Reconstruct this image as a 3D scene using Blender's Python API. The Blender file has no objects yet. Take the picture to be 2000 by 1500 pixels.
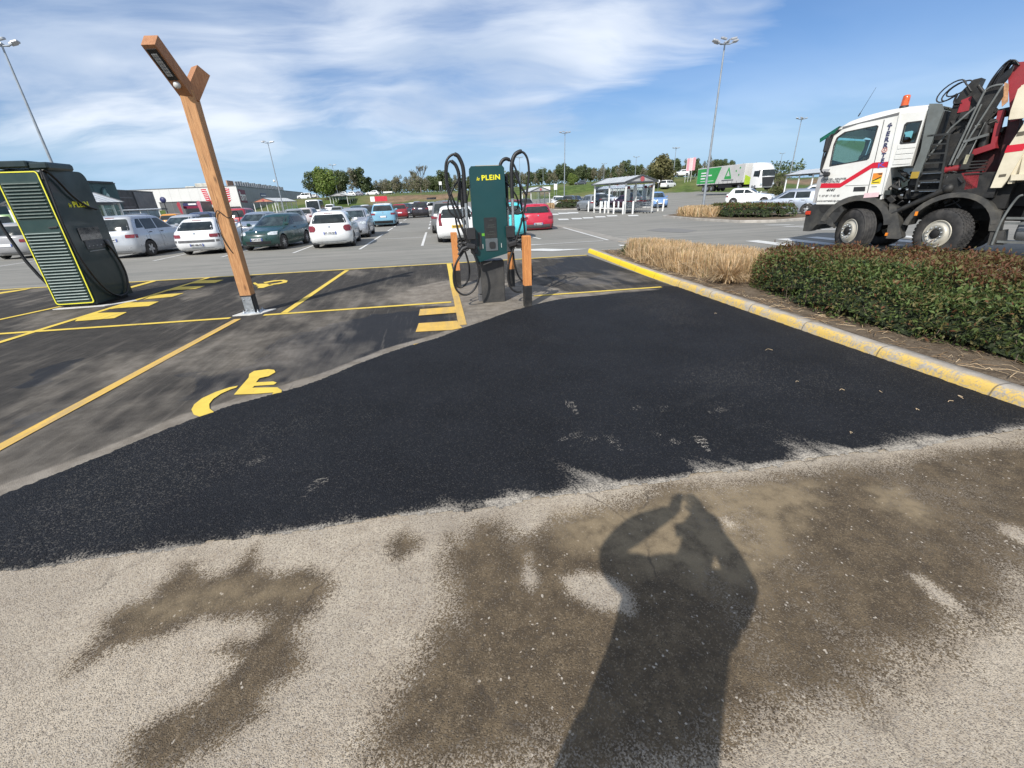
import bpy, math, random
import numpy as np
from mathutils import Vector, Matrix, Euler
from mathutils.geometry import tessellate_polygon
R = math.radians
random.seed(7)
scn = bpy.context.scene
COL = scn.collection

# ---------------------------------------------------------------- camera
CAM_H = 1.70
FPX = 822.0
CAM_R = ((0.98557, -0.16494, -0.03801), (-0.10128, -0.39474, -0.91319), (0.13562, 0.90387, -0.40575))  # image right, image down, forward (world)
cam_data = bpy.data.cameras.new('camera')
cam = bpy.data.objects.new('camera', cam_data)
COL.objects.link(cam)
cam_data.sensor_width = 36.0
cam_data.lens = FPX / 2000.0 * 36.0
cam_data.clip_start = 0.02
cam_data.clip_end = 4000.0
_r, _d, _f = [Vector(v).normalized() for v in CAM_R]
cam.matrix_world = Matrix(((_r.x, -_d.x, -_f.x, 0.0), (_r.y, -_d.y, -_f.y, 0.0), (_r.z, -_d.z, -_f.z, CAM_H), (0, 0, 0, 1)))
scn.camera = cam

# ---------------------------------------------------------------- sun and sky
SUN_EL, SUN_AZ = R(40.5), R(35.8)          # shadows run towards +Y, turned to +X by SUN_AZ
SUN_DIR = Vector((-math.sin(SUN_AZ) * math.cos(SUN_EL), -math.cos(SUN_AZ) * math.cos(SUN_EL), math.sin(SUN_EL)))
sun_data = bpy.data.lights.new('sun', 'SUN')
sun_data.energy = 4.2
sun_data.angle = R(0.53)
sun_data.color = (1.0, 0.95, 0.87)
sun = bpy.data.objects.new('sun', sun_data)
COL.objects.link(sun)
sun.rotation_euler = SUN_DIR.to_track_quat('Z', 'Y').to_euler()
scn.view_settings.view_transform = 'Standard'
scn.view_settings.look = 'None'
scn.view_settings.exposure = 0.28
scn.view_settings.gamma = 1.0


class NT:
    """small node-tree helper"""
    def __init__(self, tree):
        self.t = tree
        self.n = tree.nodes
        self.l = tree.links
        self.n.clear()

    def node(self, kind, **kw):
        nd = self.n.new(kind)
        for k, v in kw.items():
            setattr(nd, k, v)
        return nd

    def put(self, sock, val):
        if hasattr(val, 'is_linked') or hasattr(val, 'links'):
            self.l.new(val, sock)
        else:
            if hasattr(sock.default_value, '__len__') and not hasattr(val, '__len__'):
                sock.default_value = (val,) * len(sock.default_value)
            elif hasattr(sock.default_value, '__len__') and len(sock.default_value) == 4 and len(val) == 3:
                sock.default_value = (*val, 1.0)
            else:
                sock.default_value = val

    def math(self, op, a, b=None, c=None, clamp=False):
        nd = self.node('ShaderNodeMath', operation=op, use_clamp=clamp)
        self.put(nd.inputs[0], a)
        if b is not None:
            self.put(nd.inputs[1], b)
        if c is not None:
            self.put(nd.inputs[2], c)
        return nd.outputs[0]

    def vmath(self, op, a, b=None):
        nd = self.node('ShaderNodeVectorMath', operation=op)
        self.put(nd.inputs[0], a)
        if b is not None:
            self.put(nd.inputs[1], b)
        return nd.outputs['Value'] if op in ('DOT_PRODUCT', 'LENGTH', 'DISTANCE') else nd.outputs[0]

    def ramp(self, v, lo, hi, a=0.0, b=1.0, smooth=True):
        nd = self.node('ShaderNodeMapRange', interpolation_type='SMOOTHSTEP' if smooth else 'LINEAR')
        nd.clamp = True
        self.put(nd.inputs[0], v)
        for i, x in enumerate((lo, hi, a, b)):
            self.put(nd.inputs[1 + i], x)
        return nd.outputs[0]

    def mix(self, fac, a, b, blend='MIX'):
        nd = self.node('ShaderNodeMix', data_type='RGBA', blend_type=blend)
        self.put(nd.inputs[0], fac)
        self.put(nd.inputs[6], a)
        self.put(nd.inputs[7], b)
        return nd.outputs[2]

    def noise(self, vec, scale, detail=4, rough=0.55, dist=0.0, color=False):
        nd = self.node('ShaderNodeTexNoise')
        if vec is not None:
            self.put(nd.inputs['Vector'], vec)
        nd.inputs['Scale'].default_value = scale
        nd.inputs['Detail'].default_value = detail
        nd.inputs['Roughness'].default_value = rough
        nd.inputs['Distortion'].default_value = dist
        return nd.outputs['Color' if color else 'Fac']

    def voro(self, vec, scale, feature='F1', out='Distance'):
        nd = self.node('ShaderNodeTexVoronoi', feature=feature)
        self.put(nd.inputs['Vector'], vec)
        nd.inputs['Scale'].default_value = scale
        return nd.outputs[out]

    def mapping(self, vec, loc=(0, 0, 0), rot=(0, 0, 0), scale=(1, 1, 1)):
        nd = self.node('ShaderNodeMapping')
        self.put(nd.inputs['Vector'], vec)
        nd.inputs['Location'].default_value = loc
        nd.inputs['Rotation'].default_value = rot
        nd.inputs['Scale'].default_value = scale
        return nd.outputs[0]


world = bpy.data.worlds.new('World')
scn.world = world
world.use_nodes = True
w = NT(world.node_tree)
sky = w.node('ShaderNodeTexSky', sky_type='NISHITA', sun_disc=False)
sky.sun_elevation = SUN_EL
sky.sun_rotation = math.atan2(SUN_DIR.x, SUN_DIR.y)
sky.air_density = 1.0
sky.dust_density = 1.1
sky.ozone_density = 1.6
tc = w.node('ShaderNodeTexCoord')
D = tc.outputs['Generated']
sep = w.node('ShaderNodeSeparateXYZ')
w.put(sep.inputs[0], D)
zc = w.math('MAXIMUM', sep.outputs[2], 0.0)
den = w.math('ADD', zc, 0.16)
comb = w.node('ShaderNodeCombineXYZ')
w.put(comb.inputs[0], w.math('DIVIDE', sep.outputs[0], den))
w.put(comb.inputs[1], w.math('DIVIDE', sep.outputs[1], den))
P = comb.outputs[0]
# cirrus sheet: broad masses, combed strands, fine grain
warp = w.noise(P, 0.55, 3, 0.5, color=True)
wsc = w.node('ShaderNodeVectorMath', operation='SCALE')
w.put(wsc.inputs[0], w.vmath('SUBTRACT', warp, (0.5, 0.5, 0.5)))
wsc.inputs['Scale'].default_value = 1.7
wv = w.vmath('ADD', P, wsc.outputs[0])
broad = w.noise(w.mapping(wv, loc=(2.3, 0.7, 0), rot=(0, 0, R(35)), scale=(0.6, 1.0, 1)), 0.85, 5, 0.55)
strand = w.noise(w.mapping(wv, loc=(5.1, 1.2, 0), rot=(0, 0, R(48)), scale=(0.6, 1.4, 1)), 1.5, 8, 0.60)
lobes = 0.0
for (vx, vy, vz), rad, amp in (((-.203, .956, .210), 9, .15), ((-.408, .896, .176), 9, .13), ((.075, .963, .258), 11, .17), ((.266, .946, .182), 8, .13), ((-.479, .844, .240), 9, .05), ((-.593, .796, .116), 8, .04),
                               ((-.138, .985, .108), 6, -.14), ((.565, .815, .124), 12, -.22), ((.721, .677, .147), 12, -.12), ((.424, .863, .276), 8, .10), ((.757, .621, .205), 7, .05), ((-.30, .90, .30), 6, -.08), ((.48, .83, .28), 7, .08), ((.58, .76, .29), 6, .06)):
    dt = w.vmath('DOT_PRODUCT', D, tuple(Vector((vx, vy, vz)).normalized()))
    lobes = w.math('MULTIPLY_ADD', w.ramp(dt, math.cos(R(rad * 1.5)), 1.0), amp, lobes)
dens = w.math('ADD', w.math('ADD', w.math('MULTIPLY', broad, 1.05), w.math('MULTIPLY', strand, 0.95)), w.math('MULTIPLY', lobes, 1.25))
low = w.ramp(sep.outputs[2], 0.02, 0.16, -0.04, 0.0)
west = w.ramp(sep.outputs[0], -0.6, 0.5, 0.10, 0.0)
behind = w.ramp(sep.outputs[1], 0.25, -0.35, 0.0, 0.40)  # unseen extra cloud at the camera's back, added to whiten the ambient light
dens = w.math('ADD', w.math('ADD', dens, behind), w.math('ADD', low, west))
cl = w.math('MULTIPLY', w.ramp(dens, 0.80, 1.50), 0.88)
veil = w.math('MAXIMUM', cl, w.ramp(sep.outputs[2], 0.0, 0.24, 0.58, 0.10))
skyc = w.mix(1.0, sky.outputs[0], (0.46, 0.74, 1.06), 'MULTIPLY')
shade = w.ramp(w.noise(w.mapping(wv, loc=(9, 4, 0), scale=(.7, 1, 1)), 0.9, 4, .55), 0.35, 0.65)
cloudc = w.mix(shade, (4.9, 5.9, 7.5), (8.6, 9.1, 9.8))
hz = w.ramp(sep.outputs[2], 0.02, 0.15)
cloudc = w.mix(hz, (4.4, 6.2, 8.2), cloudc)
skyc = w.mix(w.ramp(sep.outputs[2], 0.0, 0.16, 0.75, 0.0), skyc, (3.4, 5.5, 7.8))
col = w.mix(veil, skyc, cloudc)
bg = w.node('ShaderNodeBackground')
w.put(bg.inputs[0], col)
bg.inputs[1].default_value = 0.096
out = w.node('ShaderNodeOutputWorld')
w.put(out.inputs[0], bg.outputs[0])

# ---------------------------------------------------------------- helpers
def cray(px, py):
    a, b = px - 1000.0, py - 750.0
    return _r * a + _d * b + _f * FPX

def on_ground(px, py, z=0.0):
    d = cray(px, py)
    t = (z - CAM_H) / d.z
    return Vector((d.x * t, d.y * t, z))

def on_y(px, py, y):
    d = cray(px, py)
    t = y / d.y
    return Vector((d.x * t, y, CAM_H + d.z * t))

def on_x(px, py, x):
    d = cray(px, py)
    t = x / d.x
    return Vector((x, d.y * t, CAM_H + d.z * t))

def sstep(a, b, x):
    t = min(1.0, max(0.0, (x - a) / (b - a)))
    return t * t * (3 - 2 * t)

def terr(x, y):
    """height of the land: flat car park, slight rise to the right and far away, then the grass bank"""
    z = 0.8 * sstep(25, 60, x) * sstep(20, 45, y) + 0.9 * sstep(80, 135, y) * sstep(-62, -30, x)
    edge = bank_edge(x)
    k = sstep(-62, -44, x)
    z += k * (3.0 * sstep(edge, edge + 24, y) + 2.5 * sstep(edge + 60, edge + 160, y))
    z += 0.5 * sstep(60, 95, x) * sstep(20, 45, y)
    return z

def bank_edge(x):
    return 128.0 - max(0.0, min(70.0, x - 25.0)) * 0.8

def tag(o, label=None, cat=None, group=None, kind=None):
    if label: o['label'] = label
    if cat: o['category'] = cat
    if group: o['group'] = group
    if kind: o['kind'] = kind
    return o

def empty(name, loc=(0, 0, 0), rz=0.0, label=None, cat=None, group=None):
    o = bpy.data.objects.new(name, None)
    o.empty_display_size = 0.2
    COL.objects.link(o)
    o.location = loc
    o.rotation_euler = (0, 0, rz)
    tag(o, label, cat, group)
    return o

def copy_tree(o, parent=None):
    c = o.copy()
    COL.objects.link(c)
    if parent is not None:
        c.parent = parent
    for ch in list(o.children):
        copy_tree(ch, c)
    return c


class MB:
    """collects faces and links them as one mesh object"""
    def __init__(self):
        self.v, self.f, self.m, self.s = [], [], [], []

    def add(self, verts, faces, mi=0, smooth=False):
        k = len(self.v)
        self.v.extend([tuple(p) for p in verts])
        for f in faces:
            self.f.append(tuple(k + i for i in f))
            self.m.append(mi)
            self.s.append(smooth)
        return self

    def box(self, c, size, rot=None, mi=0, bev=0.0):
        x, y, z = size[0] / 2, size[1] / 2, size[2] / 2
        M_ = rot if rot is not None else Matrix.Identity(3)
        c = Vector(c)
        if bev <= 0:
            vs = [c + M_ @ Vector((sx * x, sy * y, sz * z)) for sx in (-1, 1) for sy in (-1, 1) for sz in (-1, 1)]
            return self.add(vs, [(0, 1, 3, 2), (4, 6, 7, 5), (0, 4, 5, 1), (2, 3, 7, 6), (0, 2, 6, 4), (1, 5, 7, 3)], mi)
        b = min(bev, x * .9, y * .9, z * .9)
        vs, idx = [], {}
        for sx in (-1, 1):
            for sy in (-1, 1):
                for sz in (-1, 1):
                    for ax in range(3):
                        p = [sx * (x - b), sy * (y - b), sz * (z - b)]
                        p[ax] += (sx, sy, sz)[ax] * b
                        idx[(sx, sy, sz, ax)] = len(vs)
                        vs.append(c + M_ @ Vector(p))
        fs = []
        for ax in range(3):
            o1, o2 = [(1, 2), (2, 0), (0, 1)][ax]
            for s in (-1, 1):
                q = []
                for a, bb in ((-1, -1), (1, -1), (1, 1), (-1, 1)):
                    k = [0, 0, 0]
                    k[ax], k[o1], k[o2] = s, a, bb
                    q.append(idx[(*k, ax)])
                fs.append(tuple(q if s > 0 else q[::-1]))
        for ax in range(3):
            o1, o2 = [(1, 2), (2, 0), (0, 1)][ax]
            for a in (-1, 1):
                for bb in (-1, 1):
                    k0, k1 = [0, 0, 0], [0, 0, 0]
                    k0[ax], k0[o1], k0[o2] = -1, a, bb
                    k1[ax], k1[o1], k1[o2] = 1, a, bb
                    q = (idx[(*k0, o1)], idx[(*k1, o1)], idx[(*k1, o2)], idx[(*k0, o2)])
                    fs.append(q if a * bb < 0 else q[::-1])
        for sx in (-1, 1):
            for sy in (-1, 1):
                for sz in (-1, 1):
                    q = tuple(idx[(sx, sy, sz, a)] for a in range(3))
                    fs.append(q if sx * sy * sz > 0 else q[::-1])
        return self.add(vs, fs, mi)

    def tube(self, path, r, n=8, mi=0, caps=True, smooth=True):
        P_ = [Vector(p) for p in path]
        k = len(P_)
        rr = r if hasattr(r, '__len__') else [r] * k
        up = None
        vs = []
        for i in range(k):
            t = (P_[min(i + 1, k - 1)] - P_[max(i - 1, 0)])
            if t.length < 1e-9:
                t = Vector((0, 0, 1))
            t.normalize()
            if up is None:
                up = Vector((0, 0, 1)) if abs(t.z) < 0.9 else Vector((1, 0, 0))
            a = t.cross(up)
            if a.length < 1e-6:
                a = t.orthogonal()
            a.normalize()
            b = a.cross(t).normalized()
            up = b
            for j in range(n):
                an = 2 * math.pi * j / n
                vs.append(P_[i] + a * (math.cos(an) * rr[i]) + b * (math.sin(an) * rr[i]))
        fs = []
        for i in range(k - 1):
            for j in range(n):
                j2 = (j + 1) % n
                fs.append((i * n + j, i * n + j2, (i + 1) * n + j2, (i + 1) * n + j))
        self.add(vs, fs, mi, smooth)
        if caps:
            self.add(vs[:n], [tuple(range(n))[::-1]], mi)
            self.add(vs[-n:], [tuple(range(n))], mi)
        return self

    def beam(self, p0, p1, w_, h_=None, mi=0):
        """square bar between two points"""
        p0, p1 = Vector(p0), Vector(p1)
        d = p1 - p0
        L = d.length
        q = d.to_track_quat('Y', 'Z').to_matrix()
        return self.box((p0 + p1) / 2, (w_, L, h_ or w_), q, mi)

    def lathe(self, prof, n=24, origin=(0, 0, 0), rot=None, mi=0, smooth=True, close=False):
        M_ = rot if rot is not None else Matrix.Identity(3)
        o = Vector(origin)
        vs = []
        for rr, z in prof:
            for j in range(n):
                a = 2 * math.pi * j / n
                vs.append(o + M_ @ Vector((rr * math.cos(a), rr * math.sin(a), z)))
        k = len(prof)
        fs = []
        for i in range(k - 1):
            for j in range(n):
                j2 = (j + 1) % n
                fs.append((i * n + j, i * n + j2, (i + 1) * n + j2, (i + 1) * n + j))
        return self.add(vs, fs, mi, smooth)

    def plate(self, loops, th, o=(0, 0, 0), u=(1, 0, 0), v=(0, 0, 1), mi=0, mi_side=None):
        """flat slab: first loop outline, the others holes; 2-D points laid on the u, v axes, thickness along -(u x v)"""
        o, u, v = Vector(o), Vector(u), Vector(v)
        nrm = u.cross(v).normalized()
        L3 = [[Vector((p[0], p[1], 0)) for p in lp] for lp in loops]
        tris = tessellate_polygon(L3) if (len(loops) > 1 or len(loops[0]) > 4) else None
        flat = [p for lp in L3 for p in lp]
        top = [o + u * p.x + v * p.y for p in flat]
        bot = [p - nrm * th for p in top]
        fs = []
        if tris is None:
            tris = [tuple(range(len(flat)))]
        for t in tris:
            a = 0.0
            for i in range(len(t)):
                p, q = flat[t[i]], flat[t[(i + 1) % len(t)]]
                a += p.x * q.y - q.x * p.y
            fs.append(tuple(t) if a > 0 else tuple(t)[::-1])
        self.add(top, fs, mi)
        if th <= 0:
            return self
        self.add(bot, [f[::-1] for f in fs], mi)
        ms = mi if mi_side is None else mi_side
        k = 0
        for li, lp in enumerate(L3):
            n = len(lp)
            ar = sum(lp[i].x * lp[(i + 1) % n].y - lp[(i + 1) % n].x * lp[i].y for i in range(n))
            ccw = (ar > 0) == (li == 0)
            for i in range(n):
                a, b = k + i, k + (i + 1) % n
                q = [bot[a], bot[b], top[b], top[a]]
                self.add(q if ccw else q[::-1], [(0, 1, 2, 3)], ms)
            k += n
        return self

    def quad(self, a, b, c, d, mi=0):
        return self.add([a, b, c, d], [(0, 1, 2, 3)], mi)

    def grid(self, rows, mi=0, smooth=True, flip=False):
        n = len(rows[0])
        vs = [p for r in rows for p in r]
        fs = []
        for i in range(len(rows) - 1):
            for j in range(n - 1):
                q = (i * n + j, i * n + j + 1, (i + 1) * n + j + 1, (i + 1) * n + j)
                fs.append(q[::-1] if flip else q)
        return self.add(vs, fs, mi, smooth)

    def build(self, name, mats, parent=None, loc=None, rz=None, **tags):
        me = bpy.data.meshes.new(name)
        me.from_pydata(self.v, [], self.f)
        for m_ in (mats if isinstance(mats, (list, tuple)) else [mats]):
            me.materials.append(m_)
        if self.f:
            me.polygons.foreach_set('material_index', self.m)
            me.polygons.foreach_set('use_smooth', self.s)
        me.update()
        o = bpy.data.objects.new(name, me)
        COL.objects.link(o)
        if parent is not None:
            o.parent = parent
        if loc is not None:
            o.location = loc
        if rz is not None:
            o.rotation_euler = (0, 0, rz)
        tag(o, **tags)
        return o


def lettering(name, body, size, mat_, parent=None, M_=None, extrude=0.002, bold=0.0, shear=0.0, spacing=1.0, align='CENTER', sx=1.0, line=1.0):
    """words as a mesh; M_ is a 4x4 placing the text plane (x along the words, y up, z out)"""
    cu = bpy.data.curves.new(name, 'FONT')
    cu.body = body
    cu.size = size
    cu.extrude = extrude
    cu.offset = bold
    cu.shear = shear
    cu.space_character = spacing
    cu.space_line = line
    cu.align_x = align
    cu.align_y = 'CENTER'
    cu.resolution_u = 3
    tmp = bpy.data.objects.new(name + '_tmp', cu)
    COL.objects.link(tmp)
    dg = bpy.context.evaluated_depsgraph_get()
    me = bpy.data.meshes.new_from_object(tmp.evaluated_get(dg))
    bpy.data.objects.remove(tmp)
    bpy.data.curves.remove(cu)
    me.name = name
    me.materials.clear()
    me.materials.append(mat_)
    MM = (M_ if M_ is not None else Matrix.Identity(4)) @ Matrix.Diagonal((sx, 1, 1, 1))
    me.transform(MM)
    o = bpy.data.objects.new(name, me)
    COL.objects.link(o)
    if parent is not None:
        o.parent = parent
    return o

def frame(o, u, v):
    u, v = Vector(u).normalized(), Vector(v).normalized()
    n = u.cross(v)
    return Matrix(((u.x, v.x, n.x, o[0]), (u.y, v.y, n.y, o[1]), (u.z, v.z, n.z, o[2]), (0, 0, 0, 1)))

def smooth_path(pts, k=6):
    P_ = [Vector(p) for p in pts]
    res = []
    for i in range(len(P_) - 1):
        p0, p1, p2, p3 = P_[max(i - 1, 0)], P_[i], P_[i + 1], P_[min(i + 2, len(P_) - 1)]
        for j in range(k):
            t = j / k
            res.append(0.5 * ((2 * p1) + (p2 - p0) * t + (2 * p0 - 5 * p1 + 4 * p2 - p3) * t * t + (3 * p1 - p0 - 3 * p2 + p3) * t ** 3))
    res.append(P_[-1])
    return res

# ---- numpy noise for stains
def _hash(ix, iy, seed):
    h = (ix.astype(np.int64) * 374761393 + iy.astype(np.int64) * 668265263 + seed * 974634777) & 0x7fffffff
    h = ((h ^ (h >> 13)) * 1274126177) & 0x7fffffff
    return ((h ^ (h >> 16)) & 0xffff) / 65535.0

def vnoise(x, y, seed=0):
    ix, iy = np.floor(x), np.floor(y)
    fx, fy = x - ix, y - iy
    fx, fy = fx * fx * (3 - 2 * fx), fy * fy * (3 - 2 * fy)
    a, b = _hash(ix, iy, seed), _hash(ix + 1, iy, seed)
    c, d = _hash(ix, iy + 1, seed), _hash(ix + 1, iy + 1, seed)
    return (a * (1 - fx) + b * fx) * (1 - fy) + (c * (1 - fx) + d * fx) * fy

def fbm(x, y, seed=0, oct_=5):
    s, a, t = 0.0, 0.5, 0.0
    for i in range(oct_):
        s = s + a * vnoise(x * 2 ** i + 17.3 * i, y * 2 ** i - 9.1 * i, seed + i)
        t += a
        a *= 0.55
    return s / t

def poly_sd(X, Y, poly):
    """signed distance to a polygon, positive inside"""
    dmin = np.full(X.shape, 1e9)
    ins = np.zeros(X.shape, bool)
    n = len(poly)
    for i in range(n):
        x0, y0 = poly[i][0], poly[i][1]
        x1, y1 = poly[(i + 1) % n][0], poly[(i + 1) % n][1]
        ex, ey = x1 - x0, y1 - y0
        t = np.clip(((X - x0) * ex + (Y - y0) * ey) / (ex * ex + ey * ey + 1e-12), 0, 1)
        dmin = np.minimum(dmin, np.hypot(X - x0 - t * ex, Y - y0 - t * ey))
        c = ((y0 > Y) != (y1 > Y))
        ins ^= c & (X < (x1 - x0) * (Y - y0) / ((y1 - y0) if abs(y1 - y0) > 1e-12 else 1e-12) + x0)
    return np.where(ins, dmin, -dmin)

def nstep(a, b, x):
    t = np.clip((x - a) / (b - a), 0, 1)
    return t * t * (3 - 2 * t)

def px_poly(pts):
    return [tuple(on_ground(*p)[:2]) for p in pts]
# ---------------------------------------------------------------- materials
MATS = {}

def pbr(name, base, rough=0.5, metal=0.0, vary=0.12, vscale=3.0, bump=0.0, bscale=40.0, coat=0.0, spec=0.5, stain=None, emit=None, alpha=None, coords='Object'):
    """principled surface whose colour wanders a little, with optional dirt colour and bump"""
    if name in MATS:
        return MATS[name]
    m = bpy.data.materials.new(name)
    m.use_nodes = True
    t = NT(m.node_tree)
    b = t.node('ShaderNodeBsdfPrincipled')
    o = t.node('ShaderNodeOutputMaterial')
    t.put(o.inputs[0], b.outputs[0])
    co = t.node('ShaderNodeTexCoord').outputs[coords]
    n1 = t.noise(co, vscale, 4, 0.6)
    lo = tuple(c * (1 - vary) for c in base)
    hi = tuple(min(1, c * (1 + vary)) for c in base)
    col = t.mix(t.ramp(n1, 0.3, 0.7), lo, hi)
    if stain:
        scol, amt, ssc = stain
        n2 = t.noise(co, ssc, 5, 0.65)
        col = t.mix(t.math('MULTIPLY', t.ramp(n2, 0.5 - amt * .5, 0.85 - amt * .3), min(1.0, amt * 1.5)), col, scol)
    t.put(b.inputs['Base Color'], col)
    n3 = t.noise(co, vscale * 2.3, 3, 0.6)
    t.put(b.inputs['Roughness'], t.ramp(n3, 0.25, 0.75, max(0.02, rough - 0.08), min(1, rough + 0.08)))
    b.inputs['Metallic'].default_value = metal
    b.inputs['Specular IOR Level'].default_value = spec
    b.inputs['Coat Weight'].default_value = coat
    b.inputs['Coat Roughness'].default_value = 0.06
    if bump > 0:
        bp = t.node('ShaderNodeBump')
        bp.inputs['Strength'].default_value = bump
        bp.inputs['Distance'].default_value = 0.01
        t.put(bp.inputs['Height'], t.noise(co, bscale, 4, 0.6))
        t.put(b.inputs['Normal'], bp.outputs[0])
    if emit:
        b.inputs['Emission Color'].default_value = (*emit[0], 1)
        b.inputs['Emission Strength'].default_value = emit[1]
    MATS[name] = m
    return m

def glass_mat(name, tint, fac=0.12, rough=0.02):
    if name in MATS:
        return MATS[name]
    m = bpy.data.materials.new(name)
    m.use_nodes = True
    t = NT(m.node_tree)
    o = t.node('ShaderNodeOutputMaterial')
    tr = t.node('ShaderNodeBsdfTransparent')
    tr.inputs[0].default_value = (*tint, 1)
    gl = t.node('ShaderNodeBsdfGlossy')
    gl.inputs['Roughness'].default_value = rough
    gl.inputs['Color'].default_value = (0.9, 0.95, 1.0, 1)
    mx = t.node('ShaderNodeMixShader')
    fr = t.node('ShaderNodeFresnel')
    fr.inputs[0].default_value = 1.5
    t.put(mx.inputs[0], t.math('ADD', fr.outputs[0], fac, clamp=True))
    t.put(mx.inputs[1], tr.outputs[0])
    t.put(mx.inputs[2], gl.outputs[0])
    t.put(o.inputs[0], mx.outputs[0])
    MATS[name] = m
    return m

def paint(name, col, metal=0.0, rough=0.32, dirt=0.10):
    return pbr('car paint ' + name, col, rough, metal, 0.05, 1.6, coat=0.7, stain=((0.30, 0.28, 0.25), dirt, 2.2))

M_GLASS = pbr('dark car glass', (0.010, 0.014, 0.015), 0.05, 0, 0.4, 2.0, spec=0.5, coat=0.12, stain=((0.06, 0.075, 0.075), 0.30, 2.6))
M_GLASSLIGHT = pbr('hazy car glass', (0.030, 0.042, 0.044), 0.06, 0, 0.7, 2.8, spec=0.55, coat=0.15)
M_TYRE = pbr('tyre rubber', (0.022, 0.022, 0.023), 0.85, 0, 0.25, 9, bump=0.3, bscale=60, stain=((0.12, 0.11, 0.10), 0.3, 5))
M_RIM = pbr('alloy rim', (0.45, 0.46, 0.48), 0.35, 0.7, 0.15, 8)
M_RIMDARK = pbr('dark rim', (0.05, 0.05, 0.055), 0.4, 0.4, 0.15, 8)
M_TRIM = pbr('black plastic trim', (0.022, 0.022, 0.024), 0.55, 0, 0.2, 6)
M_GREYTRIM = pbr('grey plastic trim', (0.10, 0.10, 0.105), 0.6, 0, 0.2, 6)
M_TAIL = pbr('red lamp glass', (0.17, 0.008, 0.014), 0.12, 0, 0.35, 12, coat=0.8)
M_HEAD = pbr('clear lamp glass', (0.62, 0.66, 0.68), 0.10, 0.3, 0.3, 14, coat=0.8)
M_AMBER = pbr('amber lamp glass', (0.75, 0.22, 0.02), 0.25, 0, 0.2, 12, coat=0.5)
M_PLATE = pbr('white number plate', (0.72, 0.73, 0.74), 0.4, 0, 0.05, 4)
M_PLATEY = pbr('yellow number plate', (0.62, 0.40, 0.04), 0.4, 0, 0.05, 4)
M_EUBLUE = pbr('blue plate strip', (0.02, 0.06, 0.35), 0.4)
M_INK = pbr('black ink', (0.02, 0.02, 0.022), 0.5)
M_CHROME = pbr('chrome', (0.75, 0.76, 0.78), 0.12, 1.0, 0.05, 8)
M_WHITE = pbr('white painted steel', (0.74, 0.74, 0.72), 0.4, 0, 0.06, 2.5, stain=((0.36, 0.34, 0.30), 0.18, 3.0))
M_GALV = pbr('galvanised steel', (0.42, 0.45, 0.48), 0.42, 0.75, 0.16, 14, bump=0.08, bscale=90)
M_POLE = pbr('grey galvanised pole', (0.30, 0.33, 0.36), 0.5, 0.4, 0.15, 2)
M_RUBBER = pbr('black cable rubber', (0.014, 0.014, 0.015), 0.48, 0, 0.2, 12)
M_INOX = pbr('brushed stainless steel', (0.58, 0.58, 0.57), 0.28, 0.95, 0.10, 20)
M_DARKSTEEL = pbr('dark oily steel', (0.017, 0.017, 0.017), 0.55, 0.2, 0.35, 7, bump=0.2, bscale=30, stain=((0.10, 0.088, 0.07), 0.22, 6))
M_GREYSTEEL = pbr('grey worn steel', (0.16, 0.17, 0.165), 0.55, 0.3, 0.2, 5, stain=((0.07, 0.065, 0.055), 0.3, 4))
M_TERRAZZO = pbr('pale concrete', (0.36, 0.34, 0.31), 0.9, 0, 0.15, 3, bump=0.3, bscale=60, stain=((0.16, 0.14, 0.12), 0.25, 2))

def wood_mat(name, base, dark, axis='Z', scale=1.0):
    if name in MATS:
        return MATS[name]
    m = bpy.data.materials.new(name)
    m.use_nodes = True
    t = NT(m.node_tree)
    b = t.node('ShaderNodeBsdfPrincipled')
    o = t.node('ShaderNodeOutputMaterial')
    t.put(o.inputs[0], b.outputs[0])
    co = t.node('ShaderNodeTexCoord').outputs['Object']
    st = {'Z': (11, 11, 0.55), 'Y': (11, 0.55, 11)}[axis]
    v = t.mapping(co, scale=tuple(s * scale for s in st))
    wob = t.noise(t.mapping(co, scale=(2, 2, 0.7)), 1.2, 3, 0.5)
    g = t.noise(v, 2.2, 6, 0.62, 0.7)
    rings = t.math('FRACT', t.math('MULTIPLY', t.math('ADD', t.math('MULTIPLY', g, 1.2), wob), 5.0))
    grain = t.ramp(rings, 0.0, 0.9)
    fine = t.noise(t.mapping(co, scale=(140, 140, 3.0)), 1.0, 3, 0.6)
    col = t.mix(t.math('MULTIPLY', grain, 0.68), base, dark)
    col = t.mix(t.ramp(fine, 0.45, 0.75, 0, 0.35), col, dark)
    pat = t.noise(co, 1.6, 3, 0.5)
    col = t.mix(t.ramp(pat, 0.45, 0.75, 0, 0.28), col, tuple(min(1, c * 1.25) for c in base))
    # long drying cracks
    cv = t.mapping(co, loc=(0.3, 0.1, 0.2), scale=(26, 26, 0.7))
    ck = t.voro(cv, 1.0, 'DISTANCE_TO_EDGE')
    ckm = t.math('MULTIPLY', t.ramp(ck, 0.0, 0.05, 1, 0), t.ramp(t.noise(co, 2.0, 2), 0.47, 0.58))
    col = t.mix(t.math('MULTIPLY', ckm, 0.75), col, tuple(c * 0.18 for c in dark))
    kn = t.voro(t.mapping(co, loc=(0.11, 0.23, 0.37), scale=(5, 5, 1.6)), 1.0)
    col = t.mix(t.ramp(kn, 0.03, 0.13, 0.7, 0), col, tuple(c * 0.35 for c in dark))
    t.put(b.inputs['Base Color'], col)
    b.inputs['Roughness'].default_value = 0.72
    bp = t.node('ShaderNodeBump')
    bp.inputs['Strength'].default_value = 0.25
    bp.inputs['Distance'].default_value = 0.004
    t.put(bp.inputs['Height'], fine)
    t.put(b.inputs['Normal'], bp.outputs[0])
    MATS[name] = m
    return m

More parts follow.
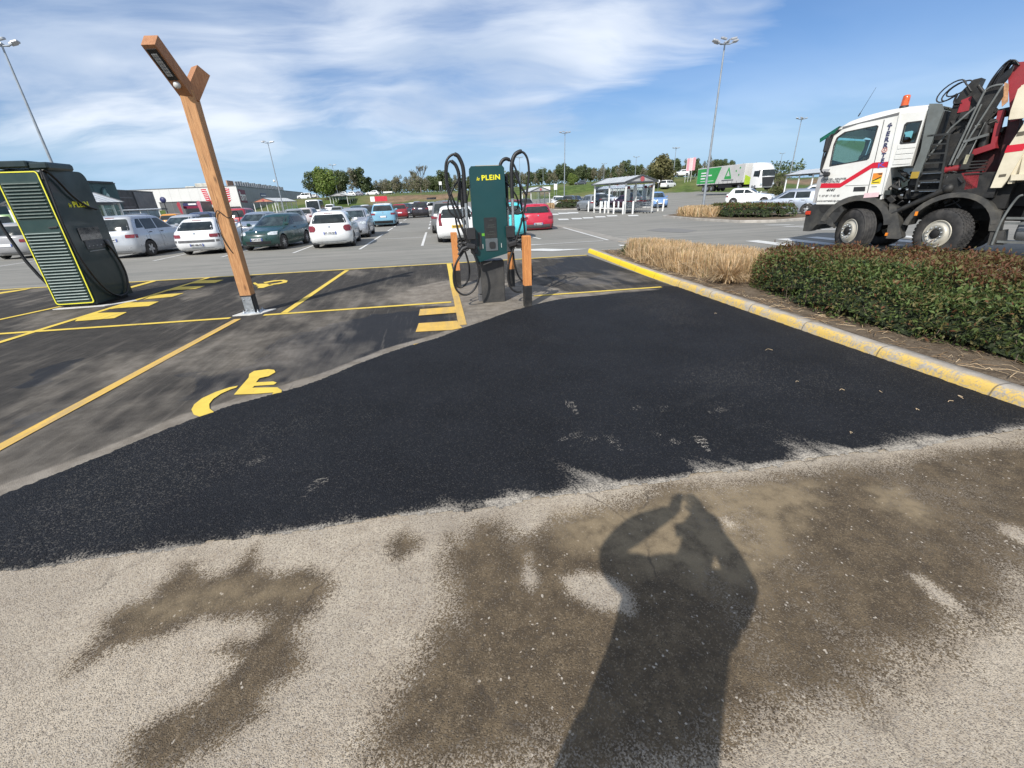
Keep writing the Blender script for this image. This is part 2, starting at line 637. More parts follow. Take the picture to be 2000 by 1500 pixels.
M_WOOD = wood_mat('larch wood', (0.53, 0.285, 0.125), (0.34, 0.150, 0.058))
M_WOODARM = wood_mat('larch wood of the arms', (0.42, 0.205, 0.100), (0.26, 0.108, 0.048))
M_WOODBOL = wood_mat('orange bollard wood', (0.66, 0.29, 0.095), (0.44, 0.155, 0.045), scale=1.3)
# ================================================================ ground, roads and markings
def attr_mesh(name, xs, ys, zfun, attrs, mat_, kind='structure', keep=None):
    """a sheet over the grid xs x ys carrying float attributes (stains, dust); keep = mask of cells kept"""
    X, Y = np.meshgrid(np.array(xs), np.array(ys))
    ny, nx = X.shape
    Z = zfun(X, Y)
    V = np.stack([X.ravel(), Y.ravel(), Z.ravel()], 1)
    j, i = np.meshgrid(np.arange(nx - 1), np.arange(ny - 1))
    a = (i * nx + j).ravel()
    F = np.stack([a, a + 1, a + nx + 1, a + nx], 1)
    if keep is not None:
        xc = (X[:-1, :-1] + X[1:, 1:]) / 2
        yc = (Y[:-1, :-1] + Y[1:, 1:]) / 2
        F = F[keep(xc, yc).ravel()]
        used = np.unique(F)
        remap = np.full(len(V), -1)
        remap[used] = np.arange(len(used))
        V = V[used]
        F = remap[F]
    else:
        used = np.arange(len(V))
    me = bpy.data.meshes.new(name)
    me.vertices.add(len(V))
    me.vertices.foreach_set('co', V.astype(np.float32).ravel())
    me.loops.add(F.size)
    me.loops.foreach_set('vertex_index', F.astype(np.int32).ravel())
    me.polygons.add(len(F))
    me.polygons.foreach_set('loop_start', np.arange(0, F.size, 4, dtype=np.int32))
    me.polygons.foreach_set('use_smooth', np.ones(len(F), bool))
    me.update(calc_edges=True)
    for k, fn in attrs.items():
        at = me.attributes.new(k, 'FLOAT', 'POINT')
        at.data.foreach_set('value', fn(X, Y).ravel()[used].astype(np.float32))
    me.materials.append(mat_)
    o = bpy.data.objects.new(name, me)
    COL.objects.link(o)
    tag(o, kind=kind)
    return o

def attr_node(t, name):
    nd = t.node('ShaderNodeAttribute', attribute_name=name)
    return nd.outputs['Fac']

def ground_mat(name, build, bump=(0.5, 0.004), rough=0.9, spec=0.3):
    m = bpy.data.materials.new(name)
    m.use_nodes = True
    t = NT(m.node_tree)
    b = t.node('ShaderNodeBsdfPrincipled')
    o = t.node('ShaderNodeOutputMaterial')
    t.put(o.inputs[0], b.outputs[0])
    co = t.node('ShaderNodeTexCoord').outputs['Object']
    col, h, rg = build(t, co)
    t.put(b.inputs['Base Color'], col)
    if h is not None:
        bp = t.node('ShaderNodeBump')
        bp.inputs['Strength'].default_value = bump[0]
        bp.inputs['Distance'].default_value = bump[1]
        t.put(bp.inputs['Height'], h)
        t.put(b.inputs['Normal'], bp.outputs[0])
    t.put(b.inputs['Roughness'], rg if rg is not None else rough)
    b.inputs['Specular IOR Level'].default_value = spec
    return m

# ---- the land and the old grey car park
def build_lot(t, co):
    big = t.noise(co, 0.16, 4, 0.55)
    mid = t.noise(co, 1.1, 5, 0.6)
    fine = t.noise(co, 55, 3, 0.7)
    agg = t.voro(co, 130, 'F1', 'Distance')
    streak = t.noise(t.mapping(co, rot=(0, 0, R(4)), scale=(0.12, 1.9, 1)), 1.5, 5, 0.6)
    streak2 = t.noise(t.mapping(co, rot=(0, 0, R(-6)), scale=(0.05, 0.9, 1)), 1.3, 4, 0.6)
    col = t.mix(t.ramp(big, 0.3, 0.7), (0.225, 0.218, 0.196), (0.275, 0.264, 0.236))
    col = t.mix(t.ramp(mid, 0.45, 0.75, 0, 0.45), col, (0.195, 0.188, 0.170))
    col = t.mix(t.ramp(streak, 0.48, 0.68, 0, 0.65), col, (0.140, 0.146, 0.134))
    col = t.mix(t.ramp(streak2, 0.50, 0.68, 0, 0.5), col, (0.330, 0.315, 0.285))
    col = t.mix(t.ramp(fine, 0.35, 0.7, 0.0, 0.35), col, (0.155, 0.152, 0.142))
    col = t.mix(t.ramp(agg, 0.0, 0.35, 0.35, 0), col, (0.31, 0.30, 0.28))
    # grass of the banks
    g = attr_node(t, 'grass')
    gn = t.noise(co, 0.5, 6, 0.65)
    gb = t.noise(co, 0.09, 3, 0.5)
    gcol = t.mix(t.ramp(gn, 0.35, 0.7), (0.050, 0.078, 0.018), (0.105, 0.150, 0.036))
    gcol = t.mix(t.ramp(gb, 0.45, 0.65, 0, 0.75), gcol, (0.155, 0.150, 0.062))
    col = t.mix(g, col, gcol)
    e = attr_node(t, 'earth')
    col = t.mix(e, col, t.mix(t.ramp(gn, 0.3, 0.7), (0.15, 0.105, 0.066), (0.26, 0.17, 0.105)))
    return col, t.math('ADD', t.math('MULTIPLY', fine, 0.6), agg), None

M_LOT = ground_mat('weathered grey asphalt', build_lot, (0.35, 0.004), 0.93, 0.25)

def vt(f):
    return np.vectorize(f, otypes=[float])

def lin(a, b, step):
    return list(np.arange(a, b, step))

gx = [-3000, -1200, -600, -400, -300] + lin(-240, -66, 6) + lin(-66, -36, 1.5) + lin(-36, 60, 2) + lin(60, 130, 3) + lin(130, 260, 8) + [260, 300, 400, 600, 1200, 3000]
gy = [-60, -40, -20, 0, 10, 20] + lin(24, 150, 2) + lin(150, 240, 5) + lin(240, 420, 12) + [420, 500, 650, 900, 1500, 3500]
def ground_z(X, Y):
    return vt(terr)(X, Y)
def grass_at(X, Y):
    edge = vt(bank_edge)(X, Y * 0) if False else vt(lambda x: bank_edge(x))(X)
    g = nstep(0, 2.0, Y - edge) * nstep(-60, -46, X)
    g = np.maximum(g, nstep(0, 2, np.minimum(X - 60, Y - 22)))
    road = nstep(26, 28, Y - edge) * (1 - nstep(36, 38, Y - edge)) * nstep(-60, -46, X)
    return np.clip(g - road, 0, 1)
def earth_at(X, Y):
    edge = vt(lambda x: bank_edge(x))(X)
    k = nstep(3, 8, Y - edge) * (1 - nstep(16, 20, Y - edge)) * nstep(-22, -14, X) * (1 - nstep(4, 12, X))
    return k * nstep(0.42, 0.6, fbm(X * 0.12, Y * 0.12, 5))
attr_mesh('ground', gx, gy, ground_z, {'grass': grass_at, 'earth': earth_at}, M_LOT)

# ---- outlines on the ground, taken as real positions
FRESH = px_poly([(372, 822), (455, 793), (540, 770), (590, 757), (640, 738), (700, 712), (760, 690), (800, 677), (860, 660), (905, 642), (960, 623), (1000, 608), (1032, 600), (1060, 592), (1085, 587), (1112, 583), (1200, 575), (1290, 567)])
FRESH = [(-6.2, 0.55), (-4.35, 1.78)] + px_poly([(0, 972), (130, 920), (200, 893), (290, 855)]) + FRESH + [(4.17, 7.62), (4.40, 7.55), (4.42, 5.2), (4.44, 3.6), (4.48, 2.02)]
front = [(4.48, 2.02), (3.6, 2.035), (2.9, 2.02), (2.2, 2.045), (1.98, 2.02), (1.45, 2.03), (1.0, 2.02), (0.55, 2.035), (0.27, 2.015), (-0.3, 2.05), (-1.2, 2.06), (-1.9, 2.07), (-2.5, 2.09), (-3.4, 2.06), (-6.2, 2.1)]
FRESH_POLY = px_poly([(-260, 1074)]) + FRESH[2:] + front[1:-2] + px_poly([(-200, 1128)])
DIAG = px_poly([(-260, 1072), (0, 970), (200, 893), (372, 822), (540, 770), (640, 738), (760, 690), (860, 660), (905, 642), (1000, 608), (1085, 587)])

def line_dist(X, Y, pts):
    d = np.full(X.shape, 1e9)
    for (x0, y0), (x1, y1) in zip(pts[:-1], pts[1:]):
        ex, ey = x1 - x0, y1 - y0
        t = np.clip(((X - x0) * ex + (Y - y0) * ey) / (ex * ex + ey * ey), 0, 1)
        d = np.minimum(d, np.hypot(X - x0 - t * ex, Y - y0 - t * ey))
    return d

# ---- dusty apron in the foreground
WET = [
    px_poly([(140, 1312), (163, 1262), (180, 1220), (240, 1182), (300, 1160), (335, 1130), (352, 1102), (385, 1098), (400, 1130), (440, 1120), (478, 1080), (495, 1062), (502, 1108), (540, 1118), (600, 1102), (640, 1122), (652, 1152), (622, 1200), (592, 1230), (590, 1290), (540, 1340), (508, 1400), (440, 1440), (335, 1500), (300, 1530), (240, 1530), (250, 1440), (292, 1420), (380, 1370), (430, 1320), (462, 1290), (418, 1272), (440, 1252), (500, 1240), (527, 1212), (480, 1203), (380, 1215), (330, 1240), (240, 1265), (188, 1290)]),
    px_poly([(752, 1062), (765, 1045), (800, 1034), (826, 1050), (818, 1075), (790, 1100), (758, 1096)]),
    px_poly([(700, 1530), (716, 1400), (738, 1340), (800, 1280), (832, 1232), (872, 1190), (882, 1150), (872, 1090), (880, 1048), (905, 1060), (930, 1030), (975, 1015), (1010, 1050), (1060, 1000), (1120, 985), (1185, 975), (1300, 945), (1400, 935), (1500, 922), (1640, 905), (1760, 895), (1860, 880), (2010, 862), (2100, 850), (2150, 1120), (2000, 1140), (1965, 1178), (1905, 1218), (1850, 1272), (1780, 1312), (1700, 1366), (1600, 1388), (1505, 1412), (1432, 1452), (1390, 1530)]),
]
DRY = [
    px_poly([(1090, 1130), (1130, 1112), (1180, 1120), (1215, 1135), (1245, 1165), (1235, 1205), (1190, 1200), (1150, 1185), (1110, 1165)]),
    px_poly([(1395, 1012), (1420, 1012), (1442, 1030), (1425, 1036)]),
    px_poly([(1768, 1120), (1800, 1125), (1850, 1160), (1885, 1200), (1855, 1195), (1810, 1165)]),
    px_poly([(1935, 1015), (2000, 1030), (2040, 1075), (1990, 1062), (1950, 1040)]),
    px_poly([(1012, 1085), (1040, 1075), (1060, 1140), (1040, 1165), (1015, 1140)]),
    px_poly([(1000, 995), (1085, 980), (1078, 1010), (1050, 1040), (1020, 1045), (1000, 1020)]),
]
def apron_wet(X, Y):
    n = (fbm(X * 3.2, Y * 3.2, 3) - 0.5) * 0.26 + (fbm(X * 13, Y * 13, 8, 3) - 0.5) * 0.10
    w_ = np.full(X.shape, 0.0)
    WX, WY = X + 0.10 * (fbm(X * 5 + 3, Y * 5, 15, 4) - .5), Y + 0.10 * (fbm(X * 5, Y * 5 + 7, 16, 4) - .5)
    for p, soft, amp in zip(WET, (0.055, 0.045, 0.11), (0.45, 0.35, 0.9)):
        w_ = np.maximum(w_, nstep(-soft * 1.2, soft * 1.5, poly_sd(WX, WY, p) + n * amp * .6))
    w_ = np.maximum(w_, 0.42 * nstep(-0.02, 0.05, -0.035 + 0.10 * (fbm(X * 2.6, Y * 2.6, 19) - .45)) * nstep(0.5, 0.62, fbm(X * 6, Y * 6, 22)))
    for p in DRY:
        w_ = w_ * (1 - nstep(-0.03, 0.05, poly_sd(X, Y, p) + n * 0.3))
    w_ = w_ * (1 - 0.26 * nstep(0.42, 0.75, fbm(X * 2.6, Y * 2.6, 21, 6)))
    edge = 1 - nstep(0.01, 0.075, (2.045 - Y) + n * 0.35)
    w_ = w_ * (1 - 0.7 * edge)
    return w_
def apron_mud(X, Y):
    c = poly_sd(X, Y, px_poly([(1080, 990), (1270, 975), (1420, 930), (1600, 945), (1560, 1050), (1530, 1130), (1440, 1140), (1330, 1110), (1120, 1090)]))
    c2 = poly_sd(X, Y, px_poly([(1680, 950), (1760, 955), (1840, 1010), (1800, 1030), (1700, 990)]))
    c3 = poly_sd(X, Y, px_poly([(240, 1180), (420, 1140), (640, 1130), (630, 1180), (430, 1190), (260, 1230)]))
    n = (fbm(X * 3.0, Y * 3.0, 13) - 0.5) * 0.3
    return np.clip(np.maximum(np.maximum(nstep(-0.08, 0.12, c + n), nstep(-0.04, 0.08, c2 + n * .5)), 0.6 * nstep(-0.04, 0.1, c3 + n * .5)), 0, 1)

def build_apron(t, co):
    wet = attr_node(t, 'wet')
    mud = attr_node(t, 'mud')
    v = t.node('ShaderNodeTexVoronoi', feature='F1')
    t.put(v.inputs['Vector'], co)
    v.inputs['Scale'].default_value = 190
    cell, dist = v.outputs['Color'], v.outputs['Distance']
    v2 = t.node('ShaderNodeTexVoronoi', feature='F1')
    t.put(v2.inputs['Vector'], co)
    v2.inputs['Scale'].default_value = 120
    sp = t.node('ShaderNodeSeparateColor')
    t.put(sp.inputs[0], cell)
    rnd = sp.outputs[0]
    sp2 = t.node('ShaderNodeSeparateColor')
    t.put(sp2.inputs[0], v2.outputs['Color'])
    rnd2 = sp2.outputs[1]
    fine = t.noise(co, 210, 3, 0.7)
    mid = t.noise(co, 9, 5, 0.62)
    big = t.noise(co, 1.6, 4, 0.55)
    dry = t.mix(t.ramp(mid, 0.3, 0.7), (0.325, 0.265, 0.195), (0.50, 0.43, 0.335))
    dry = t.mix(t.ramp(big, 0.4, 0.7, 0, 0.5), dry, (0.52, 0.45, 0.35))
    dry = t.mix(t.ramp(t.noise(co, 0.9, 5, 0.6), 0.42, 0.62, 0, 0.55), dry, (0.30, 0.258, 0.205))
    dry = t.mix(t.ramp(rnd, 0.55, 1.0, 0, 0.45), dry, (0.62, 0.58, 0.52))
    dry = t.mix(t.ramp(rnd, 0.0, 0.34, 0.80, 0), dry, (0.17, 0.145, 0.12))
    wetc = t.mix(t.ramp(mid, 0.3, 0.72), (0.066, 0.048, 0.029), (0.145, 0.107, 0.064))
    wetc = t.mix(t.ramp(rnd, 0.0, 0.35, 0.65, 0), wetc, (0.042, 0.034, 0.025))
    wetc = t.mix(t.ramp(rnd, 0.80, 1.0, 0, 0.55), wetc, (0.25, 0.20, 0.14))
    wetc = t.mix(t.ramp(rnd2, 0.990, 0.996, 0, 0.7), wetc, (0.56, 0.50, 0.42))
    mudc = t.mix(t.ramp(fine, 0.3, 0.7), (0.215, 0.165, 0.100), (0.275, 0.215, 0.135))
    wetc = t.mix(t.math('MULTIPLY', mud, t.ramp(mid, 0.30, 0.62, 0.25, 0.85)), wetc, mudc)
    thr = t.math('ADD', wet, t.math('ADD', t.math('MULTIPLY', t.math('SUBTRACT', rnd, 0.5), 0.95), t.math('MULTIPLY', t.math('SUBTRACT', mid, 0.5), 0.6)))
    k = t.ramp(thr, 0.20, 0.62)
    col = t.mix(k, dry, wetc)
    grit = t.noise(co, 60, 4, 0.75)
    col = t.mix(t.ramp(grit, 0.56, 0.72, 0, 0.42), col, (0.10, 0.082, 0.064))
    ce = t.voro(t.mapping(t.vmath('ADD', co, t.vmath('MULTIPLY', t.noise(co, 7, 4, 0.6, color=True), (0.14, 0.14, 0.14))), scale=(0.9, 0.6, 1)), 1.25, 'DISTANCE_TO_EDGE')
    col = t.mix(t.math('MULTIPLY', t.ramp(ce, 0.002, 0.010, 1, 0), t.ramp(big, 0.46, 0.62, 0, 0.55)), col, (0.055, 0.043, 0.032))
    hgt = t.math('ADD', t.math('MULTIPLY', t.ramp(dist, 0.0, 0.55, 1.0, 0.0), t.math('SUBTRACT', 1.0, t.math('MULTIPLY', mud, 0.8))), t.math('MULTIPLY', fine, 0.5))
    return col, hgt, t.ramp(k, 0, 1, 0.95, 0.72)

M_APRON = ground_mat('dusty worn asphalt', build_apron, (0.75, 0.004), 0.9, 0.3)
ax = lin(-12, -3.2, 0.4) + lin(-3.2, 3.6, 0.016) + lin(3.6, 12, 0.12)
ay = lin(-9, 0.4, 0.45) + lin(0.4, 2.16, 0.016)
attr_mesh('worn_pavement', ax, ay, lambda X, Y: 0.004 + 0 * X, {'wet': apron_wet, 'mud': apron_mud}, M_APRON)

# ---- older black asphalt of the charging bays
PADS = [px_poly([(752, 585), (800, 560), (880, 548), (1000, 552), (1075, 560), (1110, 572), (1200, 566), (1262, 563), (1290, 566), (1180, 578), (1110, 584), (1060, 594), (1010, 610), (905, 645), (860, 662), (900, 640), (955, 618), (900, 612), (880, 600), (800, 598)]),
        px_poly([(880, 590), (1060, 560), (1100, 580), (960, 625), (905, 645)])]
GREY = [px_poly([(150, 790), (300, 700), (455, 650), (560, 640), (600, 660), (520, 690), (480, 720), (360, 745), (250, 800), (120, 850)]),
        px_poly([(700, 585), (760, 560), (860, 535), (880, 600), (760, 600)])]
DARKW = [px_poly([(560, 655), (640, 632), (820, 608), (880, 612), (880, 640), (780, 680), (640, 720), (560, 740), (520, 700)]),
         px_poly([(20, 760), (70, 722), (150, 700), (190, 690), (160, 720), (90, 750)]),
         px_poly([(0, 850), (60, 820), (150, 800), (60, 850), (0, 870)]),
         px_poly([(905, 612), (950, 612), (958, 618), (930, 632), (906, 640)]),
         px_poly([(1090, 505), (1150, 498), (1230, 530), (1300, 556), (1200, 560), (1100, 556), (1060, 540)]),
         px_poly([(320, 730), (420, 720), (520, 715), (480, 760), (380, 790), (330, 760)])]
PUDD = [px_poly([(10, 862), (40, 835), (72, 840), (60, 858), (20, 870)]), px_poly([(1080, 540), (1140, 530), (1180, 536), (1150, 545), (1100, 548)]), px_poly([(1195, 552), (1212, 551), (1215, 556), (1200, 557)])]
def bay_dust(X, Y):
    n = (fbm(X * 1.6, Y * 1.6, 31) - 0.5)
    st = fbm((X * 0.9 + Y * 0.25) * 3.0, (Y - X * 0.3) * 0.7, 37)
    d = np.full(X.shape, 0.0)
    dl = line_dist(X, Y, DIAG)
    wd = 0.10 + 0.10 * fbm(X * 1.3, Y * 1.3, 41)
    d = np.maximum(d, 1.0 * (1 - nstep(wd, wd + 0.05, dl + n * 0.05)))
    for p in PADS:
        d = np.maximum(d, 0.95 * nstep(-0.06, 0.12, poly_sd(X, Y, p) + n * 0.35))
    for p in GREY:
        d = np.maximum(d, 0.66 * nstep(-0.25, 0.45, poly_sd(X, Y, p) + n * 1.0) * (0.55 + 0.9 * (st - 0.3)))
    d = np.maximum(d, 0.62 * nstep(0.46, 0.72, fbm(X * 0.55 + 3, Y * 0.55, 47) * 0.6 + st * 0.4))
    d = np.maximum(d, 0.42 * (1 - nstep(0.2, 1.1, dl)) * nstep(0.35, 0.6, fbm(X * 1.5, Y * 1.5, 49)))
    return np.clip(d, 0, 1)
def bay_dark(X, Y):
    n = (fbm(X * 2.2, Y * 2.2, 53) - 0.5)
    d = 0.0 * X
    for p in DARKW:
        d = np.maximum(d, nstep(-0.03, 0.05, poly_sd(X, Y, p) + n * 0.85))
    for p in PUDD:
        d = d * (1 - nstep(-0.01, 0.02, poly_sd(X, Y, p) + n * 0.15))
    return d
def build_bay(t, co):
    dust = attr_node(t, 'dust')
    dark = attr_node(t, 'dark')
    fine = t.noise(co, 90, 4, 0.7)
    agg = t.voro(co, 150)
    mid = t.noise(co, 4.5, 5, 0.65)
    st = t.noise(t.mapping(co, rot=(0, 0, R(-24)), scale=(1.0, 0.10, 1)), 5.5, 6, 0.65)
    st2 = t.noise(t.mapping(co, rot=(0, 0, R(-52)), scale=(1.0, 0.07, 1)), 9.0, 5, 0.7)
    col = t.mix(t.ramp(mid, 0.3, 0.7), (0.030, 0.027, 0.024), (0.050, 0.045, 0.039))
    col = t.mix(t.ramp(st, 0.48, 0.74, 0, 0.7), col, (0.100, 0.089, 0.075))
    col = t.mix(t.ramp(st2, 0.58, 0.76, 0, 0.5), col, (0.170, 0.155, 0.132))
    dk = t.ramp(t.math('ADD', dark, t.math('MULTIPLY', t.math('SUBTRACT', mid, 0.5), 0.5)), 0.4, 0.7)
    col = t.mix(t.math('MULTIPLY', dk, 0.85), col, (0.0125, 0.012, 0.0125))
    dcol = t.mix(t.ramp(mid, 0.3, 0.7), (0.155, 0.134, 0.108), (0.262, 0.233, 0.195))
    dk2 = t.ramp(t.math('ADD', dust, t.math('ADD', t.math('MULTIPLY', t.math('SUBTRACT', fine, 0.5), 0.35), t.math('MULTIPLY', t.math('SUBTRACT', st, 0.5), 0.6))), 0.12, 0.95, smooth=False)
    col = t.mix(dk2, col, dcol)
    sc = t.noise(t.mapping(co, rot=(0, 0, R(-14)), scale=(1.0, 0.035, 1)), 34.0, 4, 0.7)
    sc2 = t.noise(t.mapping(co, rot=(0, 0, R(-62)), scale=(1.0, 0.05, 1)), 26.0, 4, 0.7)
    col = t.mix(t.ramp(sc, 0.58, 0.72, 0, 0.40), col, (0.19, 0.17, 0.145))
    col = t.mix(t.ramp(sc2, 0.60, 0.74, 0, 0.35), col, (0.020, 0.019, 0.018))
    col = t.mix(t.ramp(fine, 0.55, 0.75, 0, 0.35), col, (0.018, 0.017, 0.016))
    col = t.mix(t.ramp(agg, 0.0, 0.3, 0.22, 0), col, (0.14, 0.135, 0.125))
    return col, t.math('ADD', fine, agg), t.ramp(dk, 0, 1, 0.9, 0.62)
M_BAY = ground_mat('old black asphalt', build_bay, (0.5, 0.004), 0.9, 0.3)
bx = lin(-26, -9, 0.25) + lin(-9, 4.38, 0.045) + [4.38]
by = lin(2.0, 7.9, 0.04) + lin(7.9, 12.98, 0.06) + [12.98]
bay_top = lambda x: 12.62 - 0.022 * (x - 4.4)
def bay_keep(X, Y):
    fsd = poly_sd(X, Y, FRESH_POLY)
    return (Y < 12.70 - 0.020 * (X - 4.4)) & (fsd < 0.12) & ((Y > 2.6) | (X < -3.0))
attr_mesh('bay_pavement', bx, by, lambda X, Y: 0.006 + 0 * X, {'dust': bay_dust, 'dark': bay_dark}, M_BAY, keep=bay_keep)

# ---- fresh black asphalt patch, 2 cm proud
FOOT = [(1118, 857, 20), (1140, 868, 20), (1197, 868, 95), (1283, 852, 25), (1318, 868, 25), (1370, 868, 80), (610, 960, 60), (490, 913, 50), (1300, 810, 70), (1402, 806, 10), (1250, 800, 20), (1118, 800, 90), (1295, 838, 40), (1482, 838, 10)]
FOOTG = [(*on_ground(px_, py_)[:2], a_) for px_, py_, a_ in FOOT]
def fresh_dust(X, Y):
    n = fbm(X * 2.6, Y * 2.6, 61) - 0.5
    n2 = fbm((X * 0.8 + Y * 0.5) * 6.5, (Y - X * 0.1) * 1.3, 67)
    dy = Y - 2.03
    zone = nstep(0.1, 0.5, X) * (1 - nstep(2.2, 4.4, X)) * 0.8 + 0.35
    reach = 0.05 + 0.42 * zone * nstep(0.30, 0.92, n2 + 0.30 * (fbm(X * 1.1 + 2, 0 * X, 71) - 0.5))
    d = np.clip(1 - dy / reach, 0, 1) ** 1.5 * np.clip(0.30 + zone, 0, 1)
    d = d * (0.15 + 1.45 * fbm(X * 13 + Y * 5, Y * 5, 75, 5))
    d = np.maximum(d, 0.85 * (1 - nstep(0.012, 0.05, dy + n * 0.05)) * nstep(0.3, 0.6, fbm(X * 4, Y * 0, 73)))
    d = np.maximum(d, 0.07 * nstep(0.55, 0.75, fbm(X * 0.9, Y * 0.9, 79)))
    # prints of boots: rows of tread blocks
    for fx, fy, an in FOOTG:
        ca, sa = math.cos(R(an)), math.sin(R(an))
        u = (X - fx) * ca + (Y - fy) * sa
        v = -(X - fx) * sa + (Y - fy) * ca
        wv_ = 0.030 + 0.014 * np.cos((u - 0.05) * 16)
        m_ = (np.abs(u) < 0.13) & (np.abs(v) < wv_) & (np.abs(u + 0.035) > 0.012)
        tread = (np.mod(u + 0.35 * np.abs(v) + 0.004 * np.floor(v / 0.016), 0.021) < 0.011) & (np.mod(v, 0.016) < 0.012)
        st_ = 1.0 if fx > 0.7 and fy < 2.45 else 0.6
        d = np.where(m_ & tread, np.maximum(d, st_ * 0.85 * nstep(0.38, 0.66, fbm(X * 8, Y * 8, 83))), d)
    return np.clip(d, 0, 1)
def build_fresh(t, co):
    dust = attr_node(t, 'dust')
    fine = t.noise(co, 120, 4, 0.75)
    agg = t.node('ShaderNodeTexVoronoi', feature='F1')
    t.put(agg.inputs['Vector'], co)
    agg.inputs['Scale'].default_value = 115
    sp = t.node('ShaderNodeSeparateColor')
    t.put(sp.inputs[0], agg.outputs['Color'])
    big = t.noise(co, 1.3, 5, 0.6)
    col = t.mix(t.ramp(big, 0.3, 0.7), (0.0075, 0.0083, 0.0105), (0.0125, 0.0137, 0.0170))
    col = t.mix(t.ramp(sp.outputs[0], 0.75, 1.0, 0, 0.45), col, (0.034, 0.036, 0.042))
    col = t.mix(t.ramp(fine, 0.62, 0.82, 0, 0.30), col, (0.075, 0.072, 0.066))
    sc = t.noise(t.mapping(co, rot=(0, 0, R(35)), scale=(0.25, 1.2, 1)), 2.6, 6, 0.72)
    col = t.mix(t.ramp(sc, 0.60, 0.85, 0, 0.30), col, (0.095, 0.090, 0.080))
    k = t.ramp(t.math('ADD', dust, t.math('ADD', t.math('MULTIPLY', t.math('SUBTRACT', sp.outputs[1], 0.5), 0.5), t.math('MULTIPLY', t.math('SUBTRACT', fine, 0.5), 0.55))), 0.18, 1.05, smooth=False)
    col = t.mix(k, col, (0.38, 0.345, 0.295))
    h = t.math('ADD', t.ramp(agg.outputs['Distance'], 0.0, 0.6, 1, 0), t.math('MULTIPLY', fine, 0.7))
    return col, h, t.ramp(fine, 0.3, 0.8, 0.66, 0.92)
M_FRESH = ground_mat('fresh black asphalt', build_fresh, (0.9, 0.006), 0.8, 0.22)
def fresh_sheet():
    xs = lin(-6.0, -2.9, 0.05) + lin(-2.9, 0.2, 0.016) + lin(0.2, 2.9, 0.008) + lin(2.9, 4.44, 0.016) + [4.44]
    ys = lin(1.9, 2.04, 0.014) + lin(2.04, 3.0, 0.008) + lin(3.0, 7.75, 0.03)
    # rim of the patch, then the inner sheet: outline raised with a rough edge
    o = attr_mesh('fresh_pavement', xs, ys, lambda X, Y: 0.006 + 0.018 * nstep(-0.03, 0.06, poly_sd(X, Y, FRESH_POLY) + (fbm(X * 22, Y * 22, 89, 3) - 0.5) * 0.05), {'dust': fresh_dust}, M_FRESH,
                  keep=lambda X, Y: poly_sd(X, Y, FRESH_POLY) + (fbm(X * 14, Y * 14, 97, 4) - 0.5) * 0.05 + (fbm(X * 2.2, Y * 2.2, 98, 3) - 0.5) * 0.10 * (Y < 2.3) > -0.008)
    return o
fresh_sheet()

# ---- painted markings (thin sheets, painted over the grain with wear)
def marking_mat(name, base, worn, wear):
    def bld(t, co):
        fine = t.noise(co, 70, 4, 0.7)
        mid = t.noise(co, 5.0, 5, 0.65)
        st = t.noise(t.mapping(co, rot=(0, 0, R(-24)), scale=(1, 0.12, 1)), 7, 5, 0.65)
        col = t.mix(t.ramp(mid, 0.3, 0.7), base, tuple(c * 0.86 for c in base))
        col = t.mix(t.ramp(t.math('ADD', t.math('MULTIPLY', st, 0.6), t.math('MULTIPLY', fine, 0.4)), 0.60 - wear, 0.74 - wear * .5, 0, 0.85), col, worn)
        return col, fine, None
    return ground_mat(name, bld, (0.3, 0.002), 0.75, 0.3)
M_YEL = marking_mat('yellow road paint', (0.74, 0.54, 0.095), (0.20, 0.155, 0.085), 0.075)
M_YELW = marking_mat('worn yellow road paint', (0.70, 0.45, 0.10), (0.40, 0.29, 0.15), 0.16)
M_WHT = marking_mat('white road paint', (0.66, 0.66, 0.64), (0.27, 0.265, 0.25), 0.05)

def clip_px(pts):
    return [on_ground(*p) for p in pts]

def road_paint(name, polys, mat_, z=0.0115):
    mb = MB()
    for pl in polys:
        P2 = [Vector((p[0], p[1], 0)) for p in pl]
        ar = sum(P2[i].x * P2[(i + 1) % len(P2)].y - P2[(i + 1) % len(P2)].x * P2[i].y for i in range(len(P2)))
        if ar < 0:
            P2.reverse()
        tr = tessellate_polygon([P2])
        fs = []
        for t_ in tr:
            a, b, c = [P2[i] for i in t_]
            fs.append(t_ if (b - a).cross(c - a).z > 0 else t_[::-1])
        mb.add([(p.x, p.y, terr(p.x, p.y) + z) for p in P2], fs)
    return mb.build(name, mat_, kind='structure')

def strip(x0, y0, x1, y1, w_):
    d = Vector((x1 - x0, y1 - y0))
    n_ = Vector((-d.y, d.x)).normalized() * w_ / 2
    k = max(1, int(d.length / 1.2))
    left = [(x0 + d.x * i / k + n_.x * (1 + random.uniform(-.06, .06)), y0 + d.y * i / k + n_.y * (1 + random.uniform(-.06, .06))) for i in range(k + 1)]
    right = [(x0 + d.x * i / k - n_.x * (1 + random.uniform(-.06, .06)), y0 + d.y * i / k - n_.y * (1 + random.uniform(-.06, .06))) for i in range(k + 1)]
    return left + right[::-1]

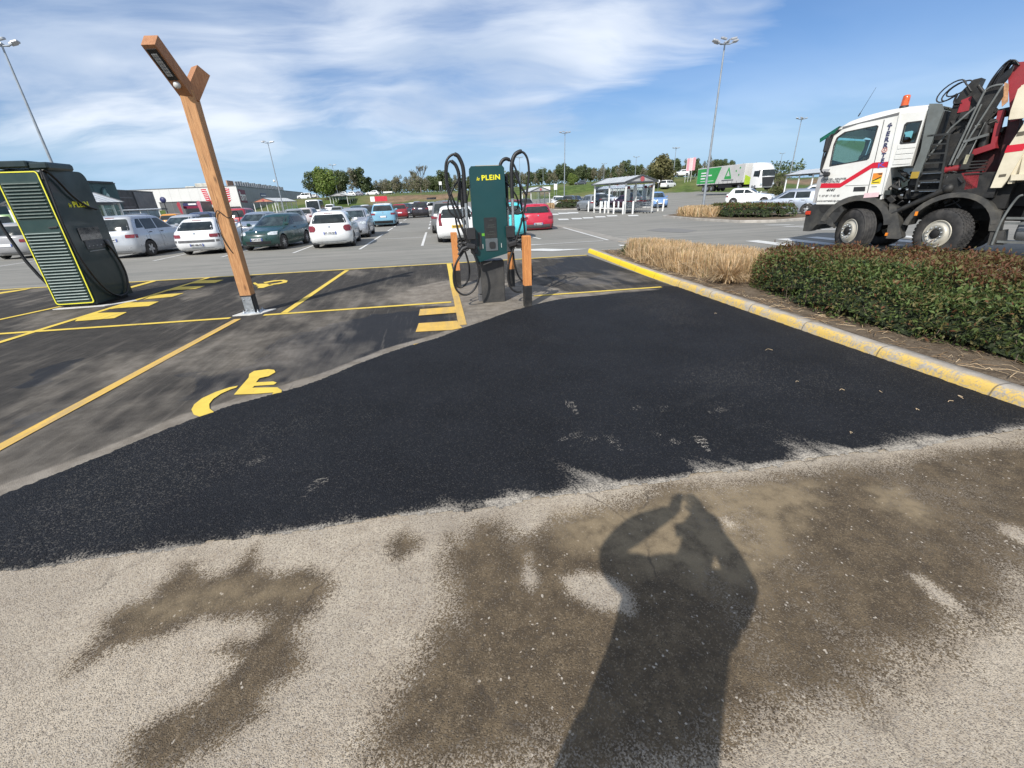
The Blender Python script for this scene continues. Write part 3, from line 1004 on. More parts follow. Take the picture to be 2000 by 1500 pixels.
road_paint('road_marking', [strip(-26, 13.30, 4.34, 12.66, 0.11)], M_YEL)
road_paint('road_marking', [strip(-12, 7.90, -3.62, 7.66, 0.105), strip(-3.1, 7.70, 0.10, 7.63, 0.10), strip(1.62, 7.63, 4.12, 7.58, 0.085)], M_YEL, 0.013)
road_paint('road_marking', [strip(-3.72, 2.55, -3.46, 7.55, 0.115)], M_YELW, 0.0128)
road_paint('road_marking', [strip(-2.79, 7.76, -2.62, 12.62, 0.115)], M_YEL, 0.0128)
road_paint('road_marking', [strip(0.205, 12.66, 0.20, 9.0, 0.125)], M_YEL, 0.0128)
road_paint('road_marking', [strip(0.20, 9.0, 0.215, 6.05, 0.12)], M_YELW, 0.0128)
road_paint('road_marking', [strip(-6.98, 3.4, -6.62, 7.1, 0.115), strip(-6.62, 7.1, -6.28, 12.90, 0.115)], M_YEL, 0.0136)
road_paint('road_marking', [strip(-8.6, 7.3, -7.75, 9.9, 0.11)], M_YEL, 0.0128)
road_paint('road_marking', [[tuple(on_ground(*p)[:2]) for p in ((246, 563), (246, 566.5), (305, 550), (300, 548.5))], [tuple(on_ground(*p)[:2]) for p in ((0, 575), (0, 572), (62, 563.5), (50, 567))]], M_YEL, 0.0128)
road_paint('road_marking', [px_poly([(812, 650), (818, 633), (893, 628), (896, 634), (903, 642), (884, 646)])], M_YELW, 0.0145)
road_paint('road_marking', [px_poly([(818, 618), (820.5, 605.5), (891, 600), (893, 612)])], M_YELW, 0.0145)
road_paint('road_marking', [px_poly([(807, 679), (808, 674), (828, 671), (815, 677)])], M_YELW, 0.0145)
for bar in ([(154, 622), (190, 612.5), (248.5, 611), (224, 622.8), (147, 629)], [(216, 605), (245, 592.5), (311, 590), (291, 599), (232, 603)], [(280, 587), (300, 577), (360, 573.5), (336, 581), (290, 585)], [(330, 569), (348, 561.5), (401, 559.5), (382, 565.5), (335, 568)], [(372, 555), (388, 549), (437, 547.5), (420, 553.5), (378, 554.5)]):
    road_paint('road_marking', [px_poly(bar)], M_YEL, 0.0145)

def c5(pts):
    return px_poly([(a / 2.857, 480 + b / 2.857) for a, b in pts])
road_paint('road_marking', [
    c5([(1330, 788), (1282, 797), (1205, 823), (1130, 858), (1086, 893), (1071, 922), (1084, 950), (1120, 962), (1165, 964), (1205, 952), (1196, 935), (1172, 915), (1170, 890), (1192, 862), (1235, 833), (1290, 808), (1320, 799)]),
    c5([(1393, 722), (1420, 705), (1498, 695), (1532, 699), (1539, 712), (1502, 734), (1450, 745), (1430, 769), (1528, 764), (1546, 771), (1530, 782), (1422, 789), (1410, 799), (1550, 797), (1575, 814), (1572, 826), (1512, 850), (1528, 826), (1420, 834), (1308, 838), (1343, 796), (1390, 742)])], M_YEL, 0.0150)
road_paint('road_marking', [
    c5([(1470, 207), (1530, 196), (1585, 193), (1607, 198), (1600, 208), (1560, 217), (1500, 222), (1500, 218), (1548, 211), (1580, 204), (1570, 199), (1530, 203), (1480, 212)]),
    c5([(1412, 211), (1425, 208), (1440, 216), (1490, 214), (1528, 222), (1500, 228), (1470, 238), (1436, 240), (1445, 232), (1428, 228), (1440, 224), (1420, 219)])], M_YEL, 0.0150)

# white lines of the far bays, arrows and crossings
for x_ in (-19.4, -16.85, -13.7, -10.75, -8.35, -5.75, -3.2, -0.72):
    road_paint('road_marking', [strip(x_, 18.5, x_ + 0.02, 26.6, 0.11)], M_WHT, 0.0085)
for x_ in (-3.2, -0.6):
    for y_ in (29.5, 34, 38.5, 45, 52):
        road_paint('road_marking', [strip(x_, y_, x_ + 0.02, y_ + (2.2 if x_ > -1 else 3.4), 0.11)], M_WHT, 0.0085)
road_paint('road_marking', [strip(-3.1, 23.2, -0.4, 22.9, 0.08)], M_WHT, 0.009)
road_paint('road_marking', [strip(4.0, 21.4, 4.3, 18.6, 0.12)], M_WHT, 0.0085)
road_paint('road_marking', [strip(1.9, 16.45, 6.3, 16.45, 0.09)], M_WHT, 0.0085)
road_paint('road_marking', [[(2.3, 16.75), (2.3, 16.2), (3.85, 16.38), (3.85, 16.50)]], M_WHT, 0.0095)
road_paint('road_marking', [px_poly([(985, 489), (1060, 486), (1100, 487), (1150, 486.5), (1080, 491), (1030, 490)])], M_WHT, 0.0095)
road_paint('road_marking', [px_poly([(1207, 478.5), (1236, 479), (1229, 482), (1212, 481)])], M_WHT, 0.0095)
road_paint('road_marking', [strip(7.0, 24.6, 6.55, 16.6, 0.12)], M_WHT, 0.0085)
for cx_, cy_ in ((1100, 429), (1126, 427.5), (1148, 426), (1172, 424), (1195, 422), (1236, 421.5), (1080, 419), (1100, 417), (1119, 416)):
    road_paint('road_marking', [px_poly([(cx_ - 11, cy_ - 1.0), (cx_ + 9, cy_ - 1.4), (cx_ + 12, cy_ + 1.0), (cx_ - 8, cy_ + 1.5)])], M_WHT, 0.02)
for k in range(4):
    a_ = on_ground(1497 + 34 * k, 440 + 2.8 * k)
    road_paint('road_marking', [[(a_.x, a_.y + .2), (a_.x + 0.9, a_.y - 0.35), (a_.x + 0.95, a_.y - 0.7), (a_.x + 0.05, a_.y - 0.15)]], M_WHT, 0.0095)
for x0_ in (10.4, 11.55, 12.7, 13.85, 15.0):
    road_paint('road_marking', [[(x0_, 13.75), (x0_ + 0.5, 13.75), (x0_ + 0.5, 10.6), (x0_, 10.6)]], M_WHT, 0.0095)
M_GUT = ground_mat('pale gutter concrete', lambda t, co: (t.mix(t.ramp(t.noise(co, 3, 5, 0.6), 0.3, 0.7), (0.24, 0.225, 0.20), (0.33, 0.31, 0.275)), t.noise(co, 60, 4), None), (0.3, 0.003))
road_paint('gutter_path', [[(6.9, 27.0), (7.45, 27.0), (7.40, 20), (7.15, 15.3), (6.75, 13.0), (6.2, 13.0), (6.6, 15.4), (6.85, 20)]], M_GUT, 0.0065)
road_paint('patched_road', [px_poly([(1290, 446), (1330, 447), (1362, 450), (1340, 455), (1290, 453), (1262, 450)])], ground_mat('patched asphalt', lambda t, co: (t.mix(t.noise(co, 2, 5), (0.17, 0.168, 0.16), (0.21, 0.205, 0.195)), t.noise(co, 60, 4), None), (0.3, 0.003)), 0.0065)

# ---- yellow kerb and planting bed
def kerb_mat():
    def bld(t, co):
        n = t.noise(co, 5, 5, 0.65)
        fine = t.noise(co, 45, 5, 0.72)
        sx = t.node('ShaderNodeSeparateXYZ')
        t.put(sx.inputs[0], co)
        y_, x_, z_ = sx.outputs[1], sx.outputs[0], sx.outputs[2]
        conc = t.mix(t.ramp(n, 0.3, 0.7), (0.30, 0.265, 0.225), (0.42, 0.385, 0.335))
        conc = t.mix(t.ramp(fine, 0.5, 0.75, 0, 0.5), conc, (0.20, 0.175, 0.15))
        # paint: fresh beyond y = 8, peeling nearer; only the face and the front lip
        xr = t.math('SUBTRACT', x_, t.math('MULTIPLY', t.math('MAXIMUM', t.math('SUBTRACT', y_, 9.0), 0.0), 0.045))
        lip = t.ramp(t.math('ADD', xr, t.math('MULTIPLY', n, 0.06)), 4.482, 4.54, 1, 0)
        new = t.ramp(t.math('ADD', y_, t.math('MULTIPLY', n, 2.0)), 8.2, 9.6)
        wear = t.math('ADD', t.math('MULTIPLY', fine, 0.55), t.math('MULTIPLY', n, 0.55))
        keep = t.math('MAXIMUM', new, t.ramp(wear, 0.505, 0.63, 1.0, 0.0))
        yel = t.mix(new, (0.64, 0.44, 0.12), (0.78, 0.56, 0.035))
        col = t.mix(t.math('MULTIPLY', lip, keep), conc, yel)
        jt = t.math('FRACT', y_)
        col = t.mix(t.ramp(t.math('ABSOLUTE', t.math('SUBTRACT', jt, 0.5)), 0.0, 0.012, 0.8, 0), col, (0.07, 0.06, 0.05))
        return col, t.math('ADD', fine, n), None
    return ground_mat('yellow painted kerb stone', bld, (0.5, 0.006), 0.85, 0.3)
KX = 4.42
def kerb_path(y):
    return KX + 0.045 * max(0.0, y - 9.0)
kb = MB()
rows = []
for i in range(0, 121):
    y_ = -4.0 + i * 0.1445
    x_ = kerb_path(y_)
    jz = random.uniform(-0.003, 0.003)
    rows.append([(x_ - 0.005, y_, -0.02), (x_ + 0.01, y_, 0.06 + jz), (x_ + 0.025, y_, 0.095 + jz), (x_ + 0.05, y_, 0.113 + jz), (x_ + 0.10, y_, 0.120 + jz), (x_ + 0.19, y_, 0.120), (x_ + 0.20, y_, 0.0)])
kb.grid(rows, flip=True)
e_ = rows[-1]
kb.add(e_, [tuple(range(len(e_)))])
kb.build('kerb', kerb_mat(), kind='structure')
def soil_bld(t, co):
    n = t.noise(co, 6, 6, 0.7)
    f = t.noise(co, 40, 5, 0.75)
    col = t.mix(t.ramp(n, 0.3, 0.7), (0.085, 0.062, 0.042), (0.19, 0.148, 0.105))
    col = t.mix(t.ramp(f, 0.52, 0.7, 0, 0.8), col, (0.34, 0.28, 0.20))
    return col, t.math('ADD', f, n), None
M_SOIL = ground_mat('dry mulch soil', soil_bld, (0.9, 0.02), 0.95, 0.2)
sb = MB()
srows = []
for i in range(0, 58):
    y_ = -4.0 + i * 0.293
    x0 = kerb_path(y_) + 0.16
    x1 = 8.6 - 0.30 * max(0, y_ - 6) if y_ > 6 else 8.6
    x1 = max(x1, x0 + 0.3)
    srows.append([(x0 + (x1 - x0) * k / 14, y_, 0.09 + 0.05 * fbm(np.array([x0 * 2 + k * .7]), np.array([y_ * 2]), 5)[0] - (0.09 if k == 14 else 0)) for k in range(15)])
sb.grid(srows, flip=True)
sb.build('planting_ground', M_SOIL, kind='structure')
# far kerb of the bed along the road
kb2 = MB()
rows = []
for i in range(0, 58):
    y_ = -4.0 + i * 0.293
    x1 = 8.6 - 0.30 * max(0, y_ - 6) if y_ > 6 else 8.6
    x1 = max(x1, kerb_path(y_) + 0.46)
    rows.append([(x1 - 0.12, y_, 0.02), (x1 - 0.12, y_, 0.125), (x1 + 0.05, y_, 0.125), (x1 + 0.08, y_, 0.10), (x1 + 0.085, y_, -0.02)])
kb2.grid(rows, flip=True)
kb2.add(rows[-1], [tuple(range(5))])
kb2.build('kerb', M_TERRAZZO, kind='structure')

# islands further off: kerb ring + soil
def island(pts, h=0.13):
    n_ = len(pts)
    c_ = Vector((sum(p[0] for p in pts) / n_, sum(p[1] for p in pts) / n_))
    mb = MB()
    rings = []
    for off, z in ((0.0, -0.02), (0.01, h - 0.02), (0.03, h), (0.18, h)):
        rings.append([(p[0] + (c_.x - p[0]) * off / max(1e-3, math.hypot(p[0] - c_.x, p[1] - c_.y)), p[1] + (c_.y - p[1]) * off / max(1e-3, math.hypot(p[0] - c_.x, p[1] - c_.y)), terr(p[0], p[1]) + z) for p in pts])
    for a, b in zip(rings[:-1], rings[1:]):
        for i in range(n_):
            mb.quad(a[i], a[(i + 1) % n_], b[(i + 1) % n_], b[i])
    mb.build('kerb', M_TERRAZZO, kind='structure')
    s_ = MB()
    s_.add([(p[0], p[1], p[2] - 0.01) for p in rings[-1]], [tuple(range(n_))])
    s_.build('planting_ground', M_SOIL, kind='structure')
ISL = [(15.6, 29.6), (15.2, 25.0), (15.6, 21.3), (17.0, 20.4), (19.8, 21.0), (21.6, 23.0), (21.2, 25.6), (24.8, 36.5), (24.6, 39.0), (22.4, 39.2), (17.6, 31.4)]
ISL.reverse() if sum(ISL[i][0] * ISL[(i + 1) % len(ISL)][1] - ISL[(i + 1) % len(ISL)][0] * ISL[i][1] for i in range(len(ISL))) < 0 else None
island(ISL)
island([(14.6, 62), (14.6, 55.5), (15.6, 54.0), (18.4, 54.2), (18.8, 57), (18.2, 62)])
# ================================================================ wooden street lamp
def street_lamp_wood():
    X0, Y0 = -3.37, 7.96
    t = empty('wooden_street_lamp', (X0, Y0, 0), 0, 'tall square wooden lamp post with two slanted arms forming a Y', 'street lamp')
    hw = 0.09
    mb = MB()
    mb.box((0, 0, (0.32 + 3.28) / 2), (2 * hw, 2 * hw, 3.28 - 0.32), None, 0, 0.006)
    mb.build('post', M_WOOD, t)
    # two arms: the long one rises to the left and towards the viewer, the short one to the right
    def arm(p0, p1, up, name):
        p0, p1 = Vector(p0), Vector(p1)
        d = (p1 - p0).normalized()
        side = d.cross(Vector(up)).normalized()
        nn = side.cross(d).normalized()
        a = MB()
        h_, k_ = 0.088, 0.088
        vs = [p0 + side * sx * h_ + nn * sz * k_ for sx, sz in ((-1, -1), (1, -1), (1, 1), (-1, 1))] + [p1 + side * sx * h_ + nn * sz * k_ for sx, sz in ((-1, -1), (1, -1), (1, 1), (-1, 1))]
        a.add(vs, [(0, 1, 2, 3)[::-1], (4, 5, 6, 7), (0, 1, 5, 4), (1, 2, 6, 5), (2, 3, 7, 6), (3, 0, 4, 7)])
        return a.build(name, M_WOODARM, t), d, side, nn
    b = Vector((0.0, 0.0, 3.22))
    e1 = Vector((-0.06, -0.52, 3.73))
    long_, d, side, nn = arm(b + Vector((0, 0, 0.02)), e1, (0, 0, 1), 'arm')
    # lamp panel and sensor under the long arm
    if nn.z > 0:
        nn = -nn
    c = b + (e1 - b) * 0.66 + nn * 0.088
    lp = MB()
    rot = Matrix((side, d, side.cross(d))).transposed()
    lp.box(c, (0.125, 0.40, 0.014), rot)
    lamp = lp.build('lamp_panel', M_TRIM, long_)
    lg = MB()
    for i in range(3):
        for j in range(7):
            lg.box(c + nn * 0.009 + side * (i - 1) * 0.026 + d * (j - 3) * 0.042, (0.021, 0.035, 0.006), rot)
    lg.build('light_emitter', pbr('dull led lens', (0.42, 0.43, 0.43), 0.25, 0, 0.2, 30), lamp)
    sn = MB()
    sn.lathe([(0.0, 0.045), (0.02, 0.042), (0.038, 0.028), (0.046, 0.0), (0.046, -0.02)], 16, b + (e1 - b) * 0.30 + nn * 0.088, nn.to_track_quat('Z', 'Y').to_matrix())
    sn.build('motion_sensor', pbr('white sensor dome', (0.62, 0.62, 0.60), 0.35), long_)
    arm(b + Vector((0.0, 0.0, -0.02)), (0.165, 0.20, 3.56), (0, 0, 1), 'arm')
    # steel foot
    ft = MB()
    ft.box((0, -0.086, 0.165), (0.15, 0.008, 0.31))
    ft.box((-0.068, 0, 0.165), (0.008, 0.162, 0.31))
    ft.box((0.068, 0, 0.165), (0.008, 0.162, 0.31))
    for sx in (-1, 1):
        for z_ in (0.08, 0.26):
            ft.lathe([(0.011, 0), (0.011, 0.008), (0, 0.010)], 8, (sx * 0.045, -0.09, z_), Matrix(((1, 0, 0), (0, 0, -1), (0, 1, 0))))
    foot = ft.build('steel_shoe', M_GALV, t)
    bk = MB()
    bk.box((0.085, 0.0, 0.165), (0.022, 0.13, 0.31))
    bk.box((0, 0, 0.321), (0.186, 0.186, 0.02))
    bk.build('rubber_spacer', M_TRIM, foot)
    bp = MB()
    bp.box((0.015, 0, 0.022), (0.30, 0.26, 0.02), None, 0, 0.006)
    for sx in (-1, 1):
        for sy in (-1, 1):
            bp.lathe([(0.016, 0), (0.016, 0.02), (0.009, 0.021), (0.009, 0.045), (0, 0.046)], 6, (0.015 + sx * 0.115, sy * 0.10, 0.032))
    bp.build('base_plate', M_GALV, t)
    cr = MB()
    cr.plate([[(-0.27, -0.16), (0.02, -0.19), (0.20, -0.13), (0.34, 0.16), (0.10, 0.15), (-0.16, 0.13)]], 0.014, (0, 0, 0.021), (1, 0, 0), (0, 1, 0))
    cr.build('grout_pad', pbr('white grout', (0.58, 0.57, 0.54), 0.9, 0, 0.1, 5, bump=0.3), t)
    # loop of loose cable around the shaft
    pts = [(0.00, -0.097, 1.03), (-0.06, -0.105, 1.20), (-0.095, -0.108, 1.40), (-0.085, -0.11, 1.60), (-0.03, -0.12, 1.68), (0.05, -0.12, 1.60), (0.11, -0.10, 1.57), (0.17, -0.03, 1.66), (0.20, 0.02, 1.62), (0.17, 0.06, 1.35), (0.11, 0.10, 1.20)]
    pts = smooth_path(pts, 6)
    w_ = MB().tube(pts, 0.0065, 6)
    w_.build('loose_cable', M_RUBBER, t)
    return t
street_lamp_wood()

# ================================================================ chargers
M_CHGREEN = pbr('dark green enamel', (0.016, 0.042, 0.038), 0.42, 0, 0.10, 2.0, coat=0.25, stain=((0.06, 0.08, 0.075), 0.10, 3))
M_CHSIDE = pbr('black green enamel', (0.009, 0.021, 0.021), 0.40, 0, 0.12, 2.0, coat=0.3)
M_TEAL = pbr('teal enamel panel', (0.0025, 0.044, 0.047), 0.36, 0, 0.06, 1.5, coat=0.3, stain=((0.015, 0.075, 0.075), 0.12, 2.5))
M_SLAT = pbr('grey green slats', (0.095, 0.140, 0.135), 0.42, 0.1, 0.08, 4)
M_SLATD = pbr('deep green slats', (0.030, 0.062, 0.055), 0.5, 0, 0.1, 4)
M_YLED = pbr('yellow trim', (0.78, 0.74, 0.06), 0.4, 0, 0.05, 4)
M_YLET = pbr('yellow letters', (0.80, 0.75, 0.03), 0.45, 0, 0.05, 4)
M_SCREEN = pbr('dark screen', (0.012, 0.014, 0.016), 0.10, 0, 0.3, 6, spec=0.8, coat=0.6)
M_CARD = pbr('charcoal plastic', (0.045, 0.05, 0.055), 0.5, 0, 0.15, 6)

def rounded_rect(x0, y0, x1, y1, r, n=5):
    pts = []
    for cx_, cy_, a0 in ((x1 - r, y0 + r, -90), (x1 - r, y1 - r, 0), (x0 + r, y1 - r, 90), (x0 + r, y0 + r, 180)):
        for i in range(n + 1):
            a = R(a0 + 90 * i / n)
            pts.append((cx_ + r * math.cos(a), cy_ + r * math.sin(a)))
    return pts

def le_plein(size, parent, M_):
    """the word mark: small slanted 'le' and heavy capitals"""
    k = size
    a = lettering('word_mark', 'PLEiN', k, M_YLET, parent, M_ @ Matrix.Translation((0.12 * k / 0.1 * 0.30, 0, 0)), 0.003, 0.030 * k, 0, 1.10, sx=1.12)
    b = lettering('word_mark', 'le', k * 0.72, M_YLET, parent, M_ @ Matrix.Translation((-1.72 * k, -0.08 * k, 0)), 0.003, 0.006 * k, 0.3, 0.95)
    return a, b

def charger_big():
    X0, X1, Y0, Y1, Z0, Z1 = -7.62, -6.90, 9.66, 10.74, 0.06, 2.48
    W_, L_ = X1 - X0, Y1 - Y0
    t = empty('charging_station', (X0, Y0, 0), 0, 'big dark green charging cabinet with yellow outlined grey louvres', 'charging station')
    # local: x 0..W, y 0..L
    body = MB()
    prof = []
    for a in range(0, 91, 15):      # side outline (y, z) with rounded top edges
        prof.append((0.06 - 0.06 * math.cos(R(a)), Z1 - 0.06 + 0.06 * math.sin(R(a))))
    for a in range(0, 91, 15):
        prof.append((L_ - 0.16 + 0.16 * math.sin(R(a)), Z1 - 0.16 + 0.16 * math.cos(R(a))))
    prof = [(0.0, Z0)] + prof + [(L_ + 0.03, 1.6), (L_ + 0.02, Z0)]
    body.plate([prof], W_, (W_, 0, 0), (0, 1, 0), (0, 0, 1))
    bd = body.build('cabinet', M_CHSIDE, t)
    # front face with louvres and yellow line
    f = MB()
    f.plate([rounded_rect(0.015, Z0 + 0.02, W_ - 0.015, Z1 - 0.03, 0.05)], 0.018, (0, -0.018, 0))
    fr = f.build('front_panel', M_CHGREEN, t)
    yl = MB()
    yl.plate([rounded_rect(0.022, Z0 + 0.026, W_ - 0.022, Z1 - 0.036, 0.05), rounded_rect(0.040, Z0 + 0.044, W_ - 0.040, Z1 - 0.054, 0.04)], 0.010, (0, -0.028, 0))
    yl.build('trim_line', M_YLED, fr)
    lv = MB()
    n_lo, n_up = 23, 11
    rot = Euler((R(-32), 0, 0)).to_matrix()
    for i in range(n_lo):
        z_ = 0.155 + i * (1.40 - 0.155) / (n_lo - 1)
        lv.box((W_ / 2, -0.030, z_), (W_ - 0.15, 0.046, 0.016), rot, 0)
    lv.build('louvre', M_SLAT, fr)
    lu = MB()
    for i in range(n_up):
        z_ = 1.68 + i * (2.24 - 1.68) / (n_up - 1)
        lu.box((W_ / 2, -0.030, z_), (W_ - 0.15, 0.038, 0.018), rot, 0)
    lu.build('louvre', M_SLATD, fr)
    bkp = MB()
    bkp.box((W_ / 2, -0.0195, 0.775), (W_ - 0.13, 0.004, 1.33))
    bkp.box((W_ / 2, -0.0195, 1.965), (W_ - 0.13, 0.004, 0.64))
    bkp.build('louvre_shadow_gap', pbr('black green gap', (0.030, 0.060, 0.055), 0.7), fr)
    hd = MB()
    hd.box((W_ - 0.155, -0.028, 1.505), (0.15, 0.020, 0.030), Euler((0, R(-4), 0)).to_matrix(), 0, 0.006)
    hd.build('handle', M_TRIM, fr)
    # roof pods
    rp = MB()
    rp.box((0.27, 0.20, Z1 + 0.075), (0.66, 0.50, 0.11), None, 0, 0.02)
    rp.box((0.72, 0.30, Z1 + 0.045), (0.34, 0.62, 0.12), None, 0, 0.03)
    rp.box((0.10, 0.20, Z1 + 0.07), (0.012, 0.508, 0.118))
    rp.build('roof_cover', M_CHSIDE, t)
    # user side (+X): word mark, screen, card panel
    def sidem(y, z, off=0.004):
        return frame((W_ + off, y - Y0, z), (0, 1, 0), (0, 0, 1))
    le_plein(0.138, t, sidem(10.255, 1.885))
    s = MB()
    s.plate([rounded_rect(9.94 - Y0, 1.24, 10.50 - Y0, 1.47, 0.02)], 0.012, (W_ + 0.012, 0, 0), (0, 1, 0), (0, 0, 1))
    s.build('screen', M_SCREEN, t)
    s = MB()
    s.plate([rounded_rect(9.99 - Y0, 1.07, 10.50 - Y0, 1.235, 0.015)], 0.010, (W_ + 0.010, 0, 0), (0, 1, 0), (0, 0, 1))
    ob = s.build('card_reader', pbr('grey reader panel', (0.075, 0.075, 0.078), 0.5, 0, 0.3, 14), t)
    s = MB()
    for i in range(4):
        s.box((W_ + 0.013, 10.06 - Y0 + i * 0.11, 1.125), (0.006, 0.03, 0.02))
    s.box((W_ + 0.013, 10.23 - Y0, 1.03), (0.008, 0.42, 0.012))
    s.build('button', pbr('pale grey keys', (0.26, 0.27, 0.28), 0.4), ob)
    s = MB()
    s.box((W_ + 0.03, 10.58 - Y0, 1.10), (0.06, 0.07, 0.22), Euler((R(12), 0, 0)).to_matrix(), 0, 0.015)
    s.build('plug_holster', pbr('grey plug holster', (0.12, 0.125, 0.135), 0.5), t)
    s = MB()
    s.box((W_ + 0.005, 0.06, Z1 - 0.10), (0.05, 0.12, 0.20), Euler((R(-10), 0, 0)).to_matrix(), 0, 0.02)
    s.build('cable_arm', M_TRIM, t)
    # cables on the user side
    xx = X1 + 0.05
    def sx_(pts, r, name, k=6, x=None):
        P_ = [on_x(a / 4.4125, 280 + b / 4.4125, (x or xx)) for a, b in pts]
        P_ = [p - Vector((X0, Y0, 0)) for p in P_]
        c = MB().tube(smooth_path(P_, k), r, 8)
        return c.build(name, M_RUBBER, t)
    sx_([(365, 222), (430, 262), (520, 345), (600, 430), (690, 505), (760, 545), (830, 566)], 0.022, 'cable_arm')
    sx_([(370, 250), (440, 430), (520, 640), (610, 840), (690, 985), (780, 1110), (870, 1215), (960, 1290), (1040, 1312), (1095, 1280), (1102, 1200), (1085, 1120), (1050, 1040), (1010, 975), (960, 905), (915, 862)], 0.019, 'charging_cable')
    # cables on the far side, hanging clear of the left edge
    far = []
    for a, b in ((-60, 560), (0, 690), (80, 810), (150, 910), (220, 1010), (300, 1100), (345, 1150), (420, 1220)):
        far.append(on_y(a / 4.4125, 280 + b / 4.4125, 10.15) - Vector((X0, Y0, 0)))
    MB().tube(smooth_path(far, 5), 0.028, 8).build('charging_cable', M_RUBBER, t)
    s = MB()
    s.box((0.0 - 0.14, 0.55, 0.78), (0.16, 0.12, 0.30), Euler((0, R(-35), 0)).to_matrix(), 0, 0.02)
    s.build('plug_holster', M_TRIM, t)
    # plinth
    s = MB()
    s.box((W_ / 2, L_ / 2, 0.035), (W_ - 0.16, L_ - 0.1, 0.05))
    s.box((0.52, 0.04, 0.04), (0.05, 0.03, 0.05), None, 0)
    s.build('plinth', M_DARKSTEEL, t)
    s = MB()
    s.plate([[(-0.05, -0.07), (0.35, -0.09), (0.86, -0.06), (1.25, 0.30), (1.15, 0.40), (0.9, 0.10), (0.6, 0.05), (0, 0.05)]], 0.012, (0, 0, 0.020), (1, 0, 0), (0, 1, 0))
    s.build('grout_pad', pbr('white grout', (0.58, 0.57, 0.54), 0.9), t)
charger_big()

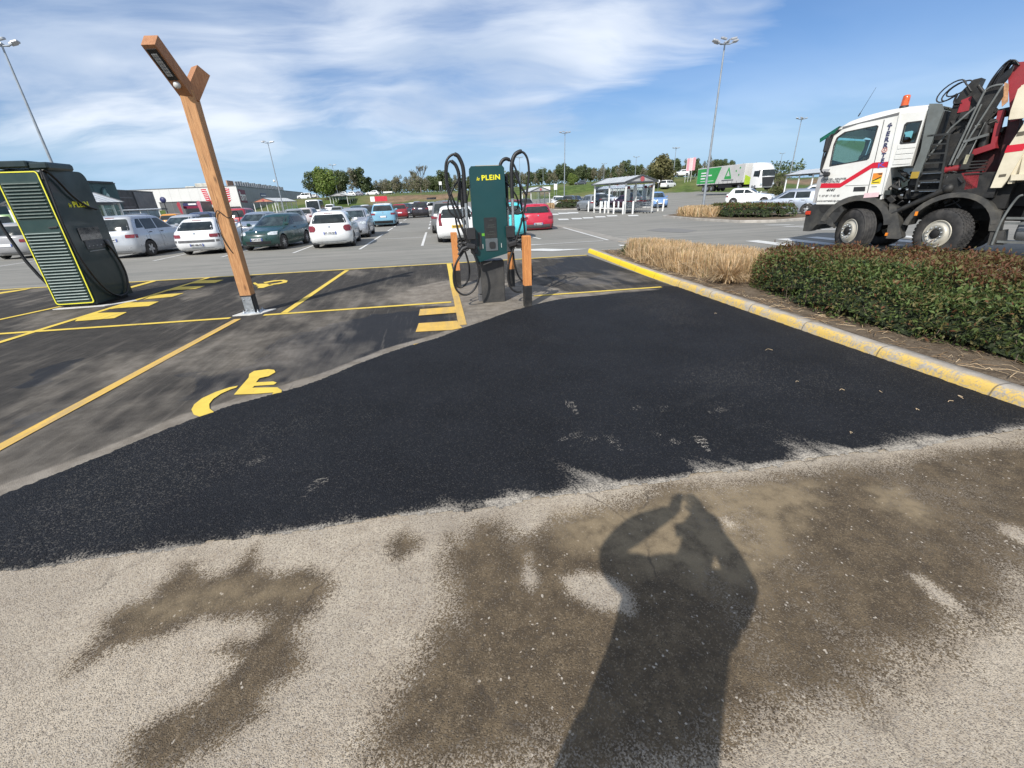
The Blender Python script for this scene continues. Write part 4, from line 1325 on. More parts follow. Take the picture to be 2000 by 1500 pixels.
def charger_slim():
    YP = 7.20
    t = empty('charging_station', (0.84, 7.40, 0), 0, 'slim teal charging post with looped black cables between wooden bollards', 'charging station')
    O = Vector((0.84, 7.40, 0))
    def c4(a, b, y):
        return on_y(820 + a / 4.286, 270 + b / 4.286, y) - O
    # front panel outline (x, z)
    pl = [(0.555, 0.735), (0.585, 0.725), (1.085, 0.845), (1.115, 0.875), (1.098, 2.115), (1.068, 2.150), (0.590, 2.152), (0.555, 2.115)]
    pl = [(x - O.x, z) for x, z in pl]
    p = MB()
    p.plate([pl], 0.035, (0, YP - O.y, 0))
    pan = p.build('front_panel', M_TEAL, t)
    bz = MB()
    back = [(x * 0.94, 0.02 + z * 0.985) for x, z in pl]
    bz.plate([back], 0.27, (0, YP + 0.035 - O.y, 0))
    bz.build('cabinet', M_CARD, t)
    tp = MB()
    tp.box((0, YP + 0.15 - O.y, 2.155), (0.36, 0.22, 0.014))
    tp.build('roof_cover', pbr('pale aluminium cover', (0.5, 0.46, 0.38), 0.4, 0.3), t)
    le_plein(0.098, pan, frame((0.008, YP - 0.004 - O.y, 1.985), (1, 0, 0.02), (-0.02, 0, 1)))
    s = MB()
    s.plate([rounded_rect(0.735 - O.x, 1.105, 0.935 - O.x, 1.415, 0.012)], 0.010, (0, YP - 0.008 - O.y, 0))
    sc_ = s.build('screen', M_SCREEN, pan)
    for z_, w_ in ((1.375, 0.05), (1.30, 0.10), (1.27, 0.12), (1.20, 0.08), (1.16, 0.12)):
        s = MB().box((0.85 - O.x, YP - 0.0095 - O.y, z_), (w_, 0.002, 0.010))
        s.build('screen_mark', pbr('dim screen marks', (0.05, 0.055, 0.05), 0.3), sc_)
    s = MB()
    s.plate([rounded_rect(0.74 - O.x, 0.905, 0.94 - O.x, 1.098, 0.012)], 0.014, (0, YP - 0.012 - O.y, 0))
    cr = s.build('card_reader', pbr('grey reader face', (0.095, 0.11, 0.12), 0.45), pan)
    s = MB()
    s.plate([rounded_rect(0.80 - O.x, 0.94, 0.90 - O.x, 1.045, 0.03)], 0.010, (0, YP - 0.022 - O.y, 0))
    s.build('reader_pad', M_TRIM, cr)
    s = MB()
    s.plate([rounded_rect(0.625 - O.x, 0.935, 0.675 - O.x, 1.20, 0.02)], 0.012, (0, YP - 0.012 - O.y, 0))
    s.build('handle', M_TRIM, pan)
    s = MB()
    s.box((0.71 - O.x, YP - 0.003 - O.y, 1.16), (0.045, 0.004, 0.042))
    s.build('status_mark', pbr('green mark', (0.12, 0.35, 0.03), 0.4), pan)
    for x_ in (1.00, 0.695):
        s = MB().box((x_ - O.x, YP - 0.003 - O.y, 0.98), (0.008, 0.004, 0.07))
        s.build('keyhole_cover', pbr('pale plastic strip', (0.55, 0.56, 0.55), 0.4), pan)
    # pedestal
    s = MB()
    s.box((0.855 - O.x, 7.53 - O.y, 0.36), (0.40, 0.30, 0.72), None, 0, 0.012)
    pd = s.build('pedestal', pbr('dusty black steel', (0.042, 0.042, 0.043), 0.55, 0.1, 0.2, 5, stain=((0.13, 0.12, 0.105), 0.30, 2.5)), t)
    s = MB()
    s.box((0.655 - O.x, 7.60 - O.y, 0.42), (0.10, 0.14, 0.58), None, 0, 0.01)
    s.box((0.655 - O.x, 7.60 - O.y, 0.06), (0.12, 0.16, 0.12), None, 0, 0.01)
    s.build('pedestal_cover', M_GREYTRIM, pd)
    s = MB()
    s.add([(0.70 - O.x, 7.375 - O.y, 0.655), (0.84 - O.x, 7.375 - O.y, 0.695), (0.85 - O.x, 7.375 - O.y, 0.715), (0.70 - O.x, 7.375 - O.y, 0.675)], [(0, 1, 2, 3)])
    s.build('scratch_strip', pbr('pale rubbed edge', (0.34, 0.32, 0.28), 0.6), pd)
    # steel tubes with rubber sleeves
    def pole(xy, z0, z1, z2, top, r=0.024):
        x, y = xy
        st = MB()
        st.tube([(x - O.x, y - O.y, z0), (x - O.x, y - O.y, z1)], r, 14)
        a = st.build('cable_tube', M_INOX, t)
        bs = MB()
        bs.box((x - O.x + (0.05 if x < O.x else -0.05), y - O.y, z0 + 0.02), (0.14, 0.09, 0.18), None, 0, 0.01)
        bs.build('tube_clamp', M_TRIM, a)
        sl = MB()
        sl.tube([(x - O.x, y - O.y, z1 - 0.02), (x - O.x, y - O.y, z2)], r * 1.25, 12)
        sl.build('rubber_sleeve', M_RUBBER, a)
        return a
    ya, yb = 7.12, 7.42
    pole((0.460, ya), 1.17, 1.66, 2.02, None)
    pole((0.425, yb), 1.15, 1.60, 1.95, None)
    pole((1.195, ya), 1.17, 1.70, 2.04, None)
    pole((1.155, yb), 1.15, 1.62, 2.04, None)
    def cable(pts, y, r, name='charging_cable', k=6, ys=None):
        P_ = [c4(a, b, (ys[i] if ys else y)) for i, (a, b) in enumerate(pts)]
        return MB().tube(smooth_path(P_, k), r, 9).build(name, M_RUBBER, t)
    # left front: sleeve arch, drop, low loop and back to the plug
    cable([(372, 345), (362, 250), (345, 195), (318, 148), (288, 133)], ya, [0.030] * 24 + [0.024], 'rubber_sleeve')
    cable([(300, 132), (268, 140), (238, 165), (217, 215), (215, 300), (225, 400), (255, 505), (290, 600), (330, 700), (372, 800), (415, 890), (455, 975), (485, 1060), (495, 1140), (482, 1215), (448, 1275), (398, 1308), (348, 1305), (305, 1265), (284, 1195), (284, 1110), (310, 1035), (355, 965), (395, 905)], ya, 0.017)
    # left rear
    cable([(340, 520), (332, 400), (326, 300), (305, 235), (282, 205), (262, 192)], yb, [0.028] * 30 + [0.023], 'rubber_sleeve')
    cable([(270, 192), (248, 195), (232, 222), (226, 300), (236, 390), (262, 470), (300, 560), (345, 640), (390, 720)], yb, 0.016)
    cable([(330, 310), (310, 370), (278, 420), (250, 490), (234, 560), (250, 615), (295, 655), (340, 670), (372, 645), (380, 600)], yb - .1, 0.013)
    cable([(296, 650), (310, 730), (335, 820), (365, 910), (395, 1000), (414, 1090), (410, 1165), (380, 1225), (338, 1250), (305, 1225), (292, 1150), (300, 1060), (335, 985), (380, 930)], yb - .05, 0.016)
    cable([(345, 360), (325, 460), (318, 560), (335, 640), (365, 720)], yb, 0.012)
    cable([(410, 440), (395, 520), (400, 600), (420, 680)], yb, 0.012)
    # right front
    cable([(770, 330), (768, 245), (778, 180), (800, 135), (835, 113), (852, 113)], ya, [0.031] * 30 + [0.024], 'rubber_sleeve')
    cable([(842, 112), (872, 125), (897, 165), (910, 230), (912, 310), (902, 400), (890, 490), (878, 570), (852, 618), (810, 632), (770, 612), (740, 565), (724, 500)], ya, 0.017)
    cable([(790, 285), (830, 370), (868, 440), (888, 470)], ya - 0.03, 0.016)
    cable([(884, 540), (870, 620), (848, 710), (822, 800), (795, 890), (765, 980), (742, 1070), (735, 1150), (745, 1215), (770, 1262), (810, 1285), (850, 1282)], ya, 0.017)
    # right rear
    cable([(672, 232), (680, 205), (700, 180), (725, 172), (752, 182)], yb, [0.027] * 24 + [0.023], 'rubber_sleeve')
    cable([(745, 180), (780, 212), (808, 275), (828, 350), (842, 430), (845, 520), (855, 600), (868, 680), (876, 760), (884, 830)], yb, 0.016)
    cable([(716, 360), (760, 415), (800, 470), (822, 530), (818, 580), (790, 600), (752, 585), (735, 540)], yb - .1, 0.013)
    cable([(782, 960), (790, 1030), (805, 1100), (830, 1160), (865, 1200), (900, 1210), (930, 1190), (940, 1140), (930, 1060), (895, 985), (850, 925)], yb - .05, 0.016)
    # plugs with their loop handles
    def plug(c, sgn, y):
        c = Vector(c)
        a = MB()
        a.box(c, (0.15, 0.10, 0.085), Euler((0, R(12 * sgn), 0)).to_matrix(), 0, 0.02)
        a.tube([c + Vector((-sgn * 0.05, 0, 0.0)), c + Vector((-sgn * 0.14, -0.01, -0.03)), c + Vector((-sgn * 0.22, -0.02, -0.12))], [0.034, 0.030, 0.020], 10)
        ring = [c + Vector((-sgn * (0.13 + 0.085 * math.cos(R(q))), -0.02, 0.0 + 0.055 * math.sin(R(q)) + 0.02 * math.cos(R(q)))) for q in range(0, 361, 24)]
        a.tube(ring, 0.013, 8)
        return a.build('charging_plug', M_TRIM, t)
    for a, b, y, sg in ((430, 905, ya, 1), (425, 870, yb, 1), (775, 885, ya, -1), (765, 855, yb, -1)):
        plug(c4(a, b, y), sg, y)
    for x_ in (0.56, 1.14):
        s = MB().box((x_ - O.x, 7.3 - O.y, 0.99), (0.12, 0.22, 0.26), None, 0, 0.02)
        s.build('plug_holster', M_CARD, t)
charger_slim()

# ================================================================ bollards
def bollard(loc, rz, h, label):
    t = empty('wooden_bollard', loc, R(rz), label, 'bollard', 'wooden bollards around the charging post')
    s = 0.06
    b = MB()
    vs = [(sx * s, sy * s, 0.36) for sx, sy in ((-1, -1), (1, -1), (1, 1), (-1, 1))] + [(sx * s, sy * s, h - 0.012) for sx, sy in ((-1, -1), (1, -1), (1, 1), (-1, 1))] + [(sx * s * .86, sy * s * .86, h) for sx, sy in ((-1, -1), (1, -1), (1, 1), (-1, 1))]
    fs = [(0, 1, 5, 4), (1, 2, 6, 5), (2, 3, 7, 6), (3, 0, 4, 7), (4, 5, 9, 8), (5, 6, 10, 9), (6, 7, 11, 10), (7, 4, 8, 11), (8, 9, 10, 11)]
    b.add(vs, fs)
    b.build('wooden_top', M_WOODBOL, t)
    f = MB()
    f.box((0, 0, 0.18), (2 * s + 0.004, 2 * s + 0.004, 0.36), None, 0, 0.004)
    f.build('steel_shoe', pbr('black bollard shoe', (0.02, 0.02, 0.021), 0.5, 0.1, 0.25, 8, stain=((0.11, 0.10, 0.085), 0.3, 5)), t)
    return t
bollard((1.36, 6.90, 0.0), 4, 1.135, 'front wooden bollard at the edge of the fresh asphalt')
bollard((0.295, 9.0, 0.0), 3, 1.10, 'wooden bollard beside the yellow bay line under the hanging cable loops')
bollard((1.39, 8.72, 0.0), -2, 1.10, 'wooden bollard standing behind the slim charging post on its shaded side')
# ================================================================ cars
class CarShape:
    """car body as stacked plan outlines; local +Y is the front, z up from the road"""
    def __init__(s, L, W, H, ws=0.62, rf=0.15, rr=-1.45, rb=None, hood=0.80, belt=0.95, bow=0.16, bowr=0.08, nose=0.22, tw=0.37, wb=None, r=0.31, spoiler=0.0, boot=None):
        a = L / 2
        s.L, s.W, s.H, s.r, s.belt, s.hood = L, W, H, r, belt, hood
        s.wb = wb or L * 0.62
        s.fy, s.ry = a - (L - s.wb) * 0.47, -a + (L - s.wb) * 0.53
        rb = rb if rb is not None else -a + 0.10
        s.ws, s.rf, s.rr, s.rb = ws, rf, rr, rb
        s.bow, s.bowr = bow, bowr
        top = H - 0.10
        lv = [(.17, a - .22, -a + .22, .455), (.24, a - .07, -a + .10, .482), (.34, a - .015, -a + .03, .494), (.48, a, -a, .5), (.60, a - .02, -a + .005, .5)]
        zb = boot if boot else belt
        lv += [(hood - .10, a - .08, -a + .03, .496), (hood - .03, a - nose * .7, -a + .04, .490), (hood, a - nose * 1.25, -a + .05, .484)]
        zm = (hood + belt) / 2
        lv += [(zm, ws + (a - nose * 1.25 - ws) * .42, -a + .06, .476)]
        lv += [(belt, ws, min(rb, -a + .08) if boot is None else rb, .462)]
        lv += [(belt + .03, ws - .035, rb + .01, .453)]
        k = (top - belt - .03)
        for q in (0.35, 0.7, 1.0):
            lv += [(belt + .03 + k * q, ws - .035 + (rf - ws + .035) * q, rb + .01 + (rr - rb - .01) * q ** 1.25, (.453 + (tw - .453) * q))]
        lv += [(H - .045, rf - .16, rr + .04 - spoiler, tw - .045), (H - .012, rf - .38, rr + .22, tw - .12), (H, rf - .62, rr + .55, tw - .24)]
        s.lv = lv

    def at(s, z):
        lv = s.lv
        if z <= lv[0][0]:
            return lv[0][1:]
        for a, b in zip(lv[:-1], lv[1:]):
            if z <= b[0]:
                t = (z - a[0]) / (b[0] - a[0])
                return tuple(a[i] + (b[i] - a[i]) * t for i in (1, 2, 3))
        return lv[-1][1:]

    def F(s, x, z, off=0.0):
        yf, yr, hw = s.at(z)
        u = x / (hw * s.W * .975)
        return Vector((x, yf - s.bow * u * u - .10 * u ** 8 + off, z))

    def B(s, x, z, off=0.0):
        yf, yr, hw = s.at(z)
        u = x / (hw * s.W * .975)
        return Vector((x, yr + s.bowr * u * u + .08 * abs(u) ** 8 - off, z))

    def S(s, y, z, sd, off=0.0):
        yf, yr, hw = s.at(z)
        c = (yf - s.bow - .1 + yr + s.bowr + .08) / 2
        h = max(.05, (yf - s.bow - .1 - yr - s.bowr - .08) / 2)
        t = max(-1, min(1, (y - c) / h))
        return Vector((sd * (hw * s.W * (1 - .025 * t ** 6) + off), y, z))

    def body(s):
        NF, NS = 12, 64
        rings = []
        zs = []
        lv = s.lv
        for a, b in zip(lv[:-1], lv[1:]):
            k = 2 if b[0] < s.hood - .05 else 1
            for i in range(k):
                zs.append(a[0] + (b[0] - a[0]) * i / k)
        zs.append(lv[-1][0])
        for z in zs:
            yf, yr, hw = s.at(z)
            hx = hw * s.W
            ring = []
            y0, y1 = yr + s.bowr + .08, yf - s.bow - .1
            for i in range(NF):
                ring.append(s.F(hx * .975 * (-1 + 2 * i / NF), z))
            for i in range(NS):
                ring.append(s.S(y1 + (y0 - y1) * i / NS, z, 1))
            for i in range(NF):
                ring.append(s.B(hx * .975 * (1 - 2 * i / NF), z))
            for i in range(NS):
                ring.append(s.S(y0 + (y1 - y0) * i / NS, z, -1))
            rings.append(ring)
        n = len(rings[0])
        RA = s.r + .055
        flat = [p.copy() for rg in rings for p in rg]
        ins = [False] * len(flat)
        for k, p in enumerate(flat):
            if abs(p.x) > s.W * .36 and p.z < s.hood + .05:
                for cy in (s.fy, s.ry):
                    dy, dz = p.y - cy, p.z - s.r
                    if dy * dy + dz * dz < RA * RA:
                        ins[k] = True
                        break
        mb = MB()
        fs = []
        for i in range(len(rings) - 1):
            for j in range(n):
                q = (i * n + j, (i) * n + (j + 1) % n, (i + 1) * n + (j + 1) % n, (i + 1) * n + j)
                if all(ins[k] for k in q):
                    continue
                fs.append(q[::-1])
        for k, p in enumerate(flat):
            if ins[k]:
                for cy in (s.fy, s.ry):
                    dy, dz = p.y - cy, p.z - s.r
                    if dy * dy + dz * dz < RA * RA:
                        if dz < 0.02:
                            p.y = cy + math.copysign(math.sqrt(max(0, RA * RA - dz * dz)), dy)
                        else:
                            d = math.hypot(dy, dz)
                            p.y, p.z = cy + dy / d * RA, s.r + dz / d * RA
                        break
        mb.add(flat, fs, 0, True)
        mb.add([p for p in rings[-1]], [tuple(range(n))[::-1]], 0, True)
        return mb

    def panel(s, mb, side, rows, off=.006, n=6, mi=0):
        """rows of (z, a, b): a..b is x on the front and rear, y on the sides"""
        rr = []
        fine = []
        for (z0, a0, b0), (z1, a1, b1) in zip(rows[:-1], rows[1:]):
            k = max(1, int((z1 - z0) / .05))
            fine += [(z0 + (z1 - z0) * i / k, a0 + (a1 - a0) * i / k, b0 + (b1 - b0) * i / k) for i in range(k)]
        fine.append(rows[-1])
        for z, a, b in fine:
            row = []
            for i in range(n + 1):
                q = a + (b - a) * i / n
                row.append(s.F(q, z, off) if side == 'F' else s.B(q, z, off) if side == 'B' else s.S(q, z, 1 if side == 'R' else -1, off))
            rr.append(row)
        up = side in ('F', 'R')
        # orientation: decide by normal direction
        p, q, w_ = rr[0][0], rr[0][1], rr[1][0]
        nrm = (q - p).cross(w_ - p)
        want = {'F': Vector((0, 1, .1)), 'B': Vector((0, -1, .1)), 'R': Vector((1, 0, 0)), 'L': Vector((-1, 0, 0))}[side]
        mb.grid(rr, mi, True, flip=nrm.dot(want) < 0)
        return mb


WHEEL_CACHE = {}
def wheel_parts(r, w_, style):
    key = (r, w_, style)
    if key in WHEEL_CACHE:
        return WHEEL_CACHE[key]
    ty = MB()
    ty.lathe([(r * .62, -w_ / 2), (r * .90, -w_ / 2), (r * .985, -w_ * .36), (r, -w_ * .2), (r, w_ * .2), (r * .985, w_ * .36), (r * .90, w_ / 2), (r * .62, w_ / 2 - .004), (r * .60, w_ / 2 - .03)], 28)
    rm = MB()
    rm.lathe([(r * .63, w_ / 2 - .005), (r * .60, w_ / 2), (r * .57, w_ / 2 - .012), (r * .55, w_ / 2 - .05), (0.0, w_ / 2 - .06)], 28, mi=1)
    ns = {'five': 5, 'ten': 9, 'hub': 12}[style]
    for i in range(ns):
        a = 2 * math.pi * i / ns
        wd = {'five': .075, 'ten': .035, 'hub': .05}[style] * r / .31
        q = Matrix.Rotation(a, 3, 'Z')
        rm.add([q @ Vector(p) for p in ((r * .10, -wd * .7, w_ / 2 - .012), (r * .60, -wd * .5, w_ / 2 - .006), (r * .60, wd * .5, w_ / 2 - .006), (r * .10, wd * .7, w_ / 2 - .012))], [(0, 1, 2, 3)])
    rm.lathe([(r * .16, w_ / 2 - .013), (r * .13, w_ / 2 - .004), (0, w_ / 2 - .003)], 14)
    me = []
    for nm, mb, ms in (('tyre', ty, [M_TYRE]), ('rim', rm, [M_RIM, M_RIMDARK])):
        m_ = bpy.data.meshes.new(nm)
        m_.from_pydata(mb.v, [], mb.f)
        for x in ms:
            m_.materials.append(x)
        m_.polygons.foreach_set('material_index', mb.m)
        m_.polygons.foreach_set('use_smooth', mb.s)
        m_.update()
        me.append(m_)
    WHEEL_CACHE[key] = me
    return me

def add_wheel(parent, loc, r, w_, sd, style='five', steer=0.0):
    ty, rm = wheel_parts(r, w_, style)
    o = bpy.data.objects.new('wheel', ty)
    COL.objects.link(o)
    o.parent = parent
    o.location = loc
    o.rotation_euler = (R(90), 0, R(90) * sd + steer) if False else Euler((0, R(90) * sd, 0)).to_matrix().to_euler()
    if steer:
        o.rotation_euler = (Matrix.Rotation(steer, 3, 'Z') @ Euler((0, R(90) * sd, 0)).to_matrix()).to_euler()
    c = bpy.data.objects.new('rim', rm)
    COL.objects.link(c)
    c.parent = o
    return o

def plate_on(car_o, s, side, z, txt=None, yellow=False, w_=.50, small=False):
    mb = MB()
    s.panel(mb, side, [(z - .055, -w_ / 2, w_ / 2), (z + .055, -w_ / 2, w_ / 2)], .022, 4, 0)
    if not yellow:
        for e in (-1, 1):
            s.panel(mb, side, [(z - .053, e * (w_ / 2 - .04), e * (w_ / 2 - .002)), (z + .053, e * (w_ / 2 - .04), e * (w_ / 2 - .002))], .025, 1, 1)
    p = mb.build('number_plate', [M_PLATEY if yellow else M_PLATE, M_EUBLUE], car_o)
    if txt:
        c = s.B(0, z, .030) if side == 'B' else s.F(0, z, .030)
        M_ = frame(c, (1, 0, 0), (0, 0, 1)) if side == 'B' else frame(c, (-1, 0, 0), (0, 0, 1))
        lettering('plate_number', txt, .088, M_INK, p, M_, .001, .002)
    return p

def make_car(label, loc, rz, colr, s, cat='car', group='cars in the car park', colour_name='', plate=None, yellow=False, lights='wide', rim='five', bumper=None, three_door=False, roofcol=None, detail=2, rail=False, metal=0.0, badge=True, plate_z=None, plate_rear_z=None, name='parked_car', steer=0.0, strip_=None, split_col=None):
    t = empty(name, loc, rz, label, cat, group)
    pm = paint(colour_name or str(colr), colr, metal)
    s.body().build('body', pm, t)
    W, H, bz = s.W, s.H, s.belt
    top = H - .105
    mb = MB()
    # wheel wells and floor
    for cy in (s.fy, s.ry):
        for sd in (-1, 1):
            mb.box((sd * (W / 2 - .16), cy, s.r + .06), (.26, 2 * s.r + .10, s.r * 1.3))
    mb.box((0, 0, .21), (W * .86, s.L * .86, .10))
    mb.build('underbody', M_TRIM, t)
    for cy, st_ in ((s.fy, steer), (s.ry, 0)):
        for sd in (-1, 1):
            add_wheel(t, (sd * (W / 2 - .105), cy, s.r), s.r, .20, sd, rim, st_)
    # windows
    w1, _, hw1 = s.at(bz + .05)
    def hx(z): return s.at(z)[2] * W
    def win(side, rows, name='window', mat_=M_GLASS, n=6, off=.006):
        q = MB()
        s.panel(q, side, rows, off, n)
        return q.build(name, mat_, t)
    zr = [bz + .045, bz + .045 + (top - bz) * .5, top - .03]
    ws_ = win('F', [(z, -hx(z) * .90, hx(z) * .90) for z in [bz + .01] + zr], 'windscreen', M_GLASSLIGHT, 10)
    rz0 = bz + .03
    zr2 = [rz0, rz0 + .05, (rz0 + top) / 2, top - .07, top - .035]
    fr_ = [.84, .88, .88, .85, .80]
    rwo = win('B', [(z, -hx(z) * f, hx(z) * f) for z, f in zip(zr2, fr_)], 'rear_window', M_GLASS, 10)
    for sd in 'LR':
        def y_front(z): return s.at(z)[0] - s.bow - .20
        def y_rear(z): return s.at(z)[1] + s.bowr + .22
        m_ = -0.25 if three_door else (s.ws + s.rr) / 2 - .05
        zz = [bz + .035, bz + .10, (bz + top) / 2 + .05, top - .045]
        win(sd, [(z, m_ + .035, y_front(z)) for z in zz], 'window')
        m2 = -s.L if True else 0
        q0 = s.ry + .12
        if three_door:
            win(sd, [(z, y_rear(z) + .08, m_ - .035) for z in zz[1:]], 'window')
        elif s.L > 4.2 and s.H > 1.5 or s.boxy:
            win(sd, [(z, q0, m_ - .035) for z in zz], 'window')
            win(sd, [(z, y_rear(z) + .06, q0 - .05) for z in zz[1:]], 'window')
        else:
            win(sd, [(z, max(y_rear(z) + .05, q0 - .12), m_ - .035) for z in zz], 'window')
        if detail >= 2:
            dl = MB()
            xs_ = [m_] + ([] if three_door else [q0 + .03]) + [s.ws - .02]
            for y_ in xs_:
                s.panel(dl, sd, [(z, y_ - .006, y_ + .006) for z in (.30, .5, .7, bz - .02)], .0025, 1)
            dl.build('door_gap', M_TRIM, t)
            for y_ in ([m_ + .16] if three_door else [m_ + .16, q0 + .18]):
                hd = MB()
                s.panel(hd, sd, [(bz - .10, y_ - .09, y_ + .09), (bz - .07, y_ - .09, y_ + .09)], .02, 1)
                hd.build('door_handle', M_TRIM, t)
        mr = MB()
        e = 1 if sd == 'R' else -1
        c = s.S(s.ws - .12, bz + .06, e)
        mr.box(c + Vector((e * .10, .02, .02)), (.19, .09, .13), Euler((0, 0, R(-12 * e))).to_matrix(), 0, .035)
        mr.box(c + Vector((e * .02, .02, -.02)), (.10, .05, .04))
        mr.build('mirror', pm if detail < 3 else M_TRIM, t)
    # lamps
    hz = s.hood
    for e in (-1, 1):
        q = MB()
        xo, xi = hx(hz - .1) * .93, hx(hz - .1) * .52
        s.panel(q, 'F', [(hz - .17, e * xi * 1.1, e * xo), (hz - .10, e * xi * 1.05, e * xo), (hz - .045, e * xi * 1.25, e * xo * .98)], .008, 5)
        q.build('headlight', M_HEAD, t)
        q = MB()
        if lights == 'tall':
            xo = hx(1.0) * .965
            s.panel(q, 'B', [(hz - .14, e * xo * .82, e * xo), (bz, e * xo * .86, e * xo), (top - .18, e * hx(top - .18) * .88, e * hx(top - .18) * .97)], .010, 3)
        elif lights == 'round':
            s.panel(q, 'B', [(hz - .17, e * hx(hz) * .74, e * hx(hz) * .97), (hz - .09, e * hx(hz) * .66, e * hx(hz) * .985), (hz + .0, e * hx(hz) * .65, e * hx(hz) * .985), (hz + .07, e * hx(hz) * .74, e * hx(hz) * .95)], .010, 5)
        else:
            s.panel(q, 'B', [(hz - .14, e * hx(hz) * .66, e * hx(hz) * .975), (hz - .09, e * hx(hz) * .64, e * hx(hz) * .985), (hz - .01, e * hx(hz) * .66, e * hx(hz) * .985)], .010, 5)
        q.build('tail_light', M_TAIL, t)
        sp = MB()
        sd = 'R' if e > 0 else 'L'
        yb = s.at(hz - .1)[1] + s.bowr + .08
        if lights != 'tall':
            s.panel(sp, sd, [(hz - .15, yb, yb + .13), (hz - .01, yb, yb + .17)], .008, 2)
            sp.build('tail_light', M_TAIL, t)
    # grille, bumper inlays, plates, badge
    q = MB()
    s.panel(q, 'F', [(.27, -W * .30, W * .30), (.40, -W * .33, W * .33)], .006, 6)
    s.panel(q, 'F', [(hz - .15, -W * .22, W * .22), (hz - .085, -W * .24, W * .24)], .006, 6)
    q.build('grille', M_TRIM, t)
    q = MB()
    bm = {'grey': M_GREYTRIM, 'black': M_TRIM}.get(bumper, None)
    if bm:
        s.panel(q, 'B', [(.22, -W * .46, W * .46), (.44, -W * .475, W * .475)], .008, 8)
        q.build('bumper', bm, t)
    else:
        s.panel(q, 'B', [(.20, -W * .36, W * .36), (.28, -W * .33, W * .33)], .006, 6)
        q.build('bumper_inlay', M_TRIM, t)
    if strip_:
        q = MB()
        for side, a in (('B', W * .49), ('F', W * .49)):
            s.panel(q, side, [(.50, -a, a), (.59, -a, a)], .012, 8)
        q.build('bumper_strip', M_GREYTRIM, t)
    plate_on(t, s, 'F', .46, plate if detail >= 2 else None)
    plate_on(t, s, 'B', plate_rear_z or .62, plate if detail >= 2 else None, yellow)
    if badge and detail >= 2:
        for side in 'FB':
            q = MB()
            c = s.F(0, hz - .06, .014) if side == 'F' else s.B(0, hz + .03, .014)
            q.lathe([(0.040, 0), (0.034, .008), (0.018, .006), (0.0, .010)], 12, c, (Vector((0, 1, .3)) if side == 'F' else Vector((0, -1, .2))).to_track_quat('Z', 'Y').to_matrix())
            q.build('badge', M_CHROME, t)
    if detail >= 2:
        q = MB()
        p0 = s.B(0, bz + .045, .02)
        q.tube([p0, s.B(.2, bz + .07, .022), s.B(.40, bz + .075, .022)], .009, 5)
        q.build('wiper', M_TRIM, t)
        q = MB()
        q.tube([(0, s.rr + .25, H - .02), (0, s.rr + .13, H + .12)], .006, 5)
        q.build('aerial', M_TRIM, t)
        q = MB()
        zt = H - .075
        s.panel(q, 'B', [(zt - .02, -.17, .17), (zt, -.17, .17)], .012, 3)
        q.build('brake_light', M_TAIL, t)
    if roofcol is not None:
        q = MB()
        zs_ = [H - .09, H - .045, H - .012, H]
        rings = []
        for z in zs_:
            yf, yr, hw = s.at(z)
            h_ = hw * W
            ring = [s.F(h_ * .97 * (-1 + 2 * i / 8), z, .005) + Vector((0, 0, .006)) for i in range(9)] + [s.B(h_ * .97 * (1 - 2 * i / 8), z, .005) + Vector((0, 0, .006)) for i in range(9)]
            rings.append([p + Vector((.005 * (1 if p.x > 0 else -1), 0, 0)) for p in ring])
        n_ = len(rings[0])
        for a, b in zip(rings[:-1], rings[1:]):
            q.add(a + b, [(i, (i + 1) % n_, n_ + (i + 1) % n_, n_ + i)[::-1] for i in range(n_)], 0, True)
        q.add(rings[-1], [tuple(range(n_))[::-1]], 0, True)
        q.build('roof', paint('roof ' + colour_name, roofcol), t)
    if rail:
        for e in (-1, 1):
            q = MB()
            x_ = e * s.at(H - .05)[2] * W
            q.tube([(x_, s.rr + .15, H - .05), (x_, s.rr + .25, H + .02), (x_, s.rf - .35, H + .02), (x_, s.rf - .2, H - .06)], .018, 6)
            q.build('roof_rail', M_INOX, t)
    return t
CarShape.boxy = False

def hatch(**k):
    d = dict(L=3.95, W=1.72, H=1.46, ws=.78, rf=.10, rr=-1.52, rb=-1.80, hood=.84, belt=.96, r=.30)
    d.update(k)
    return CarShape(**d)
def mpv(**k):
    d = dict(L=4.27, W=1.78, H=1.62, ws=1.02, rf=.28, rr=-1.72, rb=-2.0, hood=.92, belt=1.03, r=.32, nose=.26, tw=.385)
    d.update(k)
    s = CarShape(**d)
    s.boxy = True
    return s
def suv(**k):
    d = dict(L=4.3, W=1.82, H=1.63, ws=.80, rf=.12, rr=-1.68, rb=-1.98, hood=.98, belt=1.08, r=.345, tw=.38)
    d.update(k)
    return CarShape(**d)

G1 = 'cars parked in the first row'
# ---- first row, left to right
make_car('silver people carrier seen from behind beside the green charging cabinet', (-12.80, 22.15, 0), R(-3), (0.46, 0.48, 0.51), mpv(), group=G1, colour_name='light silver', plate='AC-465-RT', rim='five', metal=.35, plate_rear_z=.72)
make_car('white hatchback with a grey bumper strip parked behind the wooden lamp post', (-9.78, 21.75, 0), R(2), (0.72, 0.73, 0.74), hatch(L=4.0, W=1.69, H=1.40, rr=-1.40, rb=-1.86, hood=.82, belt=.92), group=G1, colour_name='plain white', plate='BK-186-XL', strip_=True, rim='hub', plate_rear_z=.40)
make_car('dark green hatchback parked nose towards us with a pale number plate', (-7.30, 22.0, 0), R(172), (0.012, 0.050, 0.045), hatch(L=3.83, W=1.67, H=1.43, nose=.30, hood=.80, belt=.93, bow=.24), group=G1, colour_name='dark green', plate='BC-679-WG', rim='ten', three_door=True)
